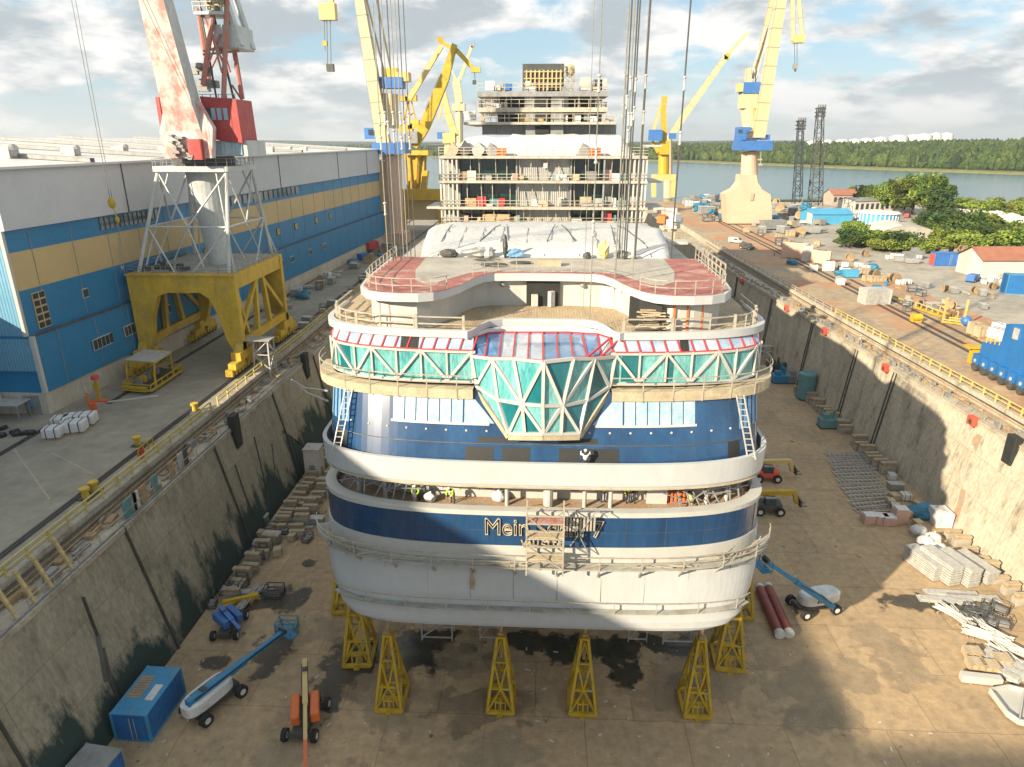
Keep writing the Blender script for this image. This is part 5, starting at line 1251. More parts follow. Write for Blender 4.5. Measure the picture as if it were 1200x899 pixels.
# tower crane by the water, cream
Y = 302
c = thing('tower_crane', 'tall cream level-luffing crane with blue cab ring standing near the water', 'crane', (aty(880,262,Y).x, Y, QZ))
a = [aty(*p,Y-4) for p in ((852,262),(905,262),(904,238),(903,228),(893,222),(888,214),(887,205),(869,205),(868,214),(862,222),(850,228),(851,240))]
MB().extr(a,(0,9,0)).build('base', M('crane_pink'), c)
MB().tube(aty(878,214,Y),aty(878,178,Y),3.6,3.1,n=20).build('column', M('crane_pink'), c)
MB().tube(aty(879,152,Y),aty(876.5,118,Y),3.0,3.2,n=20).build('upper_column', M('crane_cream'), c); MB().box(aty(876,118,Y).x,Y,aty(876,118,Y).z-3,6.0,6,7.5).build('head', M('crane_cream'), c)
box_px(c,'machine_ring','crane_blue',862,901,165,176,Y,12); box_px(c,'cab','crane_blue',863,877,149,165,Y,8); box_px(c,'machine_ring','crane_blue',866,899,158,164,Y,9)
box_px(c,'winch','steel_dark',873,886,154,165,Y-3,5); box_px(c,'cab','crane_blue',868,891,97,110,Y,7); box_px(c,'counterweight','yellow_pale',864,872,98,108,Y,6); box_px(c,'window','window_glass',865,870,152,156,Y-4.1,.2)
MB().rail([aty(862,165,Y-6),aty(901,165,Y-6)],1.2,2,.05).build('railing', M('crane_blue'), c)
beam_px(c,'jib','crane_cream',(888,162),(917,-12),13,9,Y-4,3.5); beam_px(c,'jib','crane_cream',(917,-12),(924,-60),9,6,Y-4,3)
beam_px(c,'luffing_tie','crane_cream',(884,92),(907,-12),5,4,Y+2,1.5); beam_px(c,'mast_head','crane_cream',(876,118),(877,80),7,4,Y+1,3)
rope_px(c,[((884,100),(905,20)),((886,108),(884,80)),((880,88),(898,30)),((884,85),(889,110))],Y,.22,'trim_white','stay')
beam_px(c,'fly_jib','crane_cream',(928,-30),(929,48),4,3,Y-4,1); beam_px(c,'fly_jib','crane_cream',(933,-30),(940,46),4,3,Y-4,1); box_px(c,'jib_head','yellow_pale',928.5,942.5,41,50.5,Y-4,3)
rope_px(c,[((931,50),(931.5,76)),((934,50),(934,76))],Y-4,.08); box_px(c,'hook_block','steel_grey',929,935,75,81,Y-4,1.2); rope_px(c,[((932,80),(932,84))],Y-4,.3)
MB().bar(aty(889,193,Y-5),aty(893,193,Y-5),.8).bar(aty(888,187,Y-5),aty(893,187,Y-5),.6).bar(aty(892,175,Y-5),aty(891,193,Y-5),.25).box(aty(880,228,Y-4.2).x+.6,Y-4.3,aty(880,234,Y).z,1.2,.3,3).build('access_ladder', M('scaff'), c)
# cream crane on the hall side
Y = 240
c = thing('tower_crane', 'cream crane with blue machine ring behind the hanging ropes at the hall corner', 'crane', (aty(460,285,Y).x, Y, QZ))
MB().tube(aty(462,284,Y),aty(459,182,Y),3.6,3.2,n=18).build('column', M('crane_pink'), c); MB().tube(aty(457,150,Y),aty(457,110,Y),3.0,2.6,n=18).build('upper_column', M('crane_cream'), c)
MB().box(aty(460,284,Y).x,Y,QZ,11,11,3.5).build('base', M('crane_pink'), c)
box_px(c,'machine_ring','crane_blue',441,478,167,180,Y,11); box_px(c,'cab','crane_blue',430,446,150,163,Y,6); box_px(c,'cab','crane_blue',448,473,91,104,Y,6); box_px(c,'counterweight','yellow_pale',466,480,85,96,Y,5); box_px(c,'window','window_glass',432,438,152,158,Y-3.2,.3); box_px(c,'winch','yellow_dirty',449,466,80,92,Y,4)
beam_px(c,'jib','crane_cream',(450,168),(421,-8),14,9,Y-3,3.5); beam_px(c,'jib','crane_cream',(421,-8),(412,-60),9,5,Y-3,3)
rope_px(c,[((452,92),(428,-8)),((460,92),(440,-8))],Y,.25,'yellow_pale','stay')
beam_px(c,'fly_jib','yellow_pale',(394,-20),(386,10),5,4,Y-3,1.2); box_px(c,'jib_head','yellow_pale',376,393,4,24,Y-3,3)
rope_px(c,[((383,24),(384,76)),((387,24),(388,76)),((380,24),(381,60))],Y-3,.1); box_px(c,'hook_block','steel_dark',383.5,391,75,84,Y-3,1.5); box_px(c,'rope_guide','yellow',379,383,48,54,Y-3,.8)
# yellow double-link crane
Y = 262
c = thing('level_luffing_crane', 'deep yellow level-luffing crane with folded double jib beyond the hall', 'crane', (aty(495,280,Y).x, Y, QZ))
fr = MB()
for px in (473,518):
    for d in (0,12): fr.bar(aty(px,285,Y+d),aty(px+ (3 if px<490 else -3),226,Y+d),1.6,2.0)
fr.bar(aty(470,228,Y),aty(520,228,Y),2.6,4).bar(aty(470,228,Y+12),aty(520,228,Y+12),2.6,4).bar(aty(473,228,Y),aty(473,228,Y+12),2,3).bar(aty(518,228,Y),aty(518,228,Y+12),2,3)
fr.build('portal_frame', M('yellow_dirty'), c)
MB().box(aty(491,250,Y).x,Y+6,QZ+5,14,8,8).build('equipment_cabin', M('crane_cream'), c)
tw = MB()
for i in range(8):
    t = 2*PI*i/8; b0 = aty(488,226,Y+6); b1 = aty(487,182,Y+6); tw.bar(b0+Vector((3.2*math.cos(t),3.2*math.sin(t),0)),b1+Vector((3.8*math.cos(t+.3),3.8*math.sin(t+.3),0)),.7)
tw.tube(aty(488,226,Y+6),aty(487,182,Y+6),1.2,3.2,n=14); tw.build('tower', M('yellow_dirty'), c)
MB().box(aty(487,180,Y).x,Y+5,aty(487,182,Y).z,9,9,1.6).build('slewing_platform', M('yellow_dirty'), c)
beam_px(c,'side_cabin','yellow',(499,200),(497,222),6,5,Y+2,4)
beam_px(c,'jib','yellow',(486,172),(498,148),7,11,Y+3,3); beam_px(c,'jib','yellow',(498,148),(521,92),11,10,Y+3,3); beam_px(c,'jib','yellow',(521,92),(533,52),10,5,Y+3,2.6)
beam_px(c,'back_strut','yellow_pale',(480,116),(518,54),5,4,Y+3,1.5)
beam_px(c,'fly_jib','yellow',(516,49),(536,60),3,5,Y+3,1.5); beam_px(c,'fly_jib','yellow',(536,60),(558,84),5,4,Y+3,1.5); box_px(c,'jib_head','yellow_dirty',552,563,79,85,Y+3,2); rope_px(c,[((556,84),(557,96))],Y+3,.12); box_px(c,'hook_block','steel_dark',554,558,94,99,Y+3,.8)
MB().tube(aty(516,47,Y+2),aty(516,47,Y+4.5),1.1,n=12).build('sheave', M('yellow'), c)
af = MB()
for a, b in (((478,116),(472,152)),((478,116),(482,152)),((482,118),(490,150)),((479,118),(479,150)),((472,140),(486,132))): af.bar(aty(*a,Y+4),aty(*b,Y+6),.45)
af.build('a_frame', M('yellow_dirty'), c)
for px,py,w_,h_ in ((470,116,5,1.6),(482,115,4,2.0),(476,150,5,3),(485,146,4,3)): p=aty(px,py,Y+4); MB().box(p.x,Y+4,p.z-h_/2,w_,3,h_).build('winch', M('yellow_dirty'), c)
box_px(c,'cab','steel_grey',476,490,154,168,Y+2,4)
# smaller cranes behind
Y = 420
c = thing('level_luffing_crane', 'small yellow crane between the folded yellow crane and the tower of decks', 'crane', (aty(527,200,Y).x, Y, QZ))
beam_px(c,'jib','yellow_pale',(534,160),(525,133),7,8,Y,3); beam_px(c,'jib','yellow_pale',(525,133),(521,110),7,4,Y,3); beam_px(c,'back_strut','yellow_pale',(514,140),(522,108),2,2,Y,1); box_px(c,'machine_house','yellow_pale',520,534,156,168,Y,8)
box_px(c,'cab','crane_blue',513,520,155,163,Y,4); MB().tube(aty(526,240,Y),aty(527,166,Y),4,3,n=12).build('column', M('yellow_pale'), c)
Y = 620
c = thing('level_luffing_crane', 'very faint far cream crane seen just beside the folded yellow jib', 'crane', (aty(537,200,Y).x, Y, WZ))
MB().tube(aty(539,230,Y),aty(538,120,Y),3.5,3,n=10).build('column', M('crane_cream'), c); beam_px(c,'jib','crane_cream',(538,120),(535,92),8,7,Y,3); beam_px(c,'jib','crane_cream',(537,98),(553,54),4,3,Y,2); beam_px(c,'jib','crane_cream',(535,95),(527,78),2,2,Y,1); box_px(c,'machine_house','crane_cream',531,545,122,130,Y,8); beam_px(c,'jib','crane_cream',(531,96),(538,140),2,2,Y,1)
box_px(c,'jib_head','steel_grey',552,556,50,56,Y,2)
# yellow crane on its own portal by the water
Y = 487-70
c = thing('level_luffing_crane', 'bright yellow crane with blue cab on a square portal at the far quay', 'crane', (aty(778,225,Y).x, Y, QZ))
fr = MB(); 
for px in (766,789): 
    for d in (0,10): fr.bar(aty(px,231,Y+d),aty(px,206,Y+d),2.6)
fr.bar(aty(763.5,208,Y),aty(791.5,208,Y),3,3.4).bar(aty(763.5,208,Y+10),aty(791.5,208,Y+10),3,3.4).bar(aty(766,208,Y),aty(766,208,Y+10),2.5,3).bar(aty(789,208,Y),aty(789,208,Y+10),2.5,3)
fr.build('portal_frame', M('yellow_pale'), c)
MB().tube(aty(777.5,206,Y+5),aty(778,178,Y+5),3.1,3.1,n=14).build('column', M('yellow'), c); box_px(c,'machine_house','yellow',772,784,165,181,Y+3,6); beam_px(c,'jib','yellow',(778,167),(777.5,122),6,5,Y+2,2.5); box_px(c,'jib_head','yellow',775,782,113,121,Y+2,2)
box_px(c,'cab','crane_blue',760,776,152,165,Y,5); box_px(c,'counterweight','crane_blue',784,792,156,163,Y,4); beam_px(c,'back_strut','yellow_pale',(766,152),(775,121),3,2,Y+2,1); beam_px(c,'side_strut','yellow',(764,166),(772,178),3,5,Y+2,2)
Y = 470
c = thing('level_luffing_crane', 'pale yellow long jib slanting up over the water, behind the square portal', 'crane', (aty(785,230,Y).x, Y, WZ))
beam_px(c,'jib','crane_cream',(783,164),(802,135),6,7,Y,2.5); beam_px(c,'jib','crane_cream',(802,135),(851,66),7,5,Y,2.5); beam_px(c,'jib','crane_cream',(851,66),(877,38),4,2.5,Y,2); box_px(c,'jib_block','yellow_dirty',848,855,63,70,Y,2.5)
MB().tube(aty(783,232,Y),aty(783,160,Y),3,2.6,n=12).build('column', M('crane_cream'), c)
# --- blue leg of the big gantry crane at the picture edge
gc = thing('gantry_crane', 'stepped blue leg and wheel bogies of the giant gantry crane on the sunny quay', 'gantry crane', (72, 92, QZ))
P0 = at(1138,432,QZ)
def gx(t): return 66.8+ t*.02
gy0 = 104.5
prof = [(gy0,2.2),(gy0,4.6),(gy0-4.2,5.2),(gy0-4.4,8.6),(gy0-8.6,9.6),(gy0-8.8,14.5),(gy0-10.5,17),(gy0-11,46),(gy0-22,46),(gy0-22,14),(gy0-26,8.6),(gy0-30,4.6),(gy0-30,2.2)]
MB().extr([(67.6,y,QZ+z) for y,z in prof],(4.5,0,0)).build('leg', M('blue_box'), gc)
for k in range(14):
    y = gy0-.4-k*2.15
    MB().tube((67.0,y,QZ+.75),(67.9,y,QZ+.75),.72,n=16).build('wheel', M('steel_dark'), gc)
    MB().box(67.4,y,QZ+1.2,.9,1.5,1.5).build('bogie', M('blue_box'), gc)
    MB().tube((66.9,y,QZ+1.7),(67.1,y,QZ+1.7),.28,n=10).build('axle_cap', M('galv'), gc)
MB().box(67.5,gy0+1.0,QZ+.9,1.2,.8,2.6).box(67.5,gy0+1.2,QZ+3.3,2.6,1.8,.3).build('buffer', M('yellow'), gc)
for y, z in ((gy0-7,7.0),(gy0-14,9.4),(gy0-17.5,12)): MB().box(67.5,y,QZ+z,.3,.9,1.6).build('hatch', M('galv'), gc)
MB().rail([Vector((67.6,gy0-1,QZ+4.7)),Vector((67.6,gy0-4,QZ+5.2))],1.1,1,.04).build('railing', M('yellow_rail'), gc)
# --- lattice masts by the shore
for i, (pb, pt, Y, wb, wt) in enumerate((((934,238),(938.5,141),330,3.4,2.0),((955,242),(961.5,126),322,5.0,2.2))):
    c = thing('lattice_mast', ('thin' if i == 0 else 'taller dark')+' steel lattice mast between the cream crane and the blue-roofed shed', 'mast', tuple(aty(*pb,Y)))
    MB().lattice(aty(*pb,Y),aty(*pt,Y),wb,wt,12 if i else 11,.32,.20).build('lattice', M('steel_grey' if i==0 else 'steel_dark'), c)
    p = aty(*pt,Y)
    for k in range(3): 
        q = aty(pt[0]-.3*k,pt[1]+2+k*4.5,Y); MB().box(q.x,Y,q.z,3.4,3.4,.5).rail([q+Vector((-1.7,-1.7,.5)),q+Vector((1.7,-1.7,.5))],1.1,1,.08).build('platform', M('steel_dark'), c)

# ================================================================== HOIST ROPES over the deck
def hang(px, pyb, Yg, label, m='rope_steel', r=.035, fit=(), double=0.0, ztop=112):
    b = aty(px, pyb, Yg); t = thing('hoist_rope', label, 'rope', tuple(b), group='steel ropes hanging from above onto the ship')
    mb = MB()
    for d in ((0,) if not double else (-double/2, double/2)): mb.tube((b.x+d,b.y,b.z),(b.x+d*1.3,b.y,ztop),r,n=6)
    mb.build('rope', M(m), t)
    for py in fit:
        z = aty(px, py, Yg).z; MB().tube((b.x,b.y,z-.45),(b.x,b.y,z+.45),.09,n=8).blob(b.x,b.y,z+.5,.17,.17,.14,8,5).blob(b.x,b.y,z-.5,.15,.15,.13,8,5).build('shackle', M('galv'), t)
    return t
def at_deck(px, py): return at(px, py, 39.06).y
hang(691,374,52.2,'single steel rope ending on the wooden pool deck','rope_light',.04,(268,182,98))
hang(679.5+4,360,56,'thin light rope just beside the single rope over the pool deck','rope_light',.025,())
for i, (px, py, fit, m) in enumerate(((722,302,(96,130,170),'rope_light'),(725,302,(120,),'rope_steel'),(728,302,(98,140,160),'rope_light'),(731,306,(140,),'rope_steel'),(733.5,302,(100,133),'rope_steel'),(720,340,(),'rope_light'))):
    hang(px, py, at_deck(722,304) if i < 5 else 57, 'steel rope in the thick central bundle, '+('outermost towards the water','second from the pool-deck rope','lightest, with three shackles','darkest of the bundle','nearest the lone ropes','reaching the lower deck')[i], m, .065, fit)
hang(744,303,at_deck(744,304),'dark rope between the thick bundle and the outermost rope','rope_steel',.09,(96,138))
hang(743-2,330,56,'thin light rope beside the dark one','rope_light',.025,())
hang(786,303,at_deck(786,304),'outermost single dark rope above the red roof corner','rope_steel',.075,(98,162))
YL = at_deck(470,305)
for i, (px, m, r, fit) in enumerate(((455,'rope_light',.05,(139,168,245)),(461,'rope_steel',.06,(139,)),(464,'rope_light',.045,(150,)),(470,'rope_steel',.05,(139,160)),(473.5,'rope_light',.05,()),(478,'rope_light',.05,(139,168)),(482,'rope_steel',.045,(150,)),(487,'rope_steel',.04,(139,168)))):
    hang(px, 306+i*.4, YL-1.5+i*.7, 'steel rope before the cream crane, '+('first from the hall','second from the hall','third from the hall','fourth, dark','fifth, light','sixth from the hall','seventh, dark','last, nearest the folded yellow crane')[i], m, r, fit)
# ================================================================== ON THE DOCK FLOOR
def trestle():
    t = thing('support_trestle', 'x', 'trestle', (0,0,0), world=False)
    H0 = 7.6; bx, by, tx, ty = 1.25, 1.7, .3, .3
    cs = lambda z, i: Vector((( -1,1,1,-1)[i%4]*(bx+(tx-bx)*z/H0), (-1,-1,1,1)[i%4]*(by+(ty-by)*z/H0), z))
    MB().box(0,0,0,2.8,.5,.18).box(0,0,.0,.5,4.0,.17).bar(cs(.25,0),cs(.25,1),.32).bar(cs(.25,2),cs(.25,3),.32).bar(cs(.25,0),cs(.25,3),.3).bar(cs(.25,1),cs(.25,2),.3).build('base_frame', M('yellow'), t)
    for i in range(4): MB().bar(cs(.15,i),cs(H0,i),.24).build('leg', M('yellow'), t)
    mb = MB(); zs = [.25,2.6,5.2]
    for i in range(4):
        for z in zs[1:]: mb.bar(cs(z,i),cs(z,i+1),.17)
        m0 = (cs(2.6,i)+cs(2.6,i+1))/2; mb.bar(cs(.3,i),m0,.17).bar(cs(.3,i+1),m0,.17).bar(m0,cs(5.2,i),.15).bar(m0,cs(5.2,i+1),.15)
        m1 = (cs(7.3,i)+cs(7.3,i+1))/2; mb.bar(cs(5.2,i),m1,.12).bar(cs(5.2,i+1),m1,.12)
    mb.build('bracing', M('yellow'), t)
    MB().box(0,0,H0-.1,.9,.9,.22).build('head_plate', M('yellow'), t)
    MB().tube((0,0,H0-2.5),(0,0,H0+5.3),.17,n=10).box(0,0,H0+.1,.5,.5,.35).build('jack_post', M('timber'), t)
    MB().box(0,-by+.3,.3,.12,.12,1.3).box(-.45,-by+.3,.3,.1,.1,1.0).box(.45,-by+.3,.3,.1,.1,1.0).box(0,-by+.3,1.1,1.0,.1,.12).build('lever', M('yellow_dirty'), t)
    MB().box(bx-.55,-by*.72,2.4,.3,.12,.42).build('tag_plate', M('blue_lift'), t)
    return t
tr = trestle()
TRP = [((455,838),0,1.0,'yellow lattice trestle under the shaded corner of the stern, in the front row'),((586,840),0,1.0,'yellow lattice trestle second from the shaded corner, in the front row'),((683,842),0,1.0,'yellow lattice trestle under the middle of the stern beside the hanging dark puddle'),((818,845),0,1.0,'yellow lattice trestle under the sunlit corner of the stern, in the front row'),
 ((416,785),.08,1.12,'yellow trestle standing back under the shaded side of the hull, by the wet patch'),((858,790),-.08,1.12,'yellow trestle standing back under the sunlit side of the hull'),((402,722),.1,1.15,'rear yellow trestle just peeping out at the shaded hull side'),((870,728),-.1,1.15,'rear yellow trestle just peeping out at the sunlit hull side')]
for i, (p, rz, s_, lab) in enumerate(TRP):
    q = at(*p); loc = (q.x, q.y+1.9*s_, 0)
    if i == 0: o = tr; o.location = loc; o['label'] = lab; o['group'] = 'yellow trestles under the hull'
    else: o = dup(tr, loc, rz, lab, 'yellow trestles under the hull', (1,1,1) if s_ == 1 else (s_,s_,1.08))
# light steel stands far under the hull
fs_ = thing('steel_stand','x','stand',(0,0,0),world=False)
mb = MB()
for x in (-1.6,1.6):
    for y in (-.8,.8): mb.bar((x,y,0),(x,y,3),.14)
for y in (-.8,.8): mb.bar((-1.6,y,2.9),(1.6,y,2.9),.14).bar((-1.6,y,.4),(1.6,y,.4),.12).bar((-1.6,y,.4),(1.6,y,2.9),.1)
for x in (-1.6,1.6): mb.bar((x,-.8,2.9),(x,.8,2.9),.12)
mb.build('tube_frame', M('galv'), fs_)
for i, (px, py, s_) in enumerate(((512,752,1),(573,752,.6),(747,754,.6),(795,757,1))):
    q = at(px,py); o = fs_ if i == 0 else dup(fs_, (0,0,0)); o.location = (q.x,q.y+1,0); o.scale = (s_,1,1); o['group'] = 'galvanised stands under the hull'
    o['label'] = ('wide galvanised stand half hidden under the shaded half of the stern','narrow galvanised stand under the hull behind the second front trestle','narrow galvanised stand under the sunlit part of the stern','wide galvanised stand half hidden under the sunlit part of the stern')[i]
# propeller pods dimly seen under the hull
def wheel_at(par, c, ax, r, w_, rim='white_lift'):
    c = Vector(c); ax = Vector(ax).normalized()
    w = MB().tube(c-ax*w_/2,c+ax*w_/2,r,n=18).build('wheel', M('tyre'), par)
    MB().tube(c-ax*(w_/2+.02),c+ax*(w_/2+.02),r*.5,n=12).build('rim', M(rim), w)
def boom_lift(label, c, head, b0, b1, body, boomm, s_=1.0, basket=True, tail=1.6, capsule=True, bw=.5, rim='white_lift'):
    c = Vector((c[0],c[1],0)); t = thing('boom_lift', label, 'boom lift', tuple(c), group='boom lifts in the dock')
    f = Vector((math.cos(head),math.sin(head),0)); r = Vector((-f.y,f.x,0))
    MB().bar(c+f*-2.1*s_+Vector((0,0,.75*s_)),c+f*2.1*s_+Vector((0,0,.75*s_)),1.3*s_,.55*s_).bar(c+f*1.75*s_-r*1.2*s_+Vector((0,0,.55*s_)),c+f*1.75*s_+r*1.2*s_+Vector((0,0,.55*s_)),.3*s_).bar(c-f*1.75*s_-r*1.2*s_+Vector((0,0,.55*s_)),c-f*1.75*s_+r*1.2*s_+Vector((0,0,.55*s_)),.3*s_).build('chassis', M('steel_dark'), t)
    for a in (-1.75,1.75):
        for b in (-1.25,1.25): wheel_at(t, c+f*a*s_+r*b*s_+Vector((0,0,.55*s_)), r, .55*s_, .42*s_, rim)
    bd = (b1-b0); bh = Vector((bd.x,bd.y,0)).normalized(); br = Vector((-bh.y,bh.x,0)); z = Vector((0,0,1.1*s_))
    def hullpts(sd):
        o_ = c+br*sd*.85*s_
        return o_
    if capsule:
        L_, W_ = 2.25*s_, .92*s_; pts = []
        for i in range(24):
            a = 2*PI*i/24; ca, sa = math.cos(a), math.sin(a); pts.append(c + bh*(L_*math.copysign(abs(ca)**.55,ca)-.5*s_) + br*(W_*math.copysign(abs(sa)**.7,sa)))
        mb = MB(); mb.loft([[tuple(p+Vector((0,0,1.1*s_))) for p in pts]+[tuple(pts[0]+Vector((0,0,1.1*s_)))],[tuple(p+Vector((0,0,1.95*s_))) for p in pts]+[tuple(pts[0]+Vector((0,0,1.95*s_)))],[tuple(c+(p-c)*.88+Vector((0,0,2.15*s_))) for p in pts]+[tuple(c+(pts[0]-c)*.88+Vector((0,0,2.15*s_)))]])
        mb.poly([tuple(c+(p-c)*.88+Vector((0,0,2.15*s_))) for p in pts]); mb.build('turret_cover', M(body), t)
    else:
        for sd in (-1,1): MB().bar(c+br*sd*.8*s_-bh*1.5*s_+Vector((0,0,1.6*s_)),c+br*sd*.8*s_+bh*1.2*s_+Vector((0,0,1.6*s_)),.75*s_,1.0*s_).build('side_cover', M(body), t, bev=.12*s_)
        MB().bar(c-bh*1.3*s_+Vector((0,0,1.2*s_)),c+bh*1.0*s_+Vector((0,0,1.2*s_)),.9*s_,.5*s_).build('turret', M('steel_dark'), t)
    MB().bar(b0-bd.normalized()*.6,b0+bd*.55,bw*s_*1.1,bw*s_*1.1).build('boom', M(boomm), t, bev=.03); MB().bar(b0+bd*.5,b1,bw*s_*.75,bw*s_*.75).build('boom_extension', M(boomm), t)
    MB().bar(c+bh*-.3*s_+Vector((0,0,1.6*s_)), b0+bd*.18, .2*s_).build('lift_cylinder', M('galv'), t)
    hz_ = bd.normalized().cross(Vector((0,0,1))).normalized()*bw*s_*.62
    MB().path([b0+hz_+Vector((0,0,.1)),b0+bd*.3+hz_+Vector((0,0,.12)),b0+bd*.7+hz_*.8+Vector((0,0,.12)),b1+hz_*.7],.05*s_).path([b0-hz_+Vector((0,0,.3)),b0+bd*.25-hz_+Vector((0,0,.35)),b0+bd*.5-hz_],.035).build('hydraulic_hose', M('rubber'), t)
    MB().bar(b0+bd*.08+Vector((0,0,.35*s_)),b0+bd*.13+Vector((0,0,.35*s_)),.5*s_,.12).build('boom_bracket', M('steel_dark'), t)
    vn = MB()
    for kk in range(4): q_ = c+bh*(-.6+kk*.28)*s_+br*.93*s_*(1 if capsule else 1.27)+Vector((0,0,1.55*s_)); vn.box(q_.x,q_.y,q_.z-.15,.12,.12,.35,math.atan2(bh.y,bh.x))
    vn.build('engine_vent', M('steel_dark'), t)
    if basket:
        k = b1+bh*.5; ba = math.atan2(bh.y,bh.x); mb = MB(); mb.box(k.x,k.y,k.z-.6,1.0,2.2,.08,ba)
        cs = [k+bh*a+br*b+Vector((0,0,-.55)) for a,b in ((-.5,-1.1),(.5,-1.1),(.5,1.1),(-.5,1.1),(-.5,-1.1))]
        for h in (0,.55,1.1): mb.pathbar([p+Vector((0,0,h)) for p in cs], .06)
        for p in cs[:4]: mb.bar(p,p+Vector((0,0,1.1)),.07)
        mb.build('basket', M('blue_lift' if boomm=='blue_lift' else 'scaff'), t); MB().box(k.x-bh.x*.45,k.y-bh.y*.45,k.z-.1,.3,.9,.55,ba).build('control_box', M('steel_dark'), t)
    return t
b0, b1 = at(226,820,2.6), at(331,741,2.3)
boom_lift('white boom lift with a long blue boom beside the blue container on the dock floor', at(252,826)[:2], math.atan2(b1.y-b0.y,b1.x-b0.x), b0, b1, 'white_lift','blue_lift',1.12)
b0, b1 = at(357.5,779,2.9), at(358,908,1.2)
boom_lift('orange boom lift with cream boom, its arm reaching towards the bottom of the picture', at(360,848)[:2], PI/2, b0, b0.lerp(b1,.72), 'orange','yellow_pale',1.05,False,capsule=False,bw=.42)
MB().bar(b0.lerp(b1,.68),b1,.3).build('fly_boom', M('orange'), bpy.data.objects['boom_lift.001'])
b0, b1 = at(262,716,2.2), at(281,738,1.4)
o = boom_lift('small bright blue lift with folded arms near the mossy wall, behind the two yellow beams', at(270,737)[:2], PI/2+.1, b0, b1, 'crane_blue','crane_blue',.95,False,capsule=False)
b0, b1 = at(972,708,2.6), aty(898,658,60.5)
boom_lift('white boom lift with blue boom raised to the sunlit hull, beside the red pipes', at(952,714)[:2], math.atan2((b1-b0).y,(b1-b0).x), b0, b1, 'white_lift','blue_lift',1.1)
# telehandlers
for (px, py, lab, bodym, bm, s_) in ((898,562,'red telehandler with yellow boom, half hidden by the bulwark corner of the ship','orange_red','yellow_pale',1.0),(900,600,'dark telehandler with bright yellow boom, nearer to the camera than the red one','steel_dark','yellow',1.0)):
    q = at(px,py); t = thing('telehandler', lab, 'telehandler', tuple(q))
    MB().bar(q+Vector((-2.2,0,1.2)),q+Vector((1.6,0,1.2)),1.9,1.0).build('chassis', M(bodym), t, bev=.1)
    MB().bar(q+Vector((-.9,-.55,2.1)),q+Vector((.6,-.55,2.1)),.9,1.1).build('cab', M('window_glass'), t)
    for a in (-1.5,1.3):
        for b in (-1.1,1.1): wheel_at(t, q+Vector((a,b,.65)), (0,1,0), .65, .45)
    MB().bar(q+Vector((-2.6,.7,2.6)),q+Vector((3.6,.7,2.9)),.55,.7).build('boom', M(bm), t); MB().bar(q+Vector((3.5,.7,3.0)),q+Vector((4.0,.7,1.2)),.5,.8).build('boom_nose', M(bm), t); MB().box(q.x+4.4,q.y+.7,.9,.2,1.8,1.0).box(q.x+4.9,q.y+.2,.9,1,.14,.1).box(q.x+4.9,q.y+1.2,.9,1,.14,.1).build('fork', M('steel_dark'), t)
# blue site container
def container(name, label, c, L_, W_, Hh, rz, body, top, cat='container', group=None, extras=True):
    t = thing(name, label, cat, c, rz, group, world=False)
    MB().box(0,0,.12,W_,L_,Hh-.15).build('body', M(body), t); MB().box(0,0,Hh-.03,W_+.12,L_+.12,.12).build('roof', M(top), t)
    mb = MB()
    for sx in (-1,1):
        for sy2 in (-1,1): mb.box(sx*W_/2,sy2*L_/2,0,.2,.2,Hh+.1)
    for sy2 in (-1,1): mb.box(0,sy2*L_/2,0,W_,.16,.16)
    for sx in (-1,1): mb.box(sx*W_/2,0,0,.16,L_,.16)
    mb.build('corner_post', M(top), t)
    if extras:
        mb = MB()
        for k in range(int(L_/.45)):
            for sx in (-1,1): mb.box(sx*(W_/2+.02),-L_/2+.3+k*.45,.3,.06,.2,Hh-.6)
        mb.build('side_rib', M(body), t)
        d = MB().box(0,-L_/2-.04,.2,W_*.8,.06,Hh-.5).build('door', M(body), t); MB().box(0,-L_/2-.1,.2,.05,.05,Hh-.5).box(.4,-L_/2-.1,.2,.04,.04,Hh-.5).build('lock_bar', M('galv'), d)
    return t
p0, p1, p2 = at(137,867), at(178,869), at(217,812)
sd = Vector((p2.x-p1.x,p2.y-p1.y,0)); L_ = sd.length; rz = math.atan2(sd.y,sd.x)-PI/2; W_ = (p1-p0).length
cc = (p0+p1)/2 + sd/2; blu = container('site_container','long blue site container with slatted panel on its roof by the mossy wall',(cc.x,cc.y,0),L_,W_,2.9,rz,'blue_box','blue_top')
mb = MB(); 
for k in range(9): mb.box(-W_*.22+.0,-.9+k*.3,2.98,W_*.42,.2,.06)
mb.build('roof_slats', M('timber'), blu); MB().box(W_*.28,-.3,2.98,.7,1.8,.12).build('roof_hatch', M('white_lift'), blu)
q = at(112,890,2.7); container('site_container','small blue container with grey roof cut off by the bottom edge of the picture',(q.x-.3,q.y-.9,0),4.2,3.2,2.7,-.12,'blue_box','steel_grey')
# red pipes
for i, (a, b) in enumerate((((890,695),(912,746)),((900,694),(923,745)))):
    A, B_ = at(*a), at(*b); A.z = B_.z = .55
    t = thing('steel_pipe', 'dark red steel pipe on the dock floor, '+('the one nearer the ship' if i==0 else 'the one nearer the boom lift'), 'pipe', tuple((A+B_)/2-Vector((0,0,.55))), group='two red pipes')
    MB().tube(A,B_,.52,n=20).build('pipe', M('pipe_red'), t); d = (B_-A).normalized(); MB().tube(B_,B_+d*.45,.54,n=20).tube(A-d*.45,A,.54,n=20).build('end_cap', M('paint_white'), t)
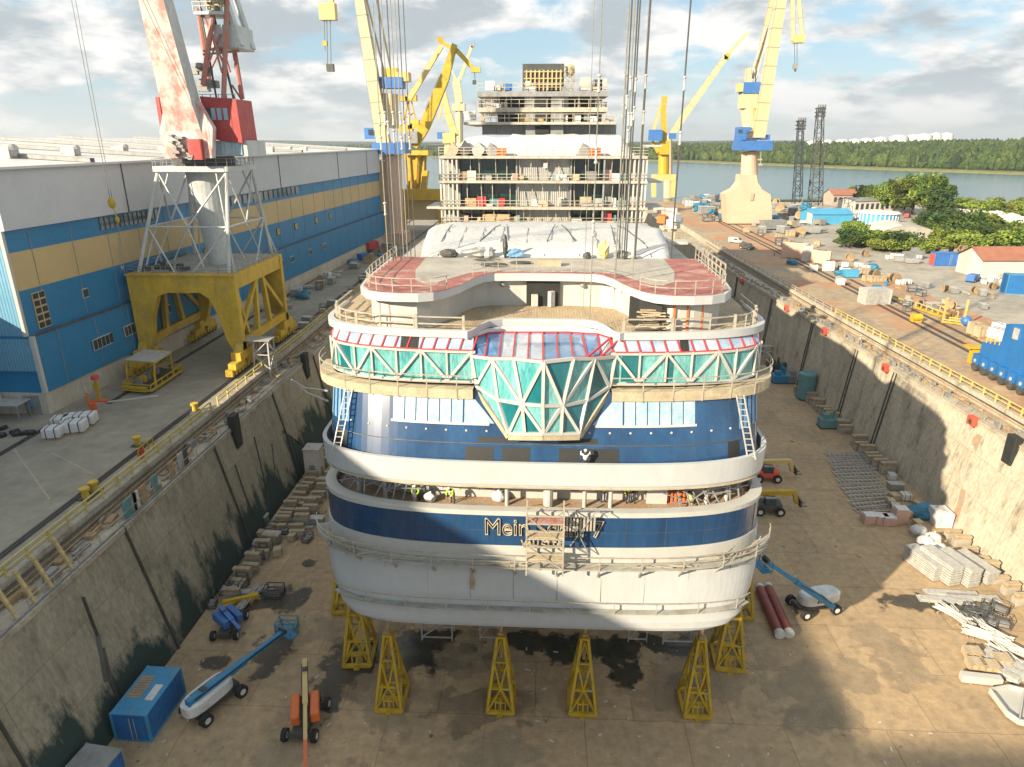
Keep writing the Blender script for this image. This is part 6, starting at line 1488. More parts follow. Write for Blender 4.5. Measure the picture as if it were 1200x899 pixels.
# keel blocks stored along the walls
kb = thing('keel_block','x','keel block',(0,0,0),world=False)
MB().box(0,0,0,1.9,.8,.9).build('concrete_foot', M('block_conc'), kb, bev=.04); MB().box(0,-.2,.9,1.7,.3,.3).box(0,.2,.9,1.7,.3,.3).build('timber_layer', M('timber'), kb); MB().box(0,0,1.2,1.95,.6,.14).build('cap_plank', M('timber_pale'), kb)
kb.location = (-35.4,64.5,0); kb['group'] = 'keel blocks stored by the walls'; kb['label'] = 'stored keel block with timber cap, nearest one at the foot of the mossy wall'
rn = random.Random(4)
def kput(x, y, lab, s_=1.0, rz=0):
    dup(kb, (x,y,0), rz+rn.uniform(-.12,.12), lab, 'keel blocks stored by the walls', (s_*rn.uniform(.9,1.1),s_,s_*rn.uniform(.75,1.35)))
for k in range(40): kput(-35.4+rn.uniform(-.3,.3), 66.5+k*1.5, 'stored keel block with timber cap in the row against the mossy wall')
for k in range(36):
    if rn.random() < .9: kput(-32.7+rn.uniform(-.4,.4), 76+k*1.5, 'stored keel block in the middle row beside the mossy wall')
for k in range(20):
    if rn.random() < .8: kput(-30.0+rn.uniform(-.6,.6), 88+k*1.6, 'stored keel block in the row nearest the ship\'s shaded side')
for k in range(22): 
    if k not in (7,8): kput(54.6-max(0,k-10)*.04+rn.uniform(-.3,.3), 100+k*1.75, 'tall stored keel block in the shaded row along the ribbed wall', 1.15)
for k in range(8): kput(54.9, 67.5+k*2.0, 'keel block of the sunlit row at the foot of the ribbed wall', 1.0)
# ladder frames laid out in the shade
fr0 = thing('scaffold_ladder','x','scaffold frame',(0,0,0),world=False)
mb = MB(); mb.bar((-3.6,-.45,0.05),(3.6,-.45,.05),.12).bar((-3.6,.45,.05),(3.6,.45,.05),.12)
for k in range(10): mb.bar((-3.4+k*.755,-.45,.05),(-3.4+k*.755,.45,.05),.1)
mb.build('tube_frame', M('galv'), fr0)
a, b, c_, d_ = at(967,533), at(1020,533), at(1046,596), at(1000,600)
for i in range(17):
    t = i/16; l_ = a.lerp(d_,t); r_ = b.lerp(c_,t); m_ = (l_+r_)/2; rz = math.atan2(r_.y-l_.y,r_.x-l_.x)
    o = fr0 if i == 0 else dup(fr0,(0,0,0)); o.location = (m_.x+rn.uniform(-.3,.3),m_.y,.1+.25*(i%2)); o.rotation_euler = (0,0,rz+rn.uniform(-.05,.05)); o.scale=((r_-l_).length/7.2,1.15,1)
    o['group'] = 'ladder frames laid out on the dock floor'; o['label'] = 'galvanised ladder frame in the long row laid out in the shade of the ship'
# generic stores -----------------------------------------------------
def proto(name, cat, fn):
    t = thing(name, 'x', cat, (0,0,0), world=False); fn(t); t['_proto'] = 1; return [t, False]
def put(pr, loc, rz, label, group, scale=(1,1,1)):
    t, used = pr
    if not used: pr[1] = True; t.location = loc; t.rotation_euler = (0,0,rz); t.scale = scale; t['label'] = label; t['group'] = group; return t
    return dup(t, loc, rz, label, group, scale)
def f_crate(t):
    MB().box(0,0,.12,1.2,1.0,.85).build('box', M('timber_pale'), t); mb = MB()
    for x in (-.5,0,.5): mb.box(x,-.52,.1,.12,.05,.9).box(x,.52,.1,.12,.05,.9)
    mb.box(0,-.53,.85,1.25,.05,.1).box(0,-.53,.15,1.25,.05,.1); mb.build('batten', M('timber'), t); MB().box(0,-.4,0,1.2,.12,.12).box(0,.4,0,1.2,.12,.12).build('skid', M('timber'), t)
def f_pallet(t):
    mb = MB()
    for k in range(6): mb.box(-.5+k*.2,0,.12,.14,1.2,.03)
    mb.build('deck_board', M('timber'), t); mb = MB()
    for y in (-.5,0,.5): mb.box(0,y,0,1.2,.12,.12)
    mb.build('bearer', M('timber'), t)
def f_pack(t):
    MB().box(0,0,.14,1.25,1.15,1.0).build('wrapped_load', M('wrap_white'), t, bev=.12); MB().box(0,0,0,1.25,1.15,.12).build('pallet', M('timber'), t); MB().box(-.3,0,.13,.06,1.19,1.03).box(.3,0,.13,.06,1.19,1.03).build('strap', M('steel_dark'), t)
def f_bag(t):
    MB().blob(0,0,.55,.75,.7,.6,12,7,.1).build('bag', M('wrap_white'), t, True); MB().box(0,0,0,1.2,1.2,.12).build('pallet', M('timber_pale'), t); MB().tube((0,0,1.1),(.1,0,1.35),.12,.05).build('neck', M('wrap_yellow'), t)
def f_box(t):
    MB().box(0,0,.1,2.2,1.2,1.1).build('body', M('steel_grey'), t, bev=.04); MB().box(0,0,1.2,2.3,1.3,.08).build('lid', M('galv'), t); MB().box(-.8,0,0,.2,1.2,.1).box(.8,0,0,.2,1.2,.1).build('foot', M('steel_dark'), t)
def f_beams(t):
    for k in range(6): MB().box(0,-.6+.24*k,.12+ (k%2)*.0,6.0,.2,.2).build('beam', M('galv'), t)
    for k in range(5): MB().box(0,-.48+.24*k,.33,5.6,.2,.2).build('beam', M('galv'), t)
    MB().box(-2,0,0,.15,1.6,.12).box(2,0,0,.15,1.6,.12).build('dunnage', M('timber'), t)
def f_grating(t):
    for k in range(8): MB().box(rn.uniform(-.06,.06),rn.uniform(-.08,.08),.12+k*.22,2.6,5.2,.15).build('grating_panel', M('galv'), t)
    MB().box(0,-1.5,0,2.6,.15,.12).box(0,1.5,0,2.6,.15,.12).build('dunnage', M('timber'), t)
def f_drum(t):
    MB().tube((0,0,0),(0,0,.9),.32,n=16).build('body', M('blue_box'), t); MB().tube((0,0,.28),(0,0,.32),.34,n=16).tube((0,0,.58),(0,0,.62),.34,n=16).tube((0,0,.88),(0,0,.92),.34,n=16).build('hoop', M('blue_top'), t)
def f_tubes(t):
    mb = MB()
    for k in range(14): mb.tube((-2.2+rn.uniform(-.2,.2),rn.uniform(-.5,.5),.1+rn.random()*.4),(2.2+rn.uniform(-.2,.2),rn.uniform(-.5,.5),.1+rn.random()*.4),.06,n=5)
    mb.build('tube', M('galv'), t); MB().box(-1.4,0,0,.2,1.3,.1).box(1.4,0,0,.2,1.3,.1).build('dunnage', M('timber'), t)
def f_cage(t):
    mb = MB()
    for x in (-.8,.8):
        for y in (-.5,.5): mb.bar((x,y,0),(x,y,1.3),.08)
    for z in (.15,.7,1.3):
        for y in (-.5,.5): mb.bar((-.8,y,z),(.8,y,z),.06)
        for x in (-.8,.8): mb.bar((x,-.5,z),(x,.5,z),.06)
    mb.build('cage', M('steel_dark'), t); MB().box(0,0,.15,1.3,.8,.6).build('contents', M('steel_grey'), t)
def f_reel(t):
    MB().tube((-.5,0,.8),(-.4,0,.8),.8,n=18).tube((.4,0,.8),(.5,0,.8),.8,n=18).build('flange', M('timber'), t); MB().tube((-.4,0,.8),(.4,0,.8),.55,n=16).build('cable', M('rubber'), t)
def f_tarp(t):
    MB().blob(0,0,.5,1.3,.9,.6,12,7,.35).build('tarpaulin', M('tarp_blue'), t); MB().box(0,0,0,2.2,1.4,.12).build('pallet', M('timber'), t)
def f_skip(t):
    MB().extr([(-1.5,-.8,.2),(1.5,-.8,.2),(1.9,-.8,1.4),(-1.9,-.8,1.4)],(0,1.6,0)).build('bin', M('steel_grey'), t); MB().box(0,0,1.3,3.3,1.3,.12).build('load', M('steel_grey'), t); MB().box(0,0,0,2.4,1.2,.2).build('skid', M('steel_dark'), t)
PR = proto('cable_reel','cable reel',f_reel); PTA = proto('tarp_heap','tarpaulin',f_tarp); PSK = proto('waste_skip','skip',f_skip)
PC = proto('crate','crate',f_crate); PP = proto('pallet','pallet',f_pallet); PK = proto('wrapped_pack','wrapped pack',f_pack); PB = proto('bulk_bag','bulk bag',f_bag); PX = proto('tool_box','storage box',f_box)
PS = proto('beam_stack','beam stack',f_beams); PG = proto('grating_stack','grating stack',f_grating); PD = proto('drum','drum',f_drum); PT_ = proto('tube_bundle','tube bundle',f_tubes); PW = proto('steel_cage','steel cage',f_cage)
def zone(n, pxa, pya, items, zz, lab, grp, seed, poly=None, smin=.8, smax=1.4):
    r2 = random.Random(seed); k = 0; placed = []
    tries = 0
    while k < n and tries < n*40:
        tries += 1
        u, v = r2.random(), r2.random()
        px = pxa[0]+(pxa[1]-pxa[0])*u; py = pya[0]+(pya[1]-pya[0])*v
        if poly: 
            (x0,y0),(x1,y1) = poly; py = y0+(y1-y0)*u+ (v-.5)*poly_w
            px = x0+(x1-x0)*u
        q = at(px,py,zz)
        if any((q-p).length < 1.5 for p in placed): continue
        placed.append(q); pr, nm = items[r2.randrange(len(items))]
        s_ = r2.uniform(smin,smax); put(pr,(q.x,q.y,zz),r2.choice((0,PI/2))+r2.uniform(-.3,.3), nm+' '+lab, grp, (s_,s_,s_*r2.uniform(.8,1.2))); k += 1
I = lambda *a: [dict(c=(PC,'pale timber crate'),p=(PP,'bare timber pallet'),k=(PK,'white wrapped pallet load'),b=(PB,'white bulk bag'),x=(PX,'grey steel tool box'),s=(PS,'bundle of galvanised beams'),g=(PG,'stack of steel gratings'),d=(PD,'blue drum'),t=(PT_,'loose bundle of scaffold tubes'),w=(PW,'dark steel cage'),r=(PR,'timber cable reel'),u=(PTA,'heap under a blue tarpaulin'),v=(PSK,'grey waste skip'))[i] for i in a]
# stores on the sunny floor
for i, (px, py) in enumerate(((1075,627),(1083,640),(1092,636),(1098,648))):
    q = at(px,py); put(PB,(q.x,q.y,0),rn.uniform(-.3,.3),('yellow-white bulk bag nearest the shadow edge','front bulk bag of the four beside the pink packs','bulk bag behind the front two','largest bulk bag, closest to the grating stacks')[i],'bulk bags by the shadow edge',(1.4,1.4,1.3))
for i, (px, py) in enumerate(((1018,612),(1032,613),(1040,614),(1053,612))):
    q = at(px,py); t = thing('cargo_pack', 'pink cardboard pack with white cover beside the ladder frames, '+('first from the ship','second from the ship','third from the ship','tall one nearest the bags')[i], 'cargo pack', tuple(q), group='pink packs'); hh = 1.0 if i < 3 else 2.0
    MB().box(q.x,q.y,.12,1.9,1.5,hh).build('carton', M('cargo_pink'), t); MB().box(q.x,q.y,hh+.12,1.6,1.3,.25).build('cover', M('wrap_white'), t, bev=.08); MB().box(q.x,q.y,0,1.9,1.5,.12).build('pallet', M('timber'), t)
q = at(1082,604); t = thing('tarp_heap','blue tarpaulin heap folded over a frame by the wall foot','tarpaulin',tuple(q)); MB().blob(q.x,q.y,.6,2.3,1.7,.95,14,8,.3).build('tarpaulin', M('tarp_blue'), t); MB().blob(q.x+.3,q.y+.2,1.3,1.3,.9,.4,10,6,.3).build('tarp_fold', M('blue_lift'), t)
q = at(1105,618); t = thing('white_cabinet','white electrical cabinet with grey hatch standing by the wall foot','cabinet',tuple(q)); MB().box(q.x,q.y+1,0,2.2,2.6,2.2).build('body', M('wrap_white'), t, bev=.1); MB().box(q.x-.1,q.y+1,2.2,.5,1.7,.2).build('hatch', M('galv'), t); MB().box(q.x-.8,q.y-.33,.3,.5,.06,1.6).build('door', M('film_window'), t)
for i, (px, py, n_) in enumerate(((1090,678,1),(1108,684,1),(1130,686,1),(1152,682,1))):
    q = at(px,py); put(PG,(q.x,q.y+1.8,0),.28,('grating stack nearest the bulk bags','second grating stack, the tallest of the pale ones','third grating stack behind the long beams','grating stack closest to the wall foot')[i],'grating stacks on the sunlit floor',(.62,.95,(1.2,1.5,1.4,1.0)[i]))
for i, (px, py, rz) in enumerate(((1115,697,-.05),(1140,702,-.05),(1108,705,-.1))): q = at(px,py); put(PS,(q.x,q.y,0),rz,('long beam bundle in front of the grating stacks','second beam bundle next to the wet patch','low beam bundle at the edge of the wet patch')[i],'beam bundles on the sunlit floor',(1.0,.8,.7))
for i in range(11):
    px, py = 1118+ i*8.0+rn.uniform(-3,3), 722+ i*5+rn.uniform(-6,8); q = at(px,py); put(PT_,(q.x,q.y,0),rn.uniform(-1.4,-.2),'tangled bundle of galvanised scaffold tubes in the heap near the wall','scaffold tube heap',(rn.uniform(.6,.9),rn.uniform(1,1.5),rn.uniform(1,1.8)))
for i in range(8):
    px, py = 1120+rn.uniform(0,60), 712+rn.uniform(0,26); q = at(px,py); put(PW,(q.x,q.y,0),rn.uniform(-1,1),'steel cage among the tangled scaffold tubes','steel cages in the tube heap',(1.1,1.1,.8))
for i, (px, py) in enumerate(((1142,783),(1158,786),(1172,778),(1138,770))): q = at(px,py); put(PC,(q.x,q.y,0),-.1,('timber crate behind the white beam, first','timber crate behind the white beam, second','timber crate nearest the wall behind the white beam','timber crate standing back towards the tube heap')[i],'crates behind the white beam',(1.3,1.2,1.0))
q = at(1148,800); t = thing('white_beam','long white box girder lying in front of the timber crates','girder',tuple(q)); MB().box(q.x,q.y,.1,3.6,.7,.8,-.12).build('girder', M('trim_white'), t); MB().box(q.x-1,q.y,0,.2,.9,.1).box(q.x+1,q.y,0,.2,.9,.1).build('dunnage', M('timber'), t)
q = at(1168,796); 
for i in range(3): put(PS,(q.x+.5+i*.9,q.y+1+i*.6,0),-.9,'curved grey beam bundle beside the timber crates','beam bundles by the crates',(.7,.8,1.2))
pts = [at(*p) for p in ((1158,815),(1180,811),(1240,826),(1240,862),(1192,852),(1178,842))]
t = thing('steel_plate_section','white steel hull panel with flanges lying on the sunlit floor at the picture\'s side','steel panel',tuple(pts[0]))
MB().prism([(p.x,p.y) for p in pts[::-1]],.25,.4).build('plate', M('trim_white'), t); mb = MB()
for a, b in zip(pts, pts[1:]+pts[:1]): mb.bar(a+Vector((0,0,.6)),b+Vector((0,0,.6)),.12,.6)
mb.bar(pts[1].lerp(pts[2],.3)+Vector((0,0,.6)),pts[4]+Vector((0,0,.6)),.1,.5); mb.build('flange', M('trim_white'), t); MB().box(pts[0].x+2,pts[0].y-1.5,0,.2,3,.25).build('dunnage', M('timber'), t)
# machinery at the shaded wall
q = at(946,470); t = thing('tank','upright green-grey cylindrical tank against the shaded ribbed wall','tank',tuple(q))
MB().tube((q.x,q.y+1.5,.3),(q.x,q.y+1.5,5.4),1.75,n=28).build('shell', M('green_tank'), t); MB().tube((q.x,q.y+1.5,5.4),(q.x,q.y+1.5,5.7),1.75,1.2,n=28).build('lid', M('green_tank'), t); MB().box(q.x,q.y+1.5,0,3,3,.3).build('skid', M('steel_dark'), t); MB().tube((q.x+1.9,q.y+1,0),(q.x+1.9,q.y+1,5),.12).build('pipe', M('galv'), t)
for i, (px, py, m) in enumerate(((915,450,'blue_lift'),(925,440,'blue_lift'),(932,450,'steel_grey'),(908,436,'steel_dark'),(972,503,'green_tank'))):
    q = at(px,py); t = thing('pump_unit', ('blue pump unit nearest the ship beside the green tank','blue pump unit behind, between ship and green tank','grey compressor unit right beside the green tank','dark compressor unit farthest back in the shade','small blue-green skip by the shaded keel blocks')[i],'machine',tuple(q))
    MB().box(q.x,q.y+1,.2,3.2,2.2,1.6).build('housing', M(m), t, bev=.08); MB().box(q.x-.6,q.y+.9,1.8,1.2,1.2,.9).tube((q.x+.8,q.y+1,1.8),(q.x+.8,q.y+1,3.2),.25).build('motor', M('steel_dark' if i%2 else m), t); MB().box(q.x,q.y+1,0,3.4,2.3,.2).build('skid', M('steel_dark'), t)
for i, (px, py) in enumerate(((905,425),(925,422),(940,430))):
    q = at(px,py); t = thing('pipe_rack','pale pipe rack behind the pump units, '+('nearest the ship','middle one','next to the green tank')[i],'rack',tuple(q)); mb = MB()
    for x in (-3,0,3):
        for y in (0,1.6): mb.bar((q.x+x,q.y+y,0),(q.x+x,q.y+y,3.6),.18)
        for z in (1.2,2.4,3.6): mb.bar((q.x+x,q.y,z),(q.x+x,q.y+1.6,z),.14)
    mb.build('rack_frame', M('steel_grey'), t); mb = MB()
    for z in (1.3,2.5,3.75):
        for k in range(5): mb.tube((q.x-3.6,q.y+.2+k*.3,z+.1),(q.x+3.4,q.y+.2+k*.3,z+.1),.12)
    mb.build('pipe', M('galv'), t)
zone(14,(1042,1075),(560,618),I('c','k','x','p','d'),0,'by the wall foot between ladder frames and sunlight','stores at the shadow edge',11,smax=1.1)
# stores along the mossy wall in the shade
zone(16,(245,300),(690,712),I('t','w','p','x'),0,'on the floor behind the two yellow beams','scrap by the mossy wall',12)
zone(9,(300,330),(610,660),I('p','x','c','w'),0,'beside the keel blocks near the mossy wall','stores between wall and ship',13,smax=1.0)
zone(10,(330,378),(585,640),I('p','x','c','t','w'),0,'between the keel blocks and the shaded side of the ship','stores by the shaded ship side',14,smax=1.0)
for i, (a, b) in enumerate((((258,719),(300,700)),((262,713),(304,704)))):
    A, B_ = at(*a), at(*b); A.z = B_.z = .5+.25*i; t = thing('yellow_beam','bright yellow beam lying behind the small blue lift, '+('the longer one' if i==0 else 'the one on top'),'beam',tuple((A+B_)/2)); MB().bar(A,B_,.5,.5).build('beam', M('yellow'), t); MB().box(A.x+.6,A.y+.3,0,.3,1.2,A.z-.25).box(B_.x-.6,B_.y-.3,0,.3,1.2,A.z-.25).build('dunnage', M('timber'), t)
q = at(365,540); t = thing('white_cabin','narrow white cabin among the keel blocks beside the shaded hull','cabin',tuple(at(370,556))); q = at(370,556); MB().box(q.x,q.y,.1,2.4,2.4,4.6).build('body', M('wall_pale'), t); MB().box(q.x,q.y,4.7,2.6,2.6,.15).build('roof', M('galv'), t); MB().box(q.x,q.y-1.22,.2,.9,.06,2).build('door', M('steel_grey'), t)
for i, (px,py,m) in enumerate(((337,738,'green_tank'),(322,698,'steel_dark'))):
    q = at(px,py); t = thing('work_basket',('open teal work basket at the tip of the long blue boom','dark open steel frame box beyond the yellow beams')[i],'basket',tuple(q)); mb = MB()
    for x in (-1,1):
        for y in (-.7,.7): mb.bar((q.x+x,q.y+y,0),(q.x+x,q.y+y,1.3),.1)
    for z in (.1,.7,1.3):
        for y in (-.7,.7): mb.bar((q.x-1,q.y+y,z),(q.x+1,q.y+y,z),.09)
        for x in (-1,1): mb.bar((q.x+x,q.y-.7,z),(q.x+x,q.y+.7,z),.09)
    mb.build('cage', M(m), t); MB().box(q.x,q.y,.1,1.9,1.3,.3).build('floor', M(m), t)
# litter
mb = MB(); rr = random.Random(8)
for k in range(150):
    px, py = rr.uniform(130,1150), rr.uniform(640,898); q = at(px,py)
    if abs(q.x) > 36: continue
    s_ = rr.uniform(.05,.16); mb.box(q.x,q.y,.012,s_*rr.uniform(1,4),s_,.03,rr.uniform(0,3))
o = mb.build('litter', M('paint_white'), None); tag(o,'scraps of pale litter scattered over the dock floor','litter',kind='stuff')
# ================================================================== QUAY EDGES, RAILINGS, STORES, TREES, PEOPLE
def edge_rail(sgn, y0, y1, label, m='yellow_rail', nm='quay_railing', step=2.6, double=False):
    Q_ = (lambda y: LQ-.35) if sgn < 0 else (lambda y: RQ(y)+.35)
    t = thing(nm, label, 'railing', (Q_(y0), y0, QZ)); n = int((y1-y0)/step); pts = [Vector((Q_(y0+(y1-y0)*i/n), y0+(y1-y0)*i/n, QZ+.12)) for i in range(n+1)]
    mb = MB(); 
    for h in (.6,1.15): mb.pathbar([p+Vector((0,0,h)) for p in pts], .13)
    mb.build('handrail', M(m), t)
    for i in range(min(n+1,90)): MB().box(pts[i].x,pts[i].y,QZ+.1,.17,.17,1.2).build('post', M(m), t)
    return t
edge_rail(-1, 22, 82, 'yellow handrail along the hall-side dock edge, from the picture\'s corner to the black fender')
edge_rail(-1, 84, 200, 'weathered handrail along the hall-side dock edge beyond the black fender', step=3)
edge_rail(1, 56, 140, 'cream handrail along the sunny dock edge in front of the blue crane leg')
edge_rail(1, 142, 330, 'weathered handrail along the shaded far part of the sunny quay', 'scaff', step=4)
# second rail, pipes and posts of the gallery (hall side)
def gallery(sgn, y0, y1, label, seed):
    rr = random.Random(seed)
    L_ = (lambda y: LL) if sgn < 0 else RL; Q_ = (lambda y: LQ) if sgn < 0 else RQ
    t = thing('service_gallery', label, 'gallery', (L_(y0), y0, LZ)); step = 3.1; n = int((y1-y0)/step)
    ys_ = [y0+i*step for i in range(n+1)]
    MB().pathbar([(L_(y)+sgn*.05,y,LZ+.12) for y in ys_], .16).build('edge_pipe', M('steel_grey' if sgn<0 else 'scaff'), t)
    MB().pathbar([(L_(y)+sgn*.1,y,LZ+1.0) for y in ys_], .06).build('guard_rail', M('scaff'), t)
    for k, (d, z, m) in enumerate(((.25,.7,'timber'),(.25,1.1,'steel_dark'),(.5,.35,'rust_floor'))):
        MB().path([(Q_(y)-sgn*d,y,LZ+z) for y in ys_], .09).build('pipe', M(m), t)
    for i, y in enumerate(ys_[:95]):
        MB().box(L_(y)+sgn*.1,y,LZ,.08,.08,1.05).build('post', M('scaff'), t)
    mb = MB()
    for k in range(int((y1-y0)*.8)):
        y = rr.uniform(y0,y1); x = L_(y)+sgn*rr.uniform(.5,2.2); mb.box(x,y,LZ+.01,rr.uniform(.2,.8),rr.uniform(.3,2.0),rr.uniform(.1,.6),rr.uniform(-.3,.3))
    o = mb.build('stored_gear', M('timber'), t); o['kind'] = 'stuff'
    mb = MB()
    for k in range(int((y1-y0)*.5)):
        y = rr.uniform(y0,y1); x = L_(y)+sgn*rr.uniform(.5,2.2); mb.box(x,y,LZ+.01,rr.uniform(.2,.7),rr.uniform(.3,1.6),rr.uniform(.2,.9),rr.uniform(-.3,.3))
    o = mb.build('stored_gear', M('steel_grey'), t); o['kind'] = 'stuff'
    return t
gl_ = gallery(-1, 28, 190, 'rusty service gallery with pipes below the handrail on the hall side', 1)
gallery(1, 56, 250, 'sunlit service gallery with pipes and hoses on the ribbed wall', 2)
# timber posts of the near gallery
for i, (px, py) in enumerate(((7,758),(35,727),(58,708),(77,690),(90,668))):
    b = at(px,py,LZ); b.x = LL-.15; t = thing('timber_post','pale timber post of the hall-side gallery, '+('first','second','third','fourth','last')[i]+' from the picture\'s corner','post',tuple(b),group='timber posts of the gallery')
    MB().bar(b,b+Vector((-1.2,.1,3.1)),.28,.22).build('post', M('scaff_yellow'), t); MB().box(b.x,b.y,b.z,.5,.4,.1).build('shoe', M('steel_grey'), t)
for i, (px, py, m) in enumerate(((180,607,'green_tank'),(190,598,'wall_pale'),(197,590,'timber'),(208,578,'green_tank'),(158,600,'steel_grey'),(204,550,'galv'),(193,545,'steel_dark'),(222,560,'timber'))):
    b = at(px,py,LZ); b.x = LL-.3; t = thing('gate_plate',('teal','pale','rusty','second teal','grey','galvanised','dark','brown')[i]+' steel plate leaning in the hall-side gallery before the black fender','steel plate',tuple(b)); MB().box(b.x,b.y,b.z,.16,1.0,2.0).build('plate', M(m), t); MB().box(b.x-.2,b.y,b.z,.5,.12,1.0).build('bracket', M('steel_dark'), t)
# black fender boxes on the walls
for i, (px, py, yy_, sgn, h_) in enumerate(((272,520,None,-1,4.6),(354,440,None,-1,4.4),(1194,540,None,1,3.8))):
    b = at(px,py,12.0) ; x = (LL-.2) if sgn < 0 else RL(b.y)+.2; y = [68.0,92,70.5][i]
    y = atx_y = None or (at(px,py,LZ-2.5).y)
    t = thing('rubber_fender',('tall black rubber fender on the hall-side wall, next to the timber posts','tall black fender beside the pale truss gangway','black rubber fender on the sunny wall at the picture\'s side')[i],'fender',(x,y,LZ-3))
    MB().box(x-sgn*.55,y,LZ-2.9,.9,1.7,h_).build('pad', M('rubber'), t, bev=.08); MB().box(x,y,LZ-2.5,.5,2.0,.25).box(x,y,LZ-.4,.9,2.0,.25).build('bracket', M('steel_dark'), t)
# red life-saving boxes / winch fenders on the sunny wall
for i, (px, py) in enumerate(((858,312),(893,330),(931,362),(977,389),(1037,432),(1132,494))):
    b = at(px,py,LZ-.6); x = RL(b.y)-.45; t = thing('rope_winch','orange-red rope winch on the sunny dock wall, '+('farthest along, in shade','second from the far end, in shade','third, above the far shadow','fourth, at the foot of the handrail gate','at the tip of the shadow','nearest, above the rusty streak')[i],'winch',(x,b.y,LZ-1.2),group='orange winches on the dock wall')
    MB().box(x,b.y,LZ-1.1,.8,1.5,1.3).build('housing', M('orange_red'), t, bev=.12); MB().tube((x-.5,b.y-.2,LZ-.5),(x-.35,b.y-.2,LZ-.5),.35,n=14).build('drum', M('steel_dark'), t); MB().box(x+.3,b.y,LZ-1.3,.6,1.0,.2).build('bracket', M('steel_dark'), t)
# rusty streak and dark seams on the walls
mb = MB(); P_ = [(1147,508),(1141,512),(1137,530),(1131,555),(1122,590),(1114,612),(1122,612),(1133,580),(1140,550),(1144,530),(1152,512)]
def onwallE(px, py):
    d = ray(px,py)
    lo, hi = 40.0, 300.0
    for _ in range(50):
        y = (lo+hi)/2; t = y/d.y; x = d.x*t; z = H_+d.z*t; xwall = RF(y)+(RL(y)-RF(y))*max(0,z)/LZ
        if x < xwall: lo = y
        else: hi = y
    return Vector((x-.04,y,z))
def onwallW(px, py):
    d = ray(px,py); lo, hi = 5.0, 300.0
    for _ in range(50):
        y = (lo+hi)/2; t = y/d.y; x = d.x*t; z = H_+d.z*t; xwall = LF+(LL-LF)*max(0,z)/LZ
        if x > xwall: lo = y
        else: hi = y
    return Vector((x+.04,y,z))
mb.poly([onwallE(*p) for p in P_]); mb.build('rust_streak', M('rust_floor'), we)
for pts in (((297,512),(305,545),(312,575),(318,620)),((318,520),(322,560),(330,600)),((275,545),(283,570),(297,608)),((250,640),(262,680),(270,715)),((330,505),(352,520),(370,545))):
    q = [onwallW(*p) for p in pts]; MB().pathbar(q, .28, .04).build('crack', M('damp_mat'), ww)
for pts in (((118,760),(128,800),(140,830)),((95,700),(112,745),(122,800))):
    q = [onwallW(*p) for p in pts]; MB().pathbar(q, .6, .04).build('water_streak', M('damp_mat'), ww)
# truss gangway + mooring lines to the ship
t = thing('truss_gangway','pale lattice gangway frame hanging at the dock edge beside the tall black fender','gangway',tuple(at(345,440,QZ)))
b = at(343,438,QZ-1); MB().lattice((LQ-.5,b.y,LZ-.8),(LQ-.5+.2,b.y+.3,QZ+4.6),2.6,2.2,3,.2,.14).build('truss', M('galv'), t); MB().box(LQ-1,b.y,QZ+4.6,4.5,2.6,.15).build('landing', M('walk_grey'), t); MB().bar((LQ-3,b.y,QZ+4.6),(LQ-6,b.y+.5,QZ+.1),1.0,.15).build('stair', M('walk_grey'), t)
for i, (a, b) in enumerate(((aty(342,445,92),aty(383,458,53.5)),(aty(345,447,92),aty(384,470,53.5)))):
    t = thing('mooring_line','pale mooring line from the truss gangway to the ship\'s walkway, '+('upper one','lower one')[i],'rope',tuple(b)); MB().tube(a,(a+b)/2-Vector((0,0,.5)),.09).tube((a+b)/2-Vector((0,0,.5)),b,.09).build('line', M('trim_white'), t)
# hall-side quay ---------------------------------------------------------------------
t = thing('canopy_cart','yellow tubular service cart with a grey canopy parked beside the portal crane','service cart',tuple(at(178,450,QZ)))
a, b, c_, d_ = at(133,458,QZ), at(178,462,QZ), at(222,432,QZ), at(180,425,QZ)
u = (c_-b).normalized(); v = (b-a).normalized(); Lc, Wc = 9.5, 4.6; o_ = b - v*Wc
P3 = lambda i, j, k: tuple(o_ + u*i + v*j + Vector((0,0,k)))
mb = MB()
for j in (0,Wc):
    mb.bar(P3(0,j,.5),P3(Lc,j,.5),.28).bar(P3(0,j,1.3),P3(Lc,j,1.3),.14)
    for i in (0,1.6,3.2,4.8,6.4,8,Lc): mb.bar(P3(i,j,.5),P3(i,j,1.3),.12)
for i in (0,Lc): mb.bar(P3(i,0,.5),P3(i,Wc,.5),.28).bar(P3(i,0,1.3),P3(i,Wc,1.3),.14)
for i in (-.8,-.4): mb.bar(P3(i,.3,.6),P3(i,Wc-.3,.6),.12).bar(P3(i,.3,1.1),P3(i,Wc-.3,1.1),.12)
mb.build('frame', M('yellow'), t)
mb = MB()
for j in (0,Wc): mb.bar(P3(1.2,j,.5),P3(2.0,j,4.0),.2).bar(P3(6.6,j,.5),P3(6.6,j,4.0),.2)
mb.bar(P3(2,0,4),P3(6.8,0,4),.22).bar(P3(2,Wc,4),P3(6.8,Wc,4),.22).bar(P3(2,0,4),P3(2,Wc,4),.2).bar(P3(6.8,0,4),P3(6.8,Wc,4),.2).build('canopy_frame', M('yellow'), t)
MB().extr([P3(1.8,-.1,4.1),P3(7.0,-.1,4.1),P3(7.0,Wc+.1,4.1),P3(1.8,Wc+.1,4.1)],(0,0,.12)).build('canopy', M('galv'), t)
MB().extr([P3(0,.1,.4),P3(Lc,.1,.4),P3(Lc,Wc-.1,.4),P3(0,Wc-.1,.4)],(0,0,.1)).build('deck', M('steel_dark'), t)
for i in (1,Lc-1):
    for j in (.3,Wc-.3): wheel_at(t, P3(i,j,.32), v, .32, .25)
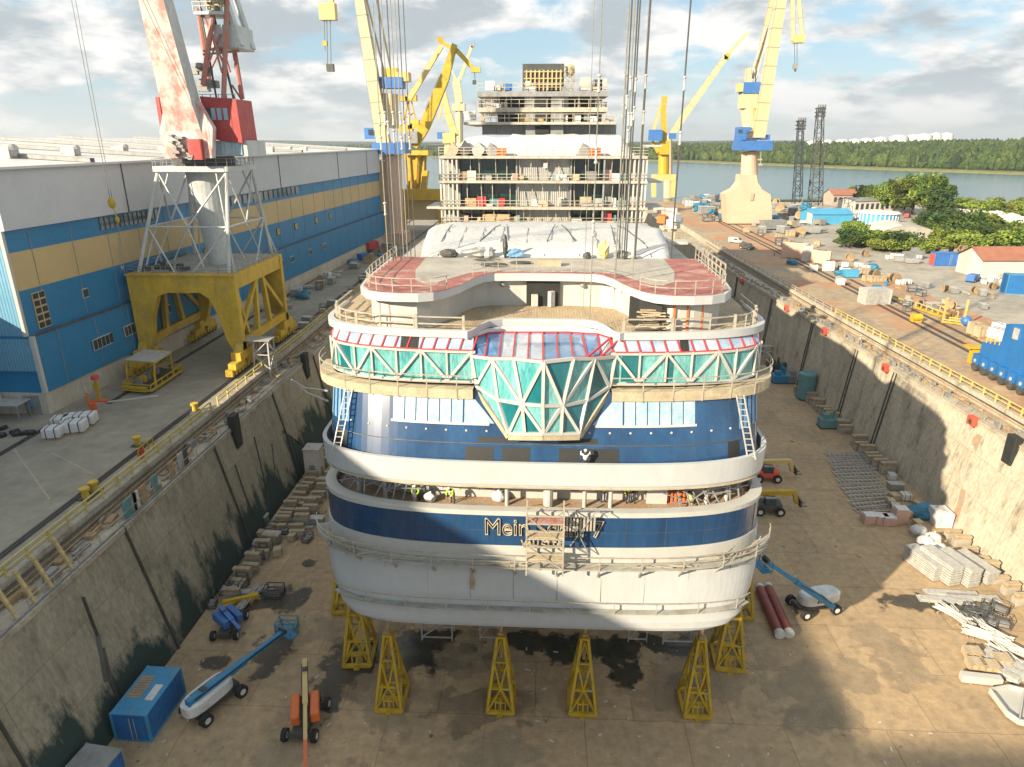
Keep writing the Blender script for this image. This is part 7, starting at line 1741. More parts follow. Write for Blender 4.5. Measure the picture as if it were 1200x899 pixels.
for k in range(5): MB().box(*(o_+u*(2+k*1.2)+v*1.4)[:2],QZ+.5,.8,.7,.7+.2*(k%3)).build('load_box', M('yellow_dirty' if k%2 else 'steel_grey'), t)
for i, (px, py, s_) in enumerate(((60,515,1.0),(78,509,1.0),(88,508,1.05),(69,502,.95),(100,499,1.05),(82,499,.95))):
    q = at(px,py,QZ); put(PK,(q.x,q.y+.6,QZ),.25,('white wrapped pallet load at the front of the group beside the hall corner','second wrapped load, behind the front one','wide wrapped load in the middle of the group','flat wrapped load at the back towards the hall','wrapped load closest to the orange barrier','rearmost wrapped load by the barrier')[i],'white wrapped loads on the hall quay',(1.6*s_,1.6*s_,1.25*s_))
t = thing('boom_barrier','orange barrier post with a long white boom across the quay road','barrier',tuple(at(111,484,QZ))); q = at(111,484,QZ); e_ = at(188,474,QZ)
MB().box(q.x,q.y,QZ,.6,.6,1.5).build('post', M('orange'), t); MB().bar(q+Vector((0,0,1.3)),Vector((e_.x,e_.y,QZ+1.3)),.12,.18).build('boom', M('trim_white'), t); MB().box(q.x+.9,q.y+.1,QZ+1.5,2.4,.1,.18).build('boom_stripe', M('orange_red'), t)
t = thing('warning_beacon','orange and yellow warning post behind the barrier, with a red lamp on top','warning post',tuple(at(117,470,QZ))); q = at(117,470,QZ)
MB().box(q.x,q.y,QZ,.3,.3,3.2).build('post', M('yellow'), t); MB().tube((q.x,q.y,QZ+3.2),(q.x,q.y,QZ+3.7),.5,n=14).build('lamp_head', M('orange_red'), t); MB().box(q.x,q.y-.2,QZ+1.6,.7,.2,.9).build('control_box', M('yellow'), t); MB().box(q.x,q.y,QZ,1.6,1.2,.15).build('foot', M('orange'), t)
t = thing('warning_post','slim orange post next to the white wrapped loads','warning post',tuple(at(105,478,QZ))); q = at(105,478,QZ); MB().tube((q.x,q.y,QZ),(q.x,q.y,QZ+2.2),.14).build('post', M('orange'), t); MB().tube((q.x,q.y,QZ+2.2),(q.x,q.y,QZ+3.0),.1).build('tip', M('trim_white'), t)
for i, (px, py) in enumerate(((101,584),(111,576),(229,482),(162,522))):
    q = at(px,py,QZ); t = thing('mooring_bollard','yellow mooring bollard beside the sunken crane rail, '+('first from the picture\'s corner','just behind the first','at the sunlit patch','next to the bright yellow hose frame')[i],'bollard',(q.x,q.y,QZ),group='yellow bollards')
    MB().tube((q.x,q.y,QZ),(q.x,q.y,QZ+.9),.4,.3,n=14).build('post', M('yellow_dirty'), t); MB().tube((q.x,q.y,QZ+.9),(q.x,q.y,QZ+1.15),.5,.5,n=14).build('cap', M('yellow_dirty'), t); MB().box(q.x,q.y,QZ,1.2,1.2,.12).build('base_plate', M('steel_dark'), t)
t = thing('hose_stand','yellow hose stand with red hose at the yellow handrail','hose stand',tuple(at(186,535,QZ))); q = at(188,532,QZ); q.x = LQ-1.3
mb = MB()
for k in range(4): mb.bar((q.x-.5,q.y-1.5+k,QZ),(q.x-.5,q.y-1.5+k,QZ+1.3),.1)
mb.bar((q.x-.5,q.y-1.6,QZ+1.3),(q.x-.5,q.y+1.6,QZ+1.3),.1).bar((q.x-.5,q.y-1.6,QZ+.7),(q.x-.5,q.y+1.6,QZ+.7),.1); mb.build('frame', M('yellow'), t); MB().tube((q.x-.7,q.y-1,QZ+.6),(q.x-.4,q.y-1,QZ+.6),.5,n=14).build('hose_reel', M('red'), t)
q = at(10,508,QZ)
for i in range(7): 
    x, y = q.x-1.6+i*.75, q.y+rn.uniform(-1,1.2); t = thing('tyre_fender','dark tyre on the heap under the grey rack at the hall front','tyre',(x,y,QZ),group='tyre heap at the hall front'); MB().tube((x,y,QZ+.02),(x+rn.uniform(-.1,.1),y,QZ+.36),.55,n=16).build('tyre', M('tyre'), t); MB().tube((x,y,QZ+.3),(x,y,QZ+.40),.26,n=12).build('hub_hole', M('steel_dark'), t)
t = thing('storage_rack','grey steel rack with a flat roof before the hall front, over the tyres','rack',tuple(at(4,492,QZ))); q = at(4,494,QZ)
mb = MB()
for x in (-3,2.2):
    for y in (0,2): mb.box(q.x+x,q.y+y,QZ,.15,.15,2.2)
mb.build('upright', M('steel_grey'), t); MB().box(q.x-.4,q.y+1,QZ+2.2,5.8,2.6,.12).build('shelf', M('galv'), t); MB().box(q.x-1.5,q.y+1,QZ+2.32,1.4,1.2,.8).build('stored_box', M('wall_pale'), t)
# stores along the hall
zone(30,(335,400),(300,368),I('c','k','x','p','w','t'),QZ,'among the stores along the hall quay behind the portal crane','stores along the hall',21) if False else None
rr = random.Random(31)
for k in range(46):
    y = 118+k*2.4+rr.uniform(-.8,.8); x = xw(min(y,230))+ (2.6+rr.uniform(0,5.0)); pr, nm = I('c','k','x','p','w','t','s','r','u')[rr.randrange(9)]; s_ = rr.uniform(.9,1.6)
    if abs(y-118) < 6 and x < -58: continue
    put(pr,(x,y,QZ),rr.uniform(-.3,.3)+rr.choice((0,PI/2)),nm+' among the stores along the foot of the blue hall','stores along the hall',(s_ if pr is not PS else .6,s_,s_))
for k in range(26):
    y = 120+k*4+rr.uniform(-1,1); x = LQ-1.6-rr.uniform(0,1.8); pr, nm = I('c','x','p','w','t')[rr.randrange(5)]; put(pr,(x,y,QZ),rr.uniform(-.3,.3),nm+' close to the dock edge beyond the black fender','stores at the hall-side dock edge',(.9,.9,.9) if pr is not PT_ else (.5,.8,1))
# vehicles
def van(label, loc, rz, body, s_=1.0, cat='van', truck=False, cargo='crane_blue'):
    t = thing('truck' if truck else 'parked_van', label, cat, loc, rz, 'vehicles on the quays', world=False)
    L0 = (7.5 if truck else 4.9)*s_
    if truck:
        MB().box(-.9,0,.9,5.6,2.4,2.3).build('cargo_box', M(cargo), t, bev=.05); MB().extr([(2.1,-1.15,.6),(4.0,-1.15,.6),(4.0,-1.15,1.9),(3.6,-1.15,2.9),(2.1,-1.15,2.9)],(0,2.3,0)).build('cab', M(body), t); MB().box(3.86,0,1.8,.1,2.0,.9).build('windscreen', M('window_glass'), t); wx = (-2.6,-1.4,3.1); MB().box(.4,0,.5,7,1.0,.4).build('chassis', M('steel_dark'), t)
    else:
        MB().extr([(-2.4,-.95,.35),(2.5,-.95,.35),(2.5,-.95,1.0),(1.7,-.95,1.15),(1.0,-.95,1.95),(-2.4,-.95,1.95)],(0,1.9,0)).build('body', M(body), t, bev=.08); MB().extr([(1.72,-.85,1.18),(1.08,-.85,1.88),(1.12,-.85,1.92),(1.77,-.85,1.2)],(0,1.7,0)).build('windscreen', M('window_glass'), t); MB().box(.3,-.97,1.2,1.3,.05,.5).box(.3,.97,1.2,1.3,.05,.5).build('side_window', M('window_glass'), t); wx = (-1.6,1.6)
    for x in wx:
        for y in (-1,1): wheel_at(t, (x,y*(1.05 if truck else .88),.42), (0,1,0), .42, .26)
    return t
q = at(440,290,QZ); van('red and white lorry parked at the far end of the blue hall',(q.x+.5,q.y-8,QZ),1.4,'red',1,'lorry',True,'crane_red')
q = at(423,304,QZ); t = van('blue van parked beside the red lorry by the hall',(q.x+1,q.y,QZ),1.2,'blue_box')
q = at(1137,312,QZ); van('white lorry standing behind the blue container near the shrubs',(q.x,q.y,QZ),.1,'trim_white',1,'lorry',True,'wrap_white')
for i, (px, py, m) in enumerate(((862,285,'trim_white'),(875,292,'steel_dark'),(838,250,'trim_white'),(1000,258,'trim_white'),(1063,255,'crane_red'),(1140,330,'crane_blue'))):
    q = at(px,py,QZ); van(('white van on the quay road by the cream crane','dark van just behind the white one by the cream crane','white van beside the rails near the water','white van between blue-roofed shed and long building','red van by the long low building','blue van at the pale wall of the red-roofed house')[i],(q.x,q.y,QZ),rr.uniform(-1,1),m)
# sunny quay ---------------------------------------------------------------------------
q = at(1025,357,QZ); container('site_container','grey-white container standing by the crane rails on the sandy quay',(q.x+.4,q.y+1.5,QZ),3.2,5.4,3.2,.08,'galv','trim_white')
q = at(1112,312,QZ); container('site_container','bright blue container with a red end near the shrubs',(q.x,q.y+1.5,QZ),2.8,8.2,3.6,.0,'crane_blue','crane_blue'); 
MB().box(-4.15,0,.2,.2,2.5,3.0).build('end_door', M('orange_red'), bpy.data.objects['site_container.003'])
q = at(1196,345,QZ); container('site_container','long deep blue container cut by the picture\'s side on the yard road',(q.x+1.6,q.y+1,QZ),2.8,9.5,4.4,-.15,'blue_box','blue_top')
q = at(1168,328,QZ)
# yellow gangway frames
def yframe(label, a, b, h0, wd):
    a = at(*a,QZ); b = at(*b,QZ); u = (b-a).normalized(); L_ = (b-a).length; v = Vector((-u.y,u.x,0)); t = thing('yellow_frame', label, 'steel frame', tuple(a))
    p = lambda i,j,k: a+u*i+v*j+Vector((0,0,k)); n = max(3,int(L_/1.5))
    mb = MB().bar(p(0,0,.35),p(L_,0,.35),.35).bar(p(0,wd,.35),p(L_,wd,.35),.35)
    for i in range(n+1): mb.bar(p(L_*i/n,0,.35),p(L_*i/n,wd,.35),.18)
    mb.build('base_frame', M('yellow'), t); mb = MB()
    for j in (0,wd):
        mb.bar(p(0,j,h0),p(L_,j,h0),.16)
        for i in range(n+1): mb.bar(p(L_*i/n,j,.35),p(L_*i/n,j,h0),.14)
    mb.build('side_rail', M('yellow_pale'), t); return t, p, L_
t, p, L_ = yframe('long pale yellow lattice frame on the sandy quay, ending in a tall portal',(1072,362),(1105,374),1.4,3)
t, p, L_ = yframe('low yellow base frame with two tall posts beside the blue drum',(1104,379),(1128,382),.8,2.6)
MB().bar(p(0,0,0),p(0,0,5.2),.3).bar(p(L_,0,0),p(L_,0,5.2),.3).bar(p(0,2.6,0),p(0,2.6,3.2),.25).build('post', M('yellow_pale'), t)
MB().bar(at(1047,347,QZ+1),at(1070,356,QZ+.3),.3).build('draw_bar', M('yellow'), t)
for i,(px,py) in enumerate(((1073,377),(957,258))): pass
q = at(1073,377,QZ); t = thing('mooring_bollard','yellow bollard alone on the sandy quay','bollard',tuple(q),group='yellow bollards'); MB().tube((q.x-.9,q.y,QZ+.9),(q.x+.9,q.y,QZ+.9),.7,n=14).build('drum', M('yellow'), t); MB().box(q.x,q.y,QZ,1.6,1.6,.3).box(q.x-.8,q.y,QZ,.15,1,1.6).box(q.x+.8,q.y,QZ,.15,1,1.6).build('frame', M('yellow_dirty'), t)
q = at(1131,382,QZ); t = thing('blue_buoy','round blue buoy beside the yellow base frame','buoy',tuple(q)); MB().blob(q.x,q.y,QZ+1,1.0,1.0,1.0,16,10).build('float', M('crane_blue'), t, True); MB().tube((q.x,q.y,QZ),(q.x,q.y,QZ+.3),.5).build('foot', M('steel_dark'), t)
for i,(px,py) in enumerate(((1140,393),(1148,396),(1143,390))): q = at(px,py,QZ); put(PC,(q.x,q.y,QZ),.2,('tall timber crate beside the white packs','slatted timber crate next to the white packs','timber crate behind the slatted one')[i],'timber crates by the blue crane leg',(1.5,1.5,2.6-.3*i))
for i,(px,py) in enumerate(((1164,398),(1174,401),(1183,405),(1169,392),(1180,396))): q = at(px,py,QZ); put(PK,(q.x,q.y,QZ),.2,'white wrapped load in the block beside the slatted crates','white loads by the blue crane leg',(1.6,1.6,2.0))
for i,(px,py,m,w_,h_) in enumerate(((932,303,'crane_pink',7.5,4.6),(946,307,'wall_pale',2.6,4.6),(963,309,'crane_pink',5.2,3.6),(972,318,'wall_pale',3.0,2.6),(955,318,'wall_pale',2.0,1.6),(992,322,'wall_pale',2.6,1.6))):
    q = at(px,py,QZ); t = thing('concrete_block',('long pink concrete wall block','narrow upright concrete block','pink concrete block next to the upright one','small concrete block in front of the pink ones','low concrete cube in front of the upright block','pale concrete block apart from the others')[i]+' on the sandy quay','concrete block',tuple(q)); MB().box(q.x,q.y+1.2,QZ,w_,2.0,h_,-.5 if w_>5 else -.2).build('block', M(m), t, bev=.1); MB().box(q.x,q.y+1.2,QZ+h_,w_*.5,.3,.25,-.5).build('lifting_eye', M('steel_dark'), t)
for i,(px,py) in enumerate(((1016,330),(1024,331),(1032,331),(1040,330),(1046,328),(1012,322))): q = at(px,py,QZ); put(PC,(q.x,q.y,QZ),.1,'pink-beige crate in the long row on the sandy quay','crate row on the sandy quay',(1.8,1.5,1.6))
for i,(px,py) in enumerate(((1055,334),(1062,333),(1015,316),(1006,313),(1042,304),(1048,302))): q = at(px,py,QZ); put(PK,(q.x,q.y,QZ),.1,'white wrapped load near the crate row on the sandy quay','white loads on the sandy quay',(1.6,1.4,1.1))
q = at(998,326,QZ); t = thing('blue_skip','blue skip beside the crate row','skip',tuple(q)); MB().extr([(q.x-1.6,q.y,QZ+.2),(q.x+1.6,q.y,QZ+.2),(q.x+2.0,q.y,QZ+2.0),(q.x-2.0,q.y,QZ+2.0)],(0,2,0)).build('bin', M('shed_blue'), t); MB().box(q.x,q.y+1,QZ,2.4,1.6,.2).build('skid', M('steel_dark'), t)
zone(26,(905,1010),(300,345),I('c','x','p','k','t'),QZ,'scattered over the sandy quay between rails and concrete blocks','stores on the sandy quay',41,smax=1.3) if False else None
def scatter(n, cx0, cx1, cy0, cy1, items, lab, grp, seed, smin=.9, smax=1.7):
    r2 = random.Random(seed)
    for k in range(n):
        q = at(r2.uniform(cx0,cx1), r2.uniform(cy0,cy1), QZ)
        if q.x < RQ(q.y)+13 and q.y < 380: q.x = RQ(q.y)+r2.uniform(20,34)
        pr, nm = items[r2.randrange(len(items))]; s_ = r2.uniform(smin,smax)
        put(pr,(q.x,q.y,QZ),r2.uniform(-.5,.5)+r2.choice((0,PI/2)),nm+' '+lab,grp,(s_*(.5 if pr in (PS,PT_) else 1),s_,s_))
scatter(22,925,1030,300,340,I('c','x','p','k','t','d','r','u'),'scattered over the sandy quay between rails and yard road','stores on the sandy quay',51)
scatter(26,1045,1165,338,366,I('c','x','p','d','t','r','w'),'near the yellow frames on the sandy quay','stores by the yellow frames',52,.8,1.3)
scatter(44,800,870,232,262,I('c','x','k','w','s','v','u','t'),'in the crowded storage area beside the cream crane\'s foot','stores before the cream crane',53,1.6,3.2)
scatter(44,905,960,240,280,I('c','x','v','w','s','r','t','u'),'in the storage area between cream crane and blue-roofed shed','stores behind the cream crane',54,1.5,2.8)
scatter(20,765,850,240,290,I('c','x','w','p'),'on the far sandy quay beside the crane rails','stores by the far rails',55,1.2,2.2)
scatter(16,1050,1150,296,312,I('k','x','c','v','r'),'along the shrubs at the back of the yard road','stores along the shrubs',56,1,1.8)
scatter(14,1150,1196,326,338,I('k','b','c'),'at the pale wall of the red-roofed house','stores by the house',57,.9,1.5)
# sheds and houses
def shed(name, label, a, b, dep, h, roofm, wallm, rise=1.2, cat='shed', nwin=0):
    A = at(*a,QZ); B_ = at(*b,QZ); u = (B_-A).normalized(); v = Vector((-u.y,u.x,0)); L_ = (B_-A).length; t = thing(name, label, cat, tuple(A))
    q = lambda i,j,k: tuple(A+u*i+v*j+Vector((0,0,k)))
    MB().extr([q(0,0,0),q(L_,0,0),q(L_,dep,0),q(0,dep,0)],(0,0,h)).extr([q(.01,0,h),q(.01,dep,h),q(.01,dep/2,h+rise-.05)],tuple(u*(L_-.02))).build('wall', M(wallm), t)
    mb = MB(); mb.loft([[q(-.4,-.5,h-.1),q(L_+.4,-.5,h-.1)],[q(-.4,dep/2,h+rise),q(L_+.4,dep/2,h+rise)],[q(-.4,dep+.5,h-.1),q(L_+.4,dep+.5,h-.1)],[q(-.4,dep+.5,h+.1),q(L_+.4,dep+.5,h+.1)],[q(-.4,dep/2,h+rise+.25),q(L_+.4,dep/2,h+rise+.25)],[q(-.4,-.5,h+.1),q(L_+.4,-.5,h+.1)],[q(-.4,-.5,h-.1),q(L_+.4,-.5,h-.1)]]); mb.build('roof', M(roofm), t)
    for k in range(nwin):
        c0 = L_*(k+.5)/nwin; w_ = L_/nwin*.55; f = MB().extr([q(c0-w_/2,-.06,h*.35),q(c0+w_/2,-.06,h*.35),q(c0+w_/2,-.06,h*.8),q(c0-w_/2,-.06,h*.8)],tuple(v*.05)).build('window', M('steel_dark'), t); MB().extr([q(c0-w_*.4,-.1,h*.4),q(c0+w_*.4,-.1,h*.4),q(c0+w_*.4,-.1,h*.75),q(c0-w_*.4,-.1,h*.75)],tuple(v*.03)).build('pane', M('window_glass'), f)
    return t
shed('boat_shed','blue-roofed shed with white gable near the lattice masts',(951,263),(998,263),13,4.2,'shed_blue','shed_blue',1.6)
q = at(951,263,QZ); MB().box(q.x-.15,q.y+6.5,QZ,.25,12.5,4.4).build('gable', M('wall_pale'), bpy.data.objects['boat_shed'])
shed('long_building','long low building with a row of dark windows behind the blue-roofed shed',(1000,251),(1070,249),12,6.0,'steel_grey','wall_pale',1.0,'building',12)
shed('brick_house','small brown-roofed house behind the lattice masts',(975,241),(1004,241),12,5.5,'roof_red','brick_house',2.6,'house',5)
shed('yard_house','pale industrial house with a wide red roof at the side of the picture',(1147,326),(1215,326),10,4.6,'roof_red','wall_pale',2.6,'house',0)
q0 = at(1147,326,QZ)
t = thing('round_hall','low round blue and white hall beside the blue-roofed shed','hall',tuple(at(1035,264,QZ))); q = at(1035,264,QZ)
MB().tube((q.x,q.y+6,QZ),(q.x,q.y+6,QZ+4.5),8.2,n=32).build('wall', M('shed_blue'), t); MB().tube((q.x,q.y+6,QZ+4.5),(q.x,q.y+6,QZ+5.0),8.8,8.0,n=32).build('rim', M('tank_white'), t); mb = MB()
for k in range(16): a_ = PI+PI*k/15; mb.box(q.x+8.25*math.cos(a_),q.y+6+8.25*math.sin(a_),QZ,.4,.4,4.4,a_)
mb.build('column', M('tank_white'), t)
for i,(px,py,r_) in enumerate(((1048,281,10),(1068,284,11),(1086,280,7))):
    q = at(px,py,QZ); t = thing('tent_hall','pale arched storage tent behind the shrubs, '+('the one nearest the round hall','the middle one','the smallest one')[i],'storage tent',tuple(q)); pr_ = [(q.x+r_*math.cos(PI*k/12),q.y,QZ+ (5.2 if i<2 else 4)*math.sin(PI*k/12)) for k in range(13)]; MB().extr(pr_,(4,16,0)).build('canvas', M('deck_grey' if i else 'wall_pale'), t); MB().box(q.x,q.y-.1,QZ,3,.1,3.2).build('door', M('steel_grey'), t)
# boulders of the shore
mb0 = MB().blob(0,0,.5,1,1,1,9,6,.45); bo_ = mb0.build('boulder', M('wall_pale')); rr = random.Random(77)
for k in range(40):
    px = rr.uniform(1118,1204); py = 257+rr.uniform(-4,9)+(px-1118)*.06; q = at(px,py,QZ); o = bo_ if k == 0 else bo_.copy()
    if k: COL.objects.link(o)
    o.location = (q.x,q.y,QZ-.3); s_ = rr.uniform(1.6,3.4); o.scale = (s_*1.6,s_,s_*.8); o.rotation_euler = (0,0,rr.uniform(0,3)); tag(o,'pale boulder of the rock bank behind the shrubs, towards the water','boulder','boulders of the rock bank')
# trees and shrubs -------------------------------------------------------------------------
def leafcloud(cx, cy, cz, rx, ry, rz, n, s_, rr, mb, lob=5):
    L_ = [(rr.uniform(-.55,.55),rr.uniform(-.55,.55),rr.uniform(-.45,.6),rr.uniform(.38,.62)) for _ in range(lob)]
    L_ = [(a*1.15,b*1.15,c*1.1,r*.72) for a,b,c,r in L_]
    for k in range(n):
        a, b, c, r_ = L_[rr.randrange(lob)]
        while True:
            x, y, z = rr.uniform(-1,1), rr.uniform(-1,1), rr.uniform(-1,1); d = x*x+y*y+z*z
            if .25 < d < 1: break
        p = Vector((cx+rx*(a+x*r_), cy+ry*(b+y*r_), cz+rz*(c+z*r_)))
        n_ = Vector((rr.gauss(0,1),rr.gauss(0,1),rr.gauss(.6,1))).normalized(); u = n_.orthogonal().normalized(); v = n_.cross(u); w_ = s_*rr.uniform(.6,1.4)
        mb.quad(p-u*w_-v*w_*.6, p+u*w_-v*w_*.5, p+u*w_*.8+v*w_*.7, p-u*w_*.7+v*w_*.6)
def tree_proto(name, h, r_, seed, leafm, n=1300, s_=.42, trunk_h=.3):
    rr = random.Random(seed); t = thing(name, 'x', 'tree' if h > 4 else 'shrub', (0,0,0), world=False)
    mb = MB().tube((0,0,0),(.1*r_,0,h*.6),.035*h,.015*h,n=8)
    for k in range(6):
        a = rr.uniform(0,6.28); z0 = h*rr.uniform(trunk_h,.55); mb.tube((.05*r_,0,z0),(r_*.6*math.cos(a),r_*.6*math.sin(a),z0+h*rr.uniform(.15,.3)),.012*h,.004*h,n=5)
    mb.build('trunk', M('bark'), t); cr = MB(); leafcloud(0,0,h*.60,r_,r_,h*.44,int(n*1.3),s_*.72,rr,cr,14); cr.build('crown', M(leafm), t)
    c2 = MB(); leafcloud(0,0,h*.66,r_*.95,r_*.95,h*.42,int(n*.7),s_*.65,rr,c2,9); c2.build('crown', M('leaf2' if leafm!='leaf3' else 'leaf0'), t)
    return [t, False]
TR = [tree_proto('deciduous_tree',14,6.5,1,'leaf1',1500,.55),tree_proto('deciduous_tree',17,7.0,2,'leaf0',1700,.55),tree_proto('dark_tree',12,5.0,3,'leaf3',1300,.5)]
for i,(px,py,k,s_) in enumerate(((1012,246,0,.85),(1022,248,1,.75),(1034,250,0,1.0),(1046,250,1,.95),(1058,252,0,1.15),(1068,252,1,1.1),(1080,254,0,1.2),(1088,257,1,1.15),(1096,262,2,1.3),(1003,243,2,.6),(997,232,0,.5))):
    q = at(px,py,QZ); put(TR[k],(q.x,q.y,QZ-.2),i*1.3,('light green tree at the start of the row behind the long building','dark-green full tree second in the row behind the long building','broad light green tree third in the row','rounded tree in the middle of the row','tall light tree past the middle of the row','tall dense tree near the end of the row','tallest light green tree, against the water','broad dense tree closing the row by the water','dark tree with open crown in front of the row\'s end','small dark tree beside the brown-roofed house','small light tree by the lattice masts')[i],'trees behind the long building',(s_,)*3)
SH = [tree_proto('green_shrub',4,3.0,11,'leaf1',620,.33,.1),tree_proto('dark_shrub',5,3.2,12,'leaf3',620,.33,.1),tree_proto('light_shrub',3.4,3.0,13,'leaf2',560,.3,.1)]
rr = random.Random(91)
def shrubs(n, x0, x1, y0, y1, kinds, lab, grp, smin, smax):
    for k in range(n):
        px = rr.uniform(x0,x1); f = (px-x0)/(x1-x0); py = rr.uniform(y0(f),y1(f)); q = at(px,py,QZ); kk = rr.choice(kinds); s_ = rr.uniform(smin,smax)
        put(SH[kk],(q.x,q.y,QZ-.1),rr.uniform(0,6),('mid-green bushy shrub ','dark green shrub ','yellow-green low shrub ')[kk]+lab,grp,(s_*1.25,s_*1.25,s_))
shrubs(34,990,1095,lambda f:282+f*12,lambda f:292+f*8,(0,1,2,2),'in the thicket between tents and yard road','shrubs along the yard road',.8,1.3)
shrubs(46,1095,1205,lambda f:276,lambda f:296,(0,0,1,2),'in the thicket behind the blue container','shrubs behind the blue container',.9,1.6)
shrubs(22,1080,1150,lambda f:270,lambda f:282,(1,1,0),'on the dark strip in front of the boulders','dark shrubs before the boulders',1.1,1.9)
shrubs(34,1100,1206,lambda f:244,lambda f:253+f*4,(0,2,2),'on the grassy shore strip by the water','shrubs on the shore strip',.9,1.6)
shrubs(8,990,1015,lambda f:268,lambda f:280,(0,2),'beside the blue-roofed shed','shrubs by the shed',.8,1.2)
# people ---------------------------------------------------------------------------------------
def skin(name, verts, edges, radii, m, parent, root=0, sub=1):
    me = bpy.data.meshes.new(name); me.from_pydata(verts, edges, []); o = bpy.data.objects.new(name, me); COL.objects.link(o); o.parent = parent; me.materials.append(M(m))
    md = o.modifiers.new('skin','SKIN'); md.use_smooth_shade = True
    for i, r_ in enumerate(radii): me.skin_vertices[0].data[i].radius = r_ if isinstance(r_, tuple) else (r_, r_)
    me.skin_vertices[0].data[root].use_root = True
    s_ = o.modifiers.new('sub','SUBSURF'); s_.levels = sub; s_.render_levels = sub
    return o
def person(label, loc, rz, jacket='hivis', pose=0, grp=None):
    t = thing('person', label, 'person', loc, rz, grp, world=False)
    ln = .25 if pose == 1 else 0.0          # pose 1: bending forward, pose 2: arms raised
    sh_y, sh_z = (-.30, 1.30) if pose == 1 else (0, 1.45); hd_y, hd_z = (-.48, 1.42) if pose == 1 else (-.02, 1.66)
    if pose == 2: ha = [(-.30,-.25,1.65),(.30,-.25,1.65)]; el = [(-.34,-.12,1.35),(.34,-.12,1.35)]
    elif pose == 1: ha = [(-.16,-.62,.80),(.16,-.62,.80)]; el = [(-.30,-.42,1.02),(.30,-.42,1.02)]
    else: ha = [(-.30,-.18,.88),(.30,-.10,.84)]; el = [(-.31,.02,1.15),(.31,.02,1.12)]
    V = [(0,0,.95),(-.11,0,.9),(-.13,-.03,.5),(-.14,.02,.09),(-.14,-.16,.05),(.11,0,.9),(.13,-.05,.5),(.15,.02,.09),(.15,-.16,.05),(0,sh_y*.5,1.2),(0,sh_y,sh_z),(-.2,sh_y,sh_z-.02),el[0],ha[0],(.2,sh_y,sh_z-.02),el[1],ha[1],(0,(sh_y+hd_y)/2,(sh_z+hd_z)/2+.01),(0,hd_y,hd_z),(0,hd_y-.01,hd_z+.09)]
    E_ = [(0,1),(1,2),(2,3),(3,4),(0,5),(5,6),(6,7),(7,8),(0,9),(9,10),(10,11),(11,12),(12,13),(10,14),(14,15),(15,16),(10,17),(17,18),(18,19)]
    Rr = [(.15,.11),.10,.075,.055,.05,.10,.075,.055,.05,(.15,.10),(.13,.09),.07,.05,.035,.07,.05,.035,.05,.085,.075]
    b = skin('body', V, E_, Rr, 'trousers', t)
    Vj = [V[0],V[9],V[10],V[11],V[12],tuple(Vector(V[12]).lerp(Vector(V[13]),.85)),V[14],V[15],tuple(Vector(V[15]).lerp(Vector(V[16]),.85))]
    skin('jacket', [(a,bb,c+(.0 if i else -.05)) for i,(a,bb,c) in enumerate(Vj)], [(0,1),(1,2),(2,3),(3,4),(4,5),(2,6),(6,7),(7,8)], [(.19,.15),(.18,.13),(.17,.12),.09,.07,.06,.09,.07,.06], jacket, t)
    MB().blob(0,hd_y,hd_z+.03,.095,.11,.12,10,7).build('face', M('skin'), t, True); MB().blob(0,hd_y-.01,hd_z+.10,.125,.145,.09,12,6).box(0,hd_y-.13,hd_z+.075,.16,.1,.02).build('helmet', M('helmet'), t)
    for h in ha: 
        mb = MB().blob(h[0],h[1]-.03,h[2]-.05,.035,.03,.055,8,5)
        for k in range(4): mb.tube((h[0]-.03+k*.02,h[1]-.04,h[2]-.08),(h[0]-.03+k*.02,h[1]-.06,h[2]-.15+.008*abs(k-1.5)),.010,.008,n=5)
        mb.tube((h[0]+.035*(1 if h[0]<0 else -1),h[1]-.03,h[2]-.05),(h[0]+.06*(1 if h[0]<0 else -1),h[1]-.06,h[2]-.10),.011,n=5); mb.build('hand', M('skin'), t)
    return t
G = 'workers in bright clothing on the ship\'s open deck'
for i,(px,py,jk,ps,lab) in enumerate(((490,586,'hivis',1,'worker in lime jacket bending at the rail at the deck\'s shaded end'),(531,589,'hivis',1,'worker in lime jacket crouching beside the white sack'),(706,588,'hivis',2,'worker in lime jacket with raised arms facing the cabin windows'),(735,588,'hivis',0,'worker in lime jacket standing before the windows next to the white board'),(741,587,'trousers',0,'worker in dark clothing right behind the standing lime one'))):
    q = at(px,py,23.15); q.y = min(q.y, sy(q.x,15.9,48.0,6.0)-.55); q.y = max(q.y, sy(q.x,17.3,45.3,6.8)+.75); person(lab,(q.x,q.y,23.15),rn.uniform(-.6,.6) if ps != 2 else PI,jk,ps,G)
q = at(640,543,27.5); person('worker in white overalls working on the bulwark below the glass prow',(X(686,530,46.2),46.0,26.6),PI,'wrap_white',2)
for i,(px,py,jk,lab) in enumerate(((459,532-160,'trousers','dark-clothed worker walking on the hall-side quay beyond the ship\'s railing'),(1012,403,'wrap_white','worker in pale clothes standing on the sunlit gallery'),(907,296,'hivis_orange','worker in orange on the sandy quay by the concrete blocks'))):
    if i == 0: q = at(423,335,QZ)
    elif i == 1: q = at(1012,404,LZ); q.x = RL(q.y)+1.0
    else: q = at(907,300,QZ)
    person(lab,(q.x,q.y,q.z),1.0,jk,0)
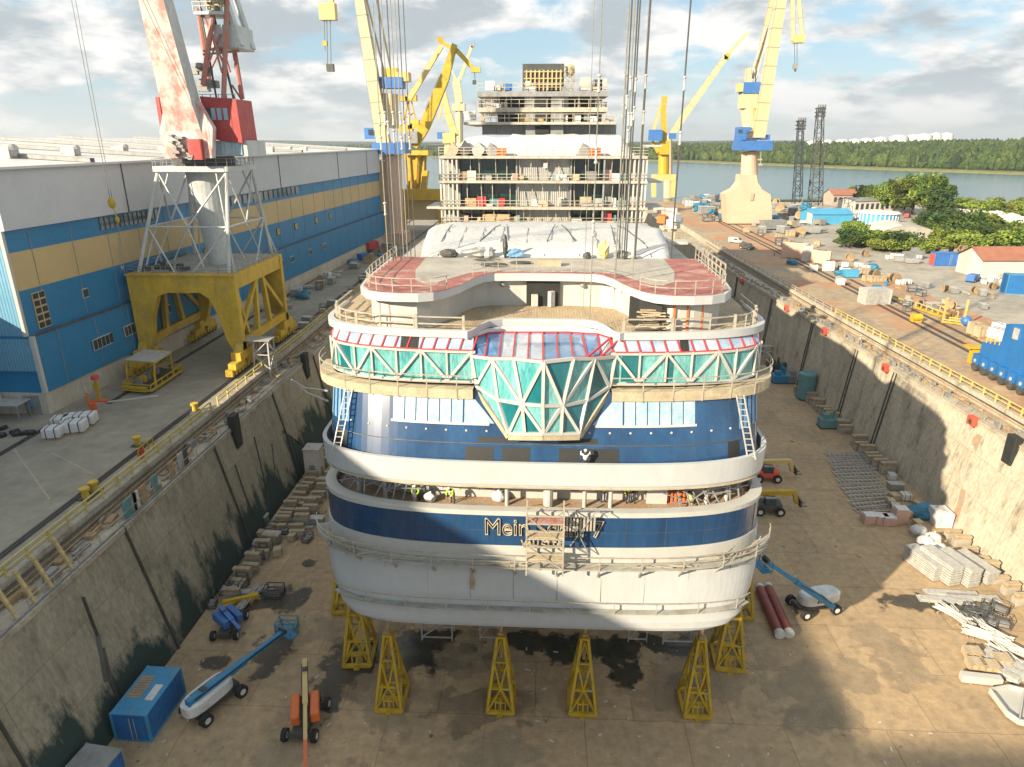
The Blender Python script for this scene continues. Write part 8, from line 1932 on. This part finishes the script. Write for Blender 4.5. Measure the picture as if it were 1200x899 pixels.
# things standing about on the open deck
for i,(px,py,w_,h_,m,nm,lab) in enumerate(((504,588,1.0,.8,'wrap_white','sack','white sack on the open deck between the two shaded workers'),(769,590,1.6,1.3,'trim_white','notice_board','white board leaning on the open deck beside the standing worker'),(794,588,1.9,.9,'orange','gas_bottle_rack','orange gas bottle rack on the sunlit open deck'),(809,590,.5,.9,'wrap_yellow','drum','small yellow drum beside the orange bottle rack'),(584,588,1.1,1.0,'wrap_white','sack','white sack by the stair pillar in the middle of the open deck'),(625,596,2.2,.25,'timber','pallet','brown boards lying on the sunlit open deck'))):
    q = at(px,py,23.15); t = thing(nm,lab,nm.replace('_',' '),tuple(q)); y = max(q.y, sy(q.x,17.3,45.3,6.8)+.9)
    if nm == 'sack': MB().blob(q.x,y,23.15+h_/2,w_/2,.4,h_/2,10,6,.2).build('bag', M(m), t); MB().tube((q.x,y,23.15+h_*.9),(q.x+.1,y,23.15+h_*1.15),.12,.05).build('neck', M(m), t)
    elif 'gas' in nm:
        for k in range(6): MB().tube((q.x-w_/2+.15+k*.32,y,23.15),(q.x-w_/2+.15+k*.32,y,23.15+h_),.13,n=10).build('gas_bottle', M(m), t)
        MB().box(q.x,y,23.15+h_*.5,w_,.35,.06).build('rack_frame', M('steel_dark'), t)
    elif nm == 'drum': MB().tube((q.x,y,23.15),(q.x,y,23.15+h_),w_/2,n=14).build('body', M(m), t); MB().tube((q.x,y,23.15+h_),(q.x,y,23.2+h_),w_/2+.02,n=14).build('lid', M('steel_dark'), t)
    elif nm == 'pallet':
        for k in range(4): MB().box(q.x,y-.4+k*.25,23.2+.03*k,w_,.18,.04,.2*k-.3).build('board', M(m), t)
    else: MB().box(q.x,y,23.15,w_,.12,h_).build('panel', M(m), t); MB().box(q.x,y+.15,23.15,.1,.4,h_*.8).build('prop', M('steel_dark'), t)
# remove prototypes that were never placed
for o in list(bpy.data.objects):
    if o.get('_proto') and o.get('label') == 'x':
        for c in list(o.children_recursive): bpy.data.objects.remove(c)
        bpy.data.objects.remove(o)
for o in bpy.data.objects:
    if '_proto' in o: del o['_proto']
# ------------------------------------------------------------------ thin summer haze
hm = bpy.data.materials.new('haze_air'); hm.use_nodes = True; nt = hm.node_tree; nt.nodes.remove(nt.nodes['Principled BSDF'])
pv = nt.nodes.new('ShaderNodeVolumePrincipled'); pv.inputs['Color'].default_value = (.86,.93,1,1); pv.inputs['Density'].default_value = .00012; pv.inputs['Anisotropy'].default_value = .3
nt.links.new(pv.outputs[0], nt.nodes['Material Output'].inputs['Volume'])
h = MB().box(0,3200,-2,16000,7600,170).build('haze', hm); tag(h,'thin pale summer haze over the water and the far shore','haze',kind='stuff')
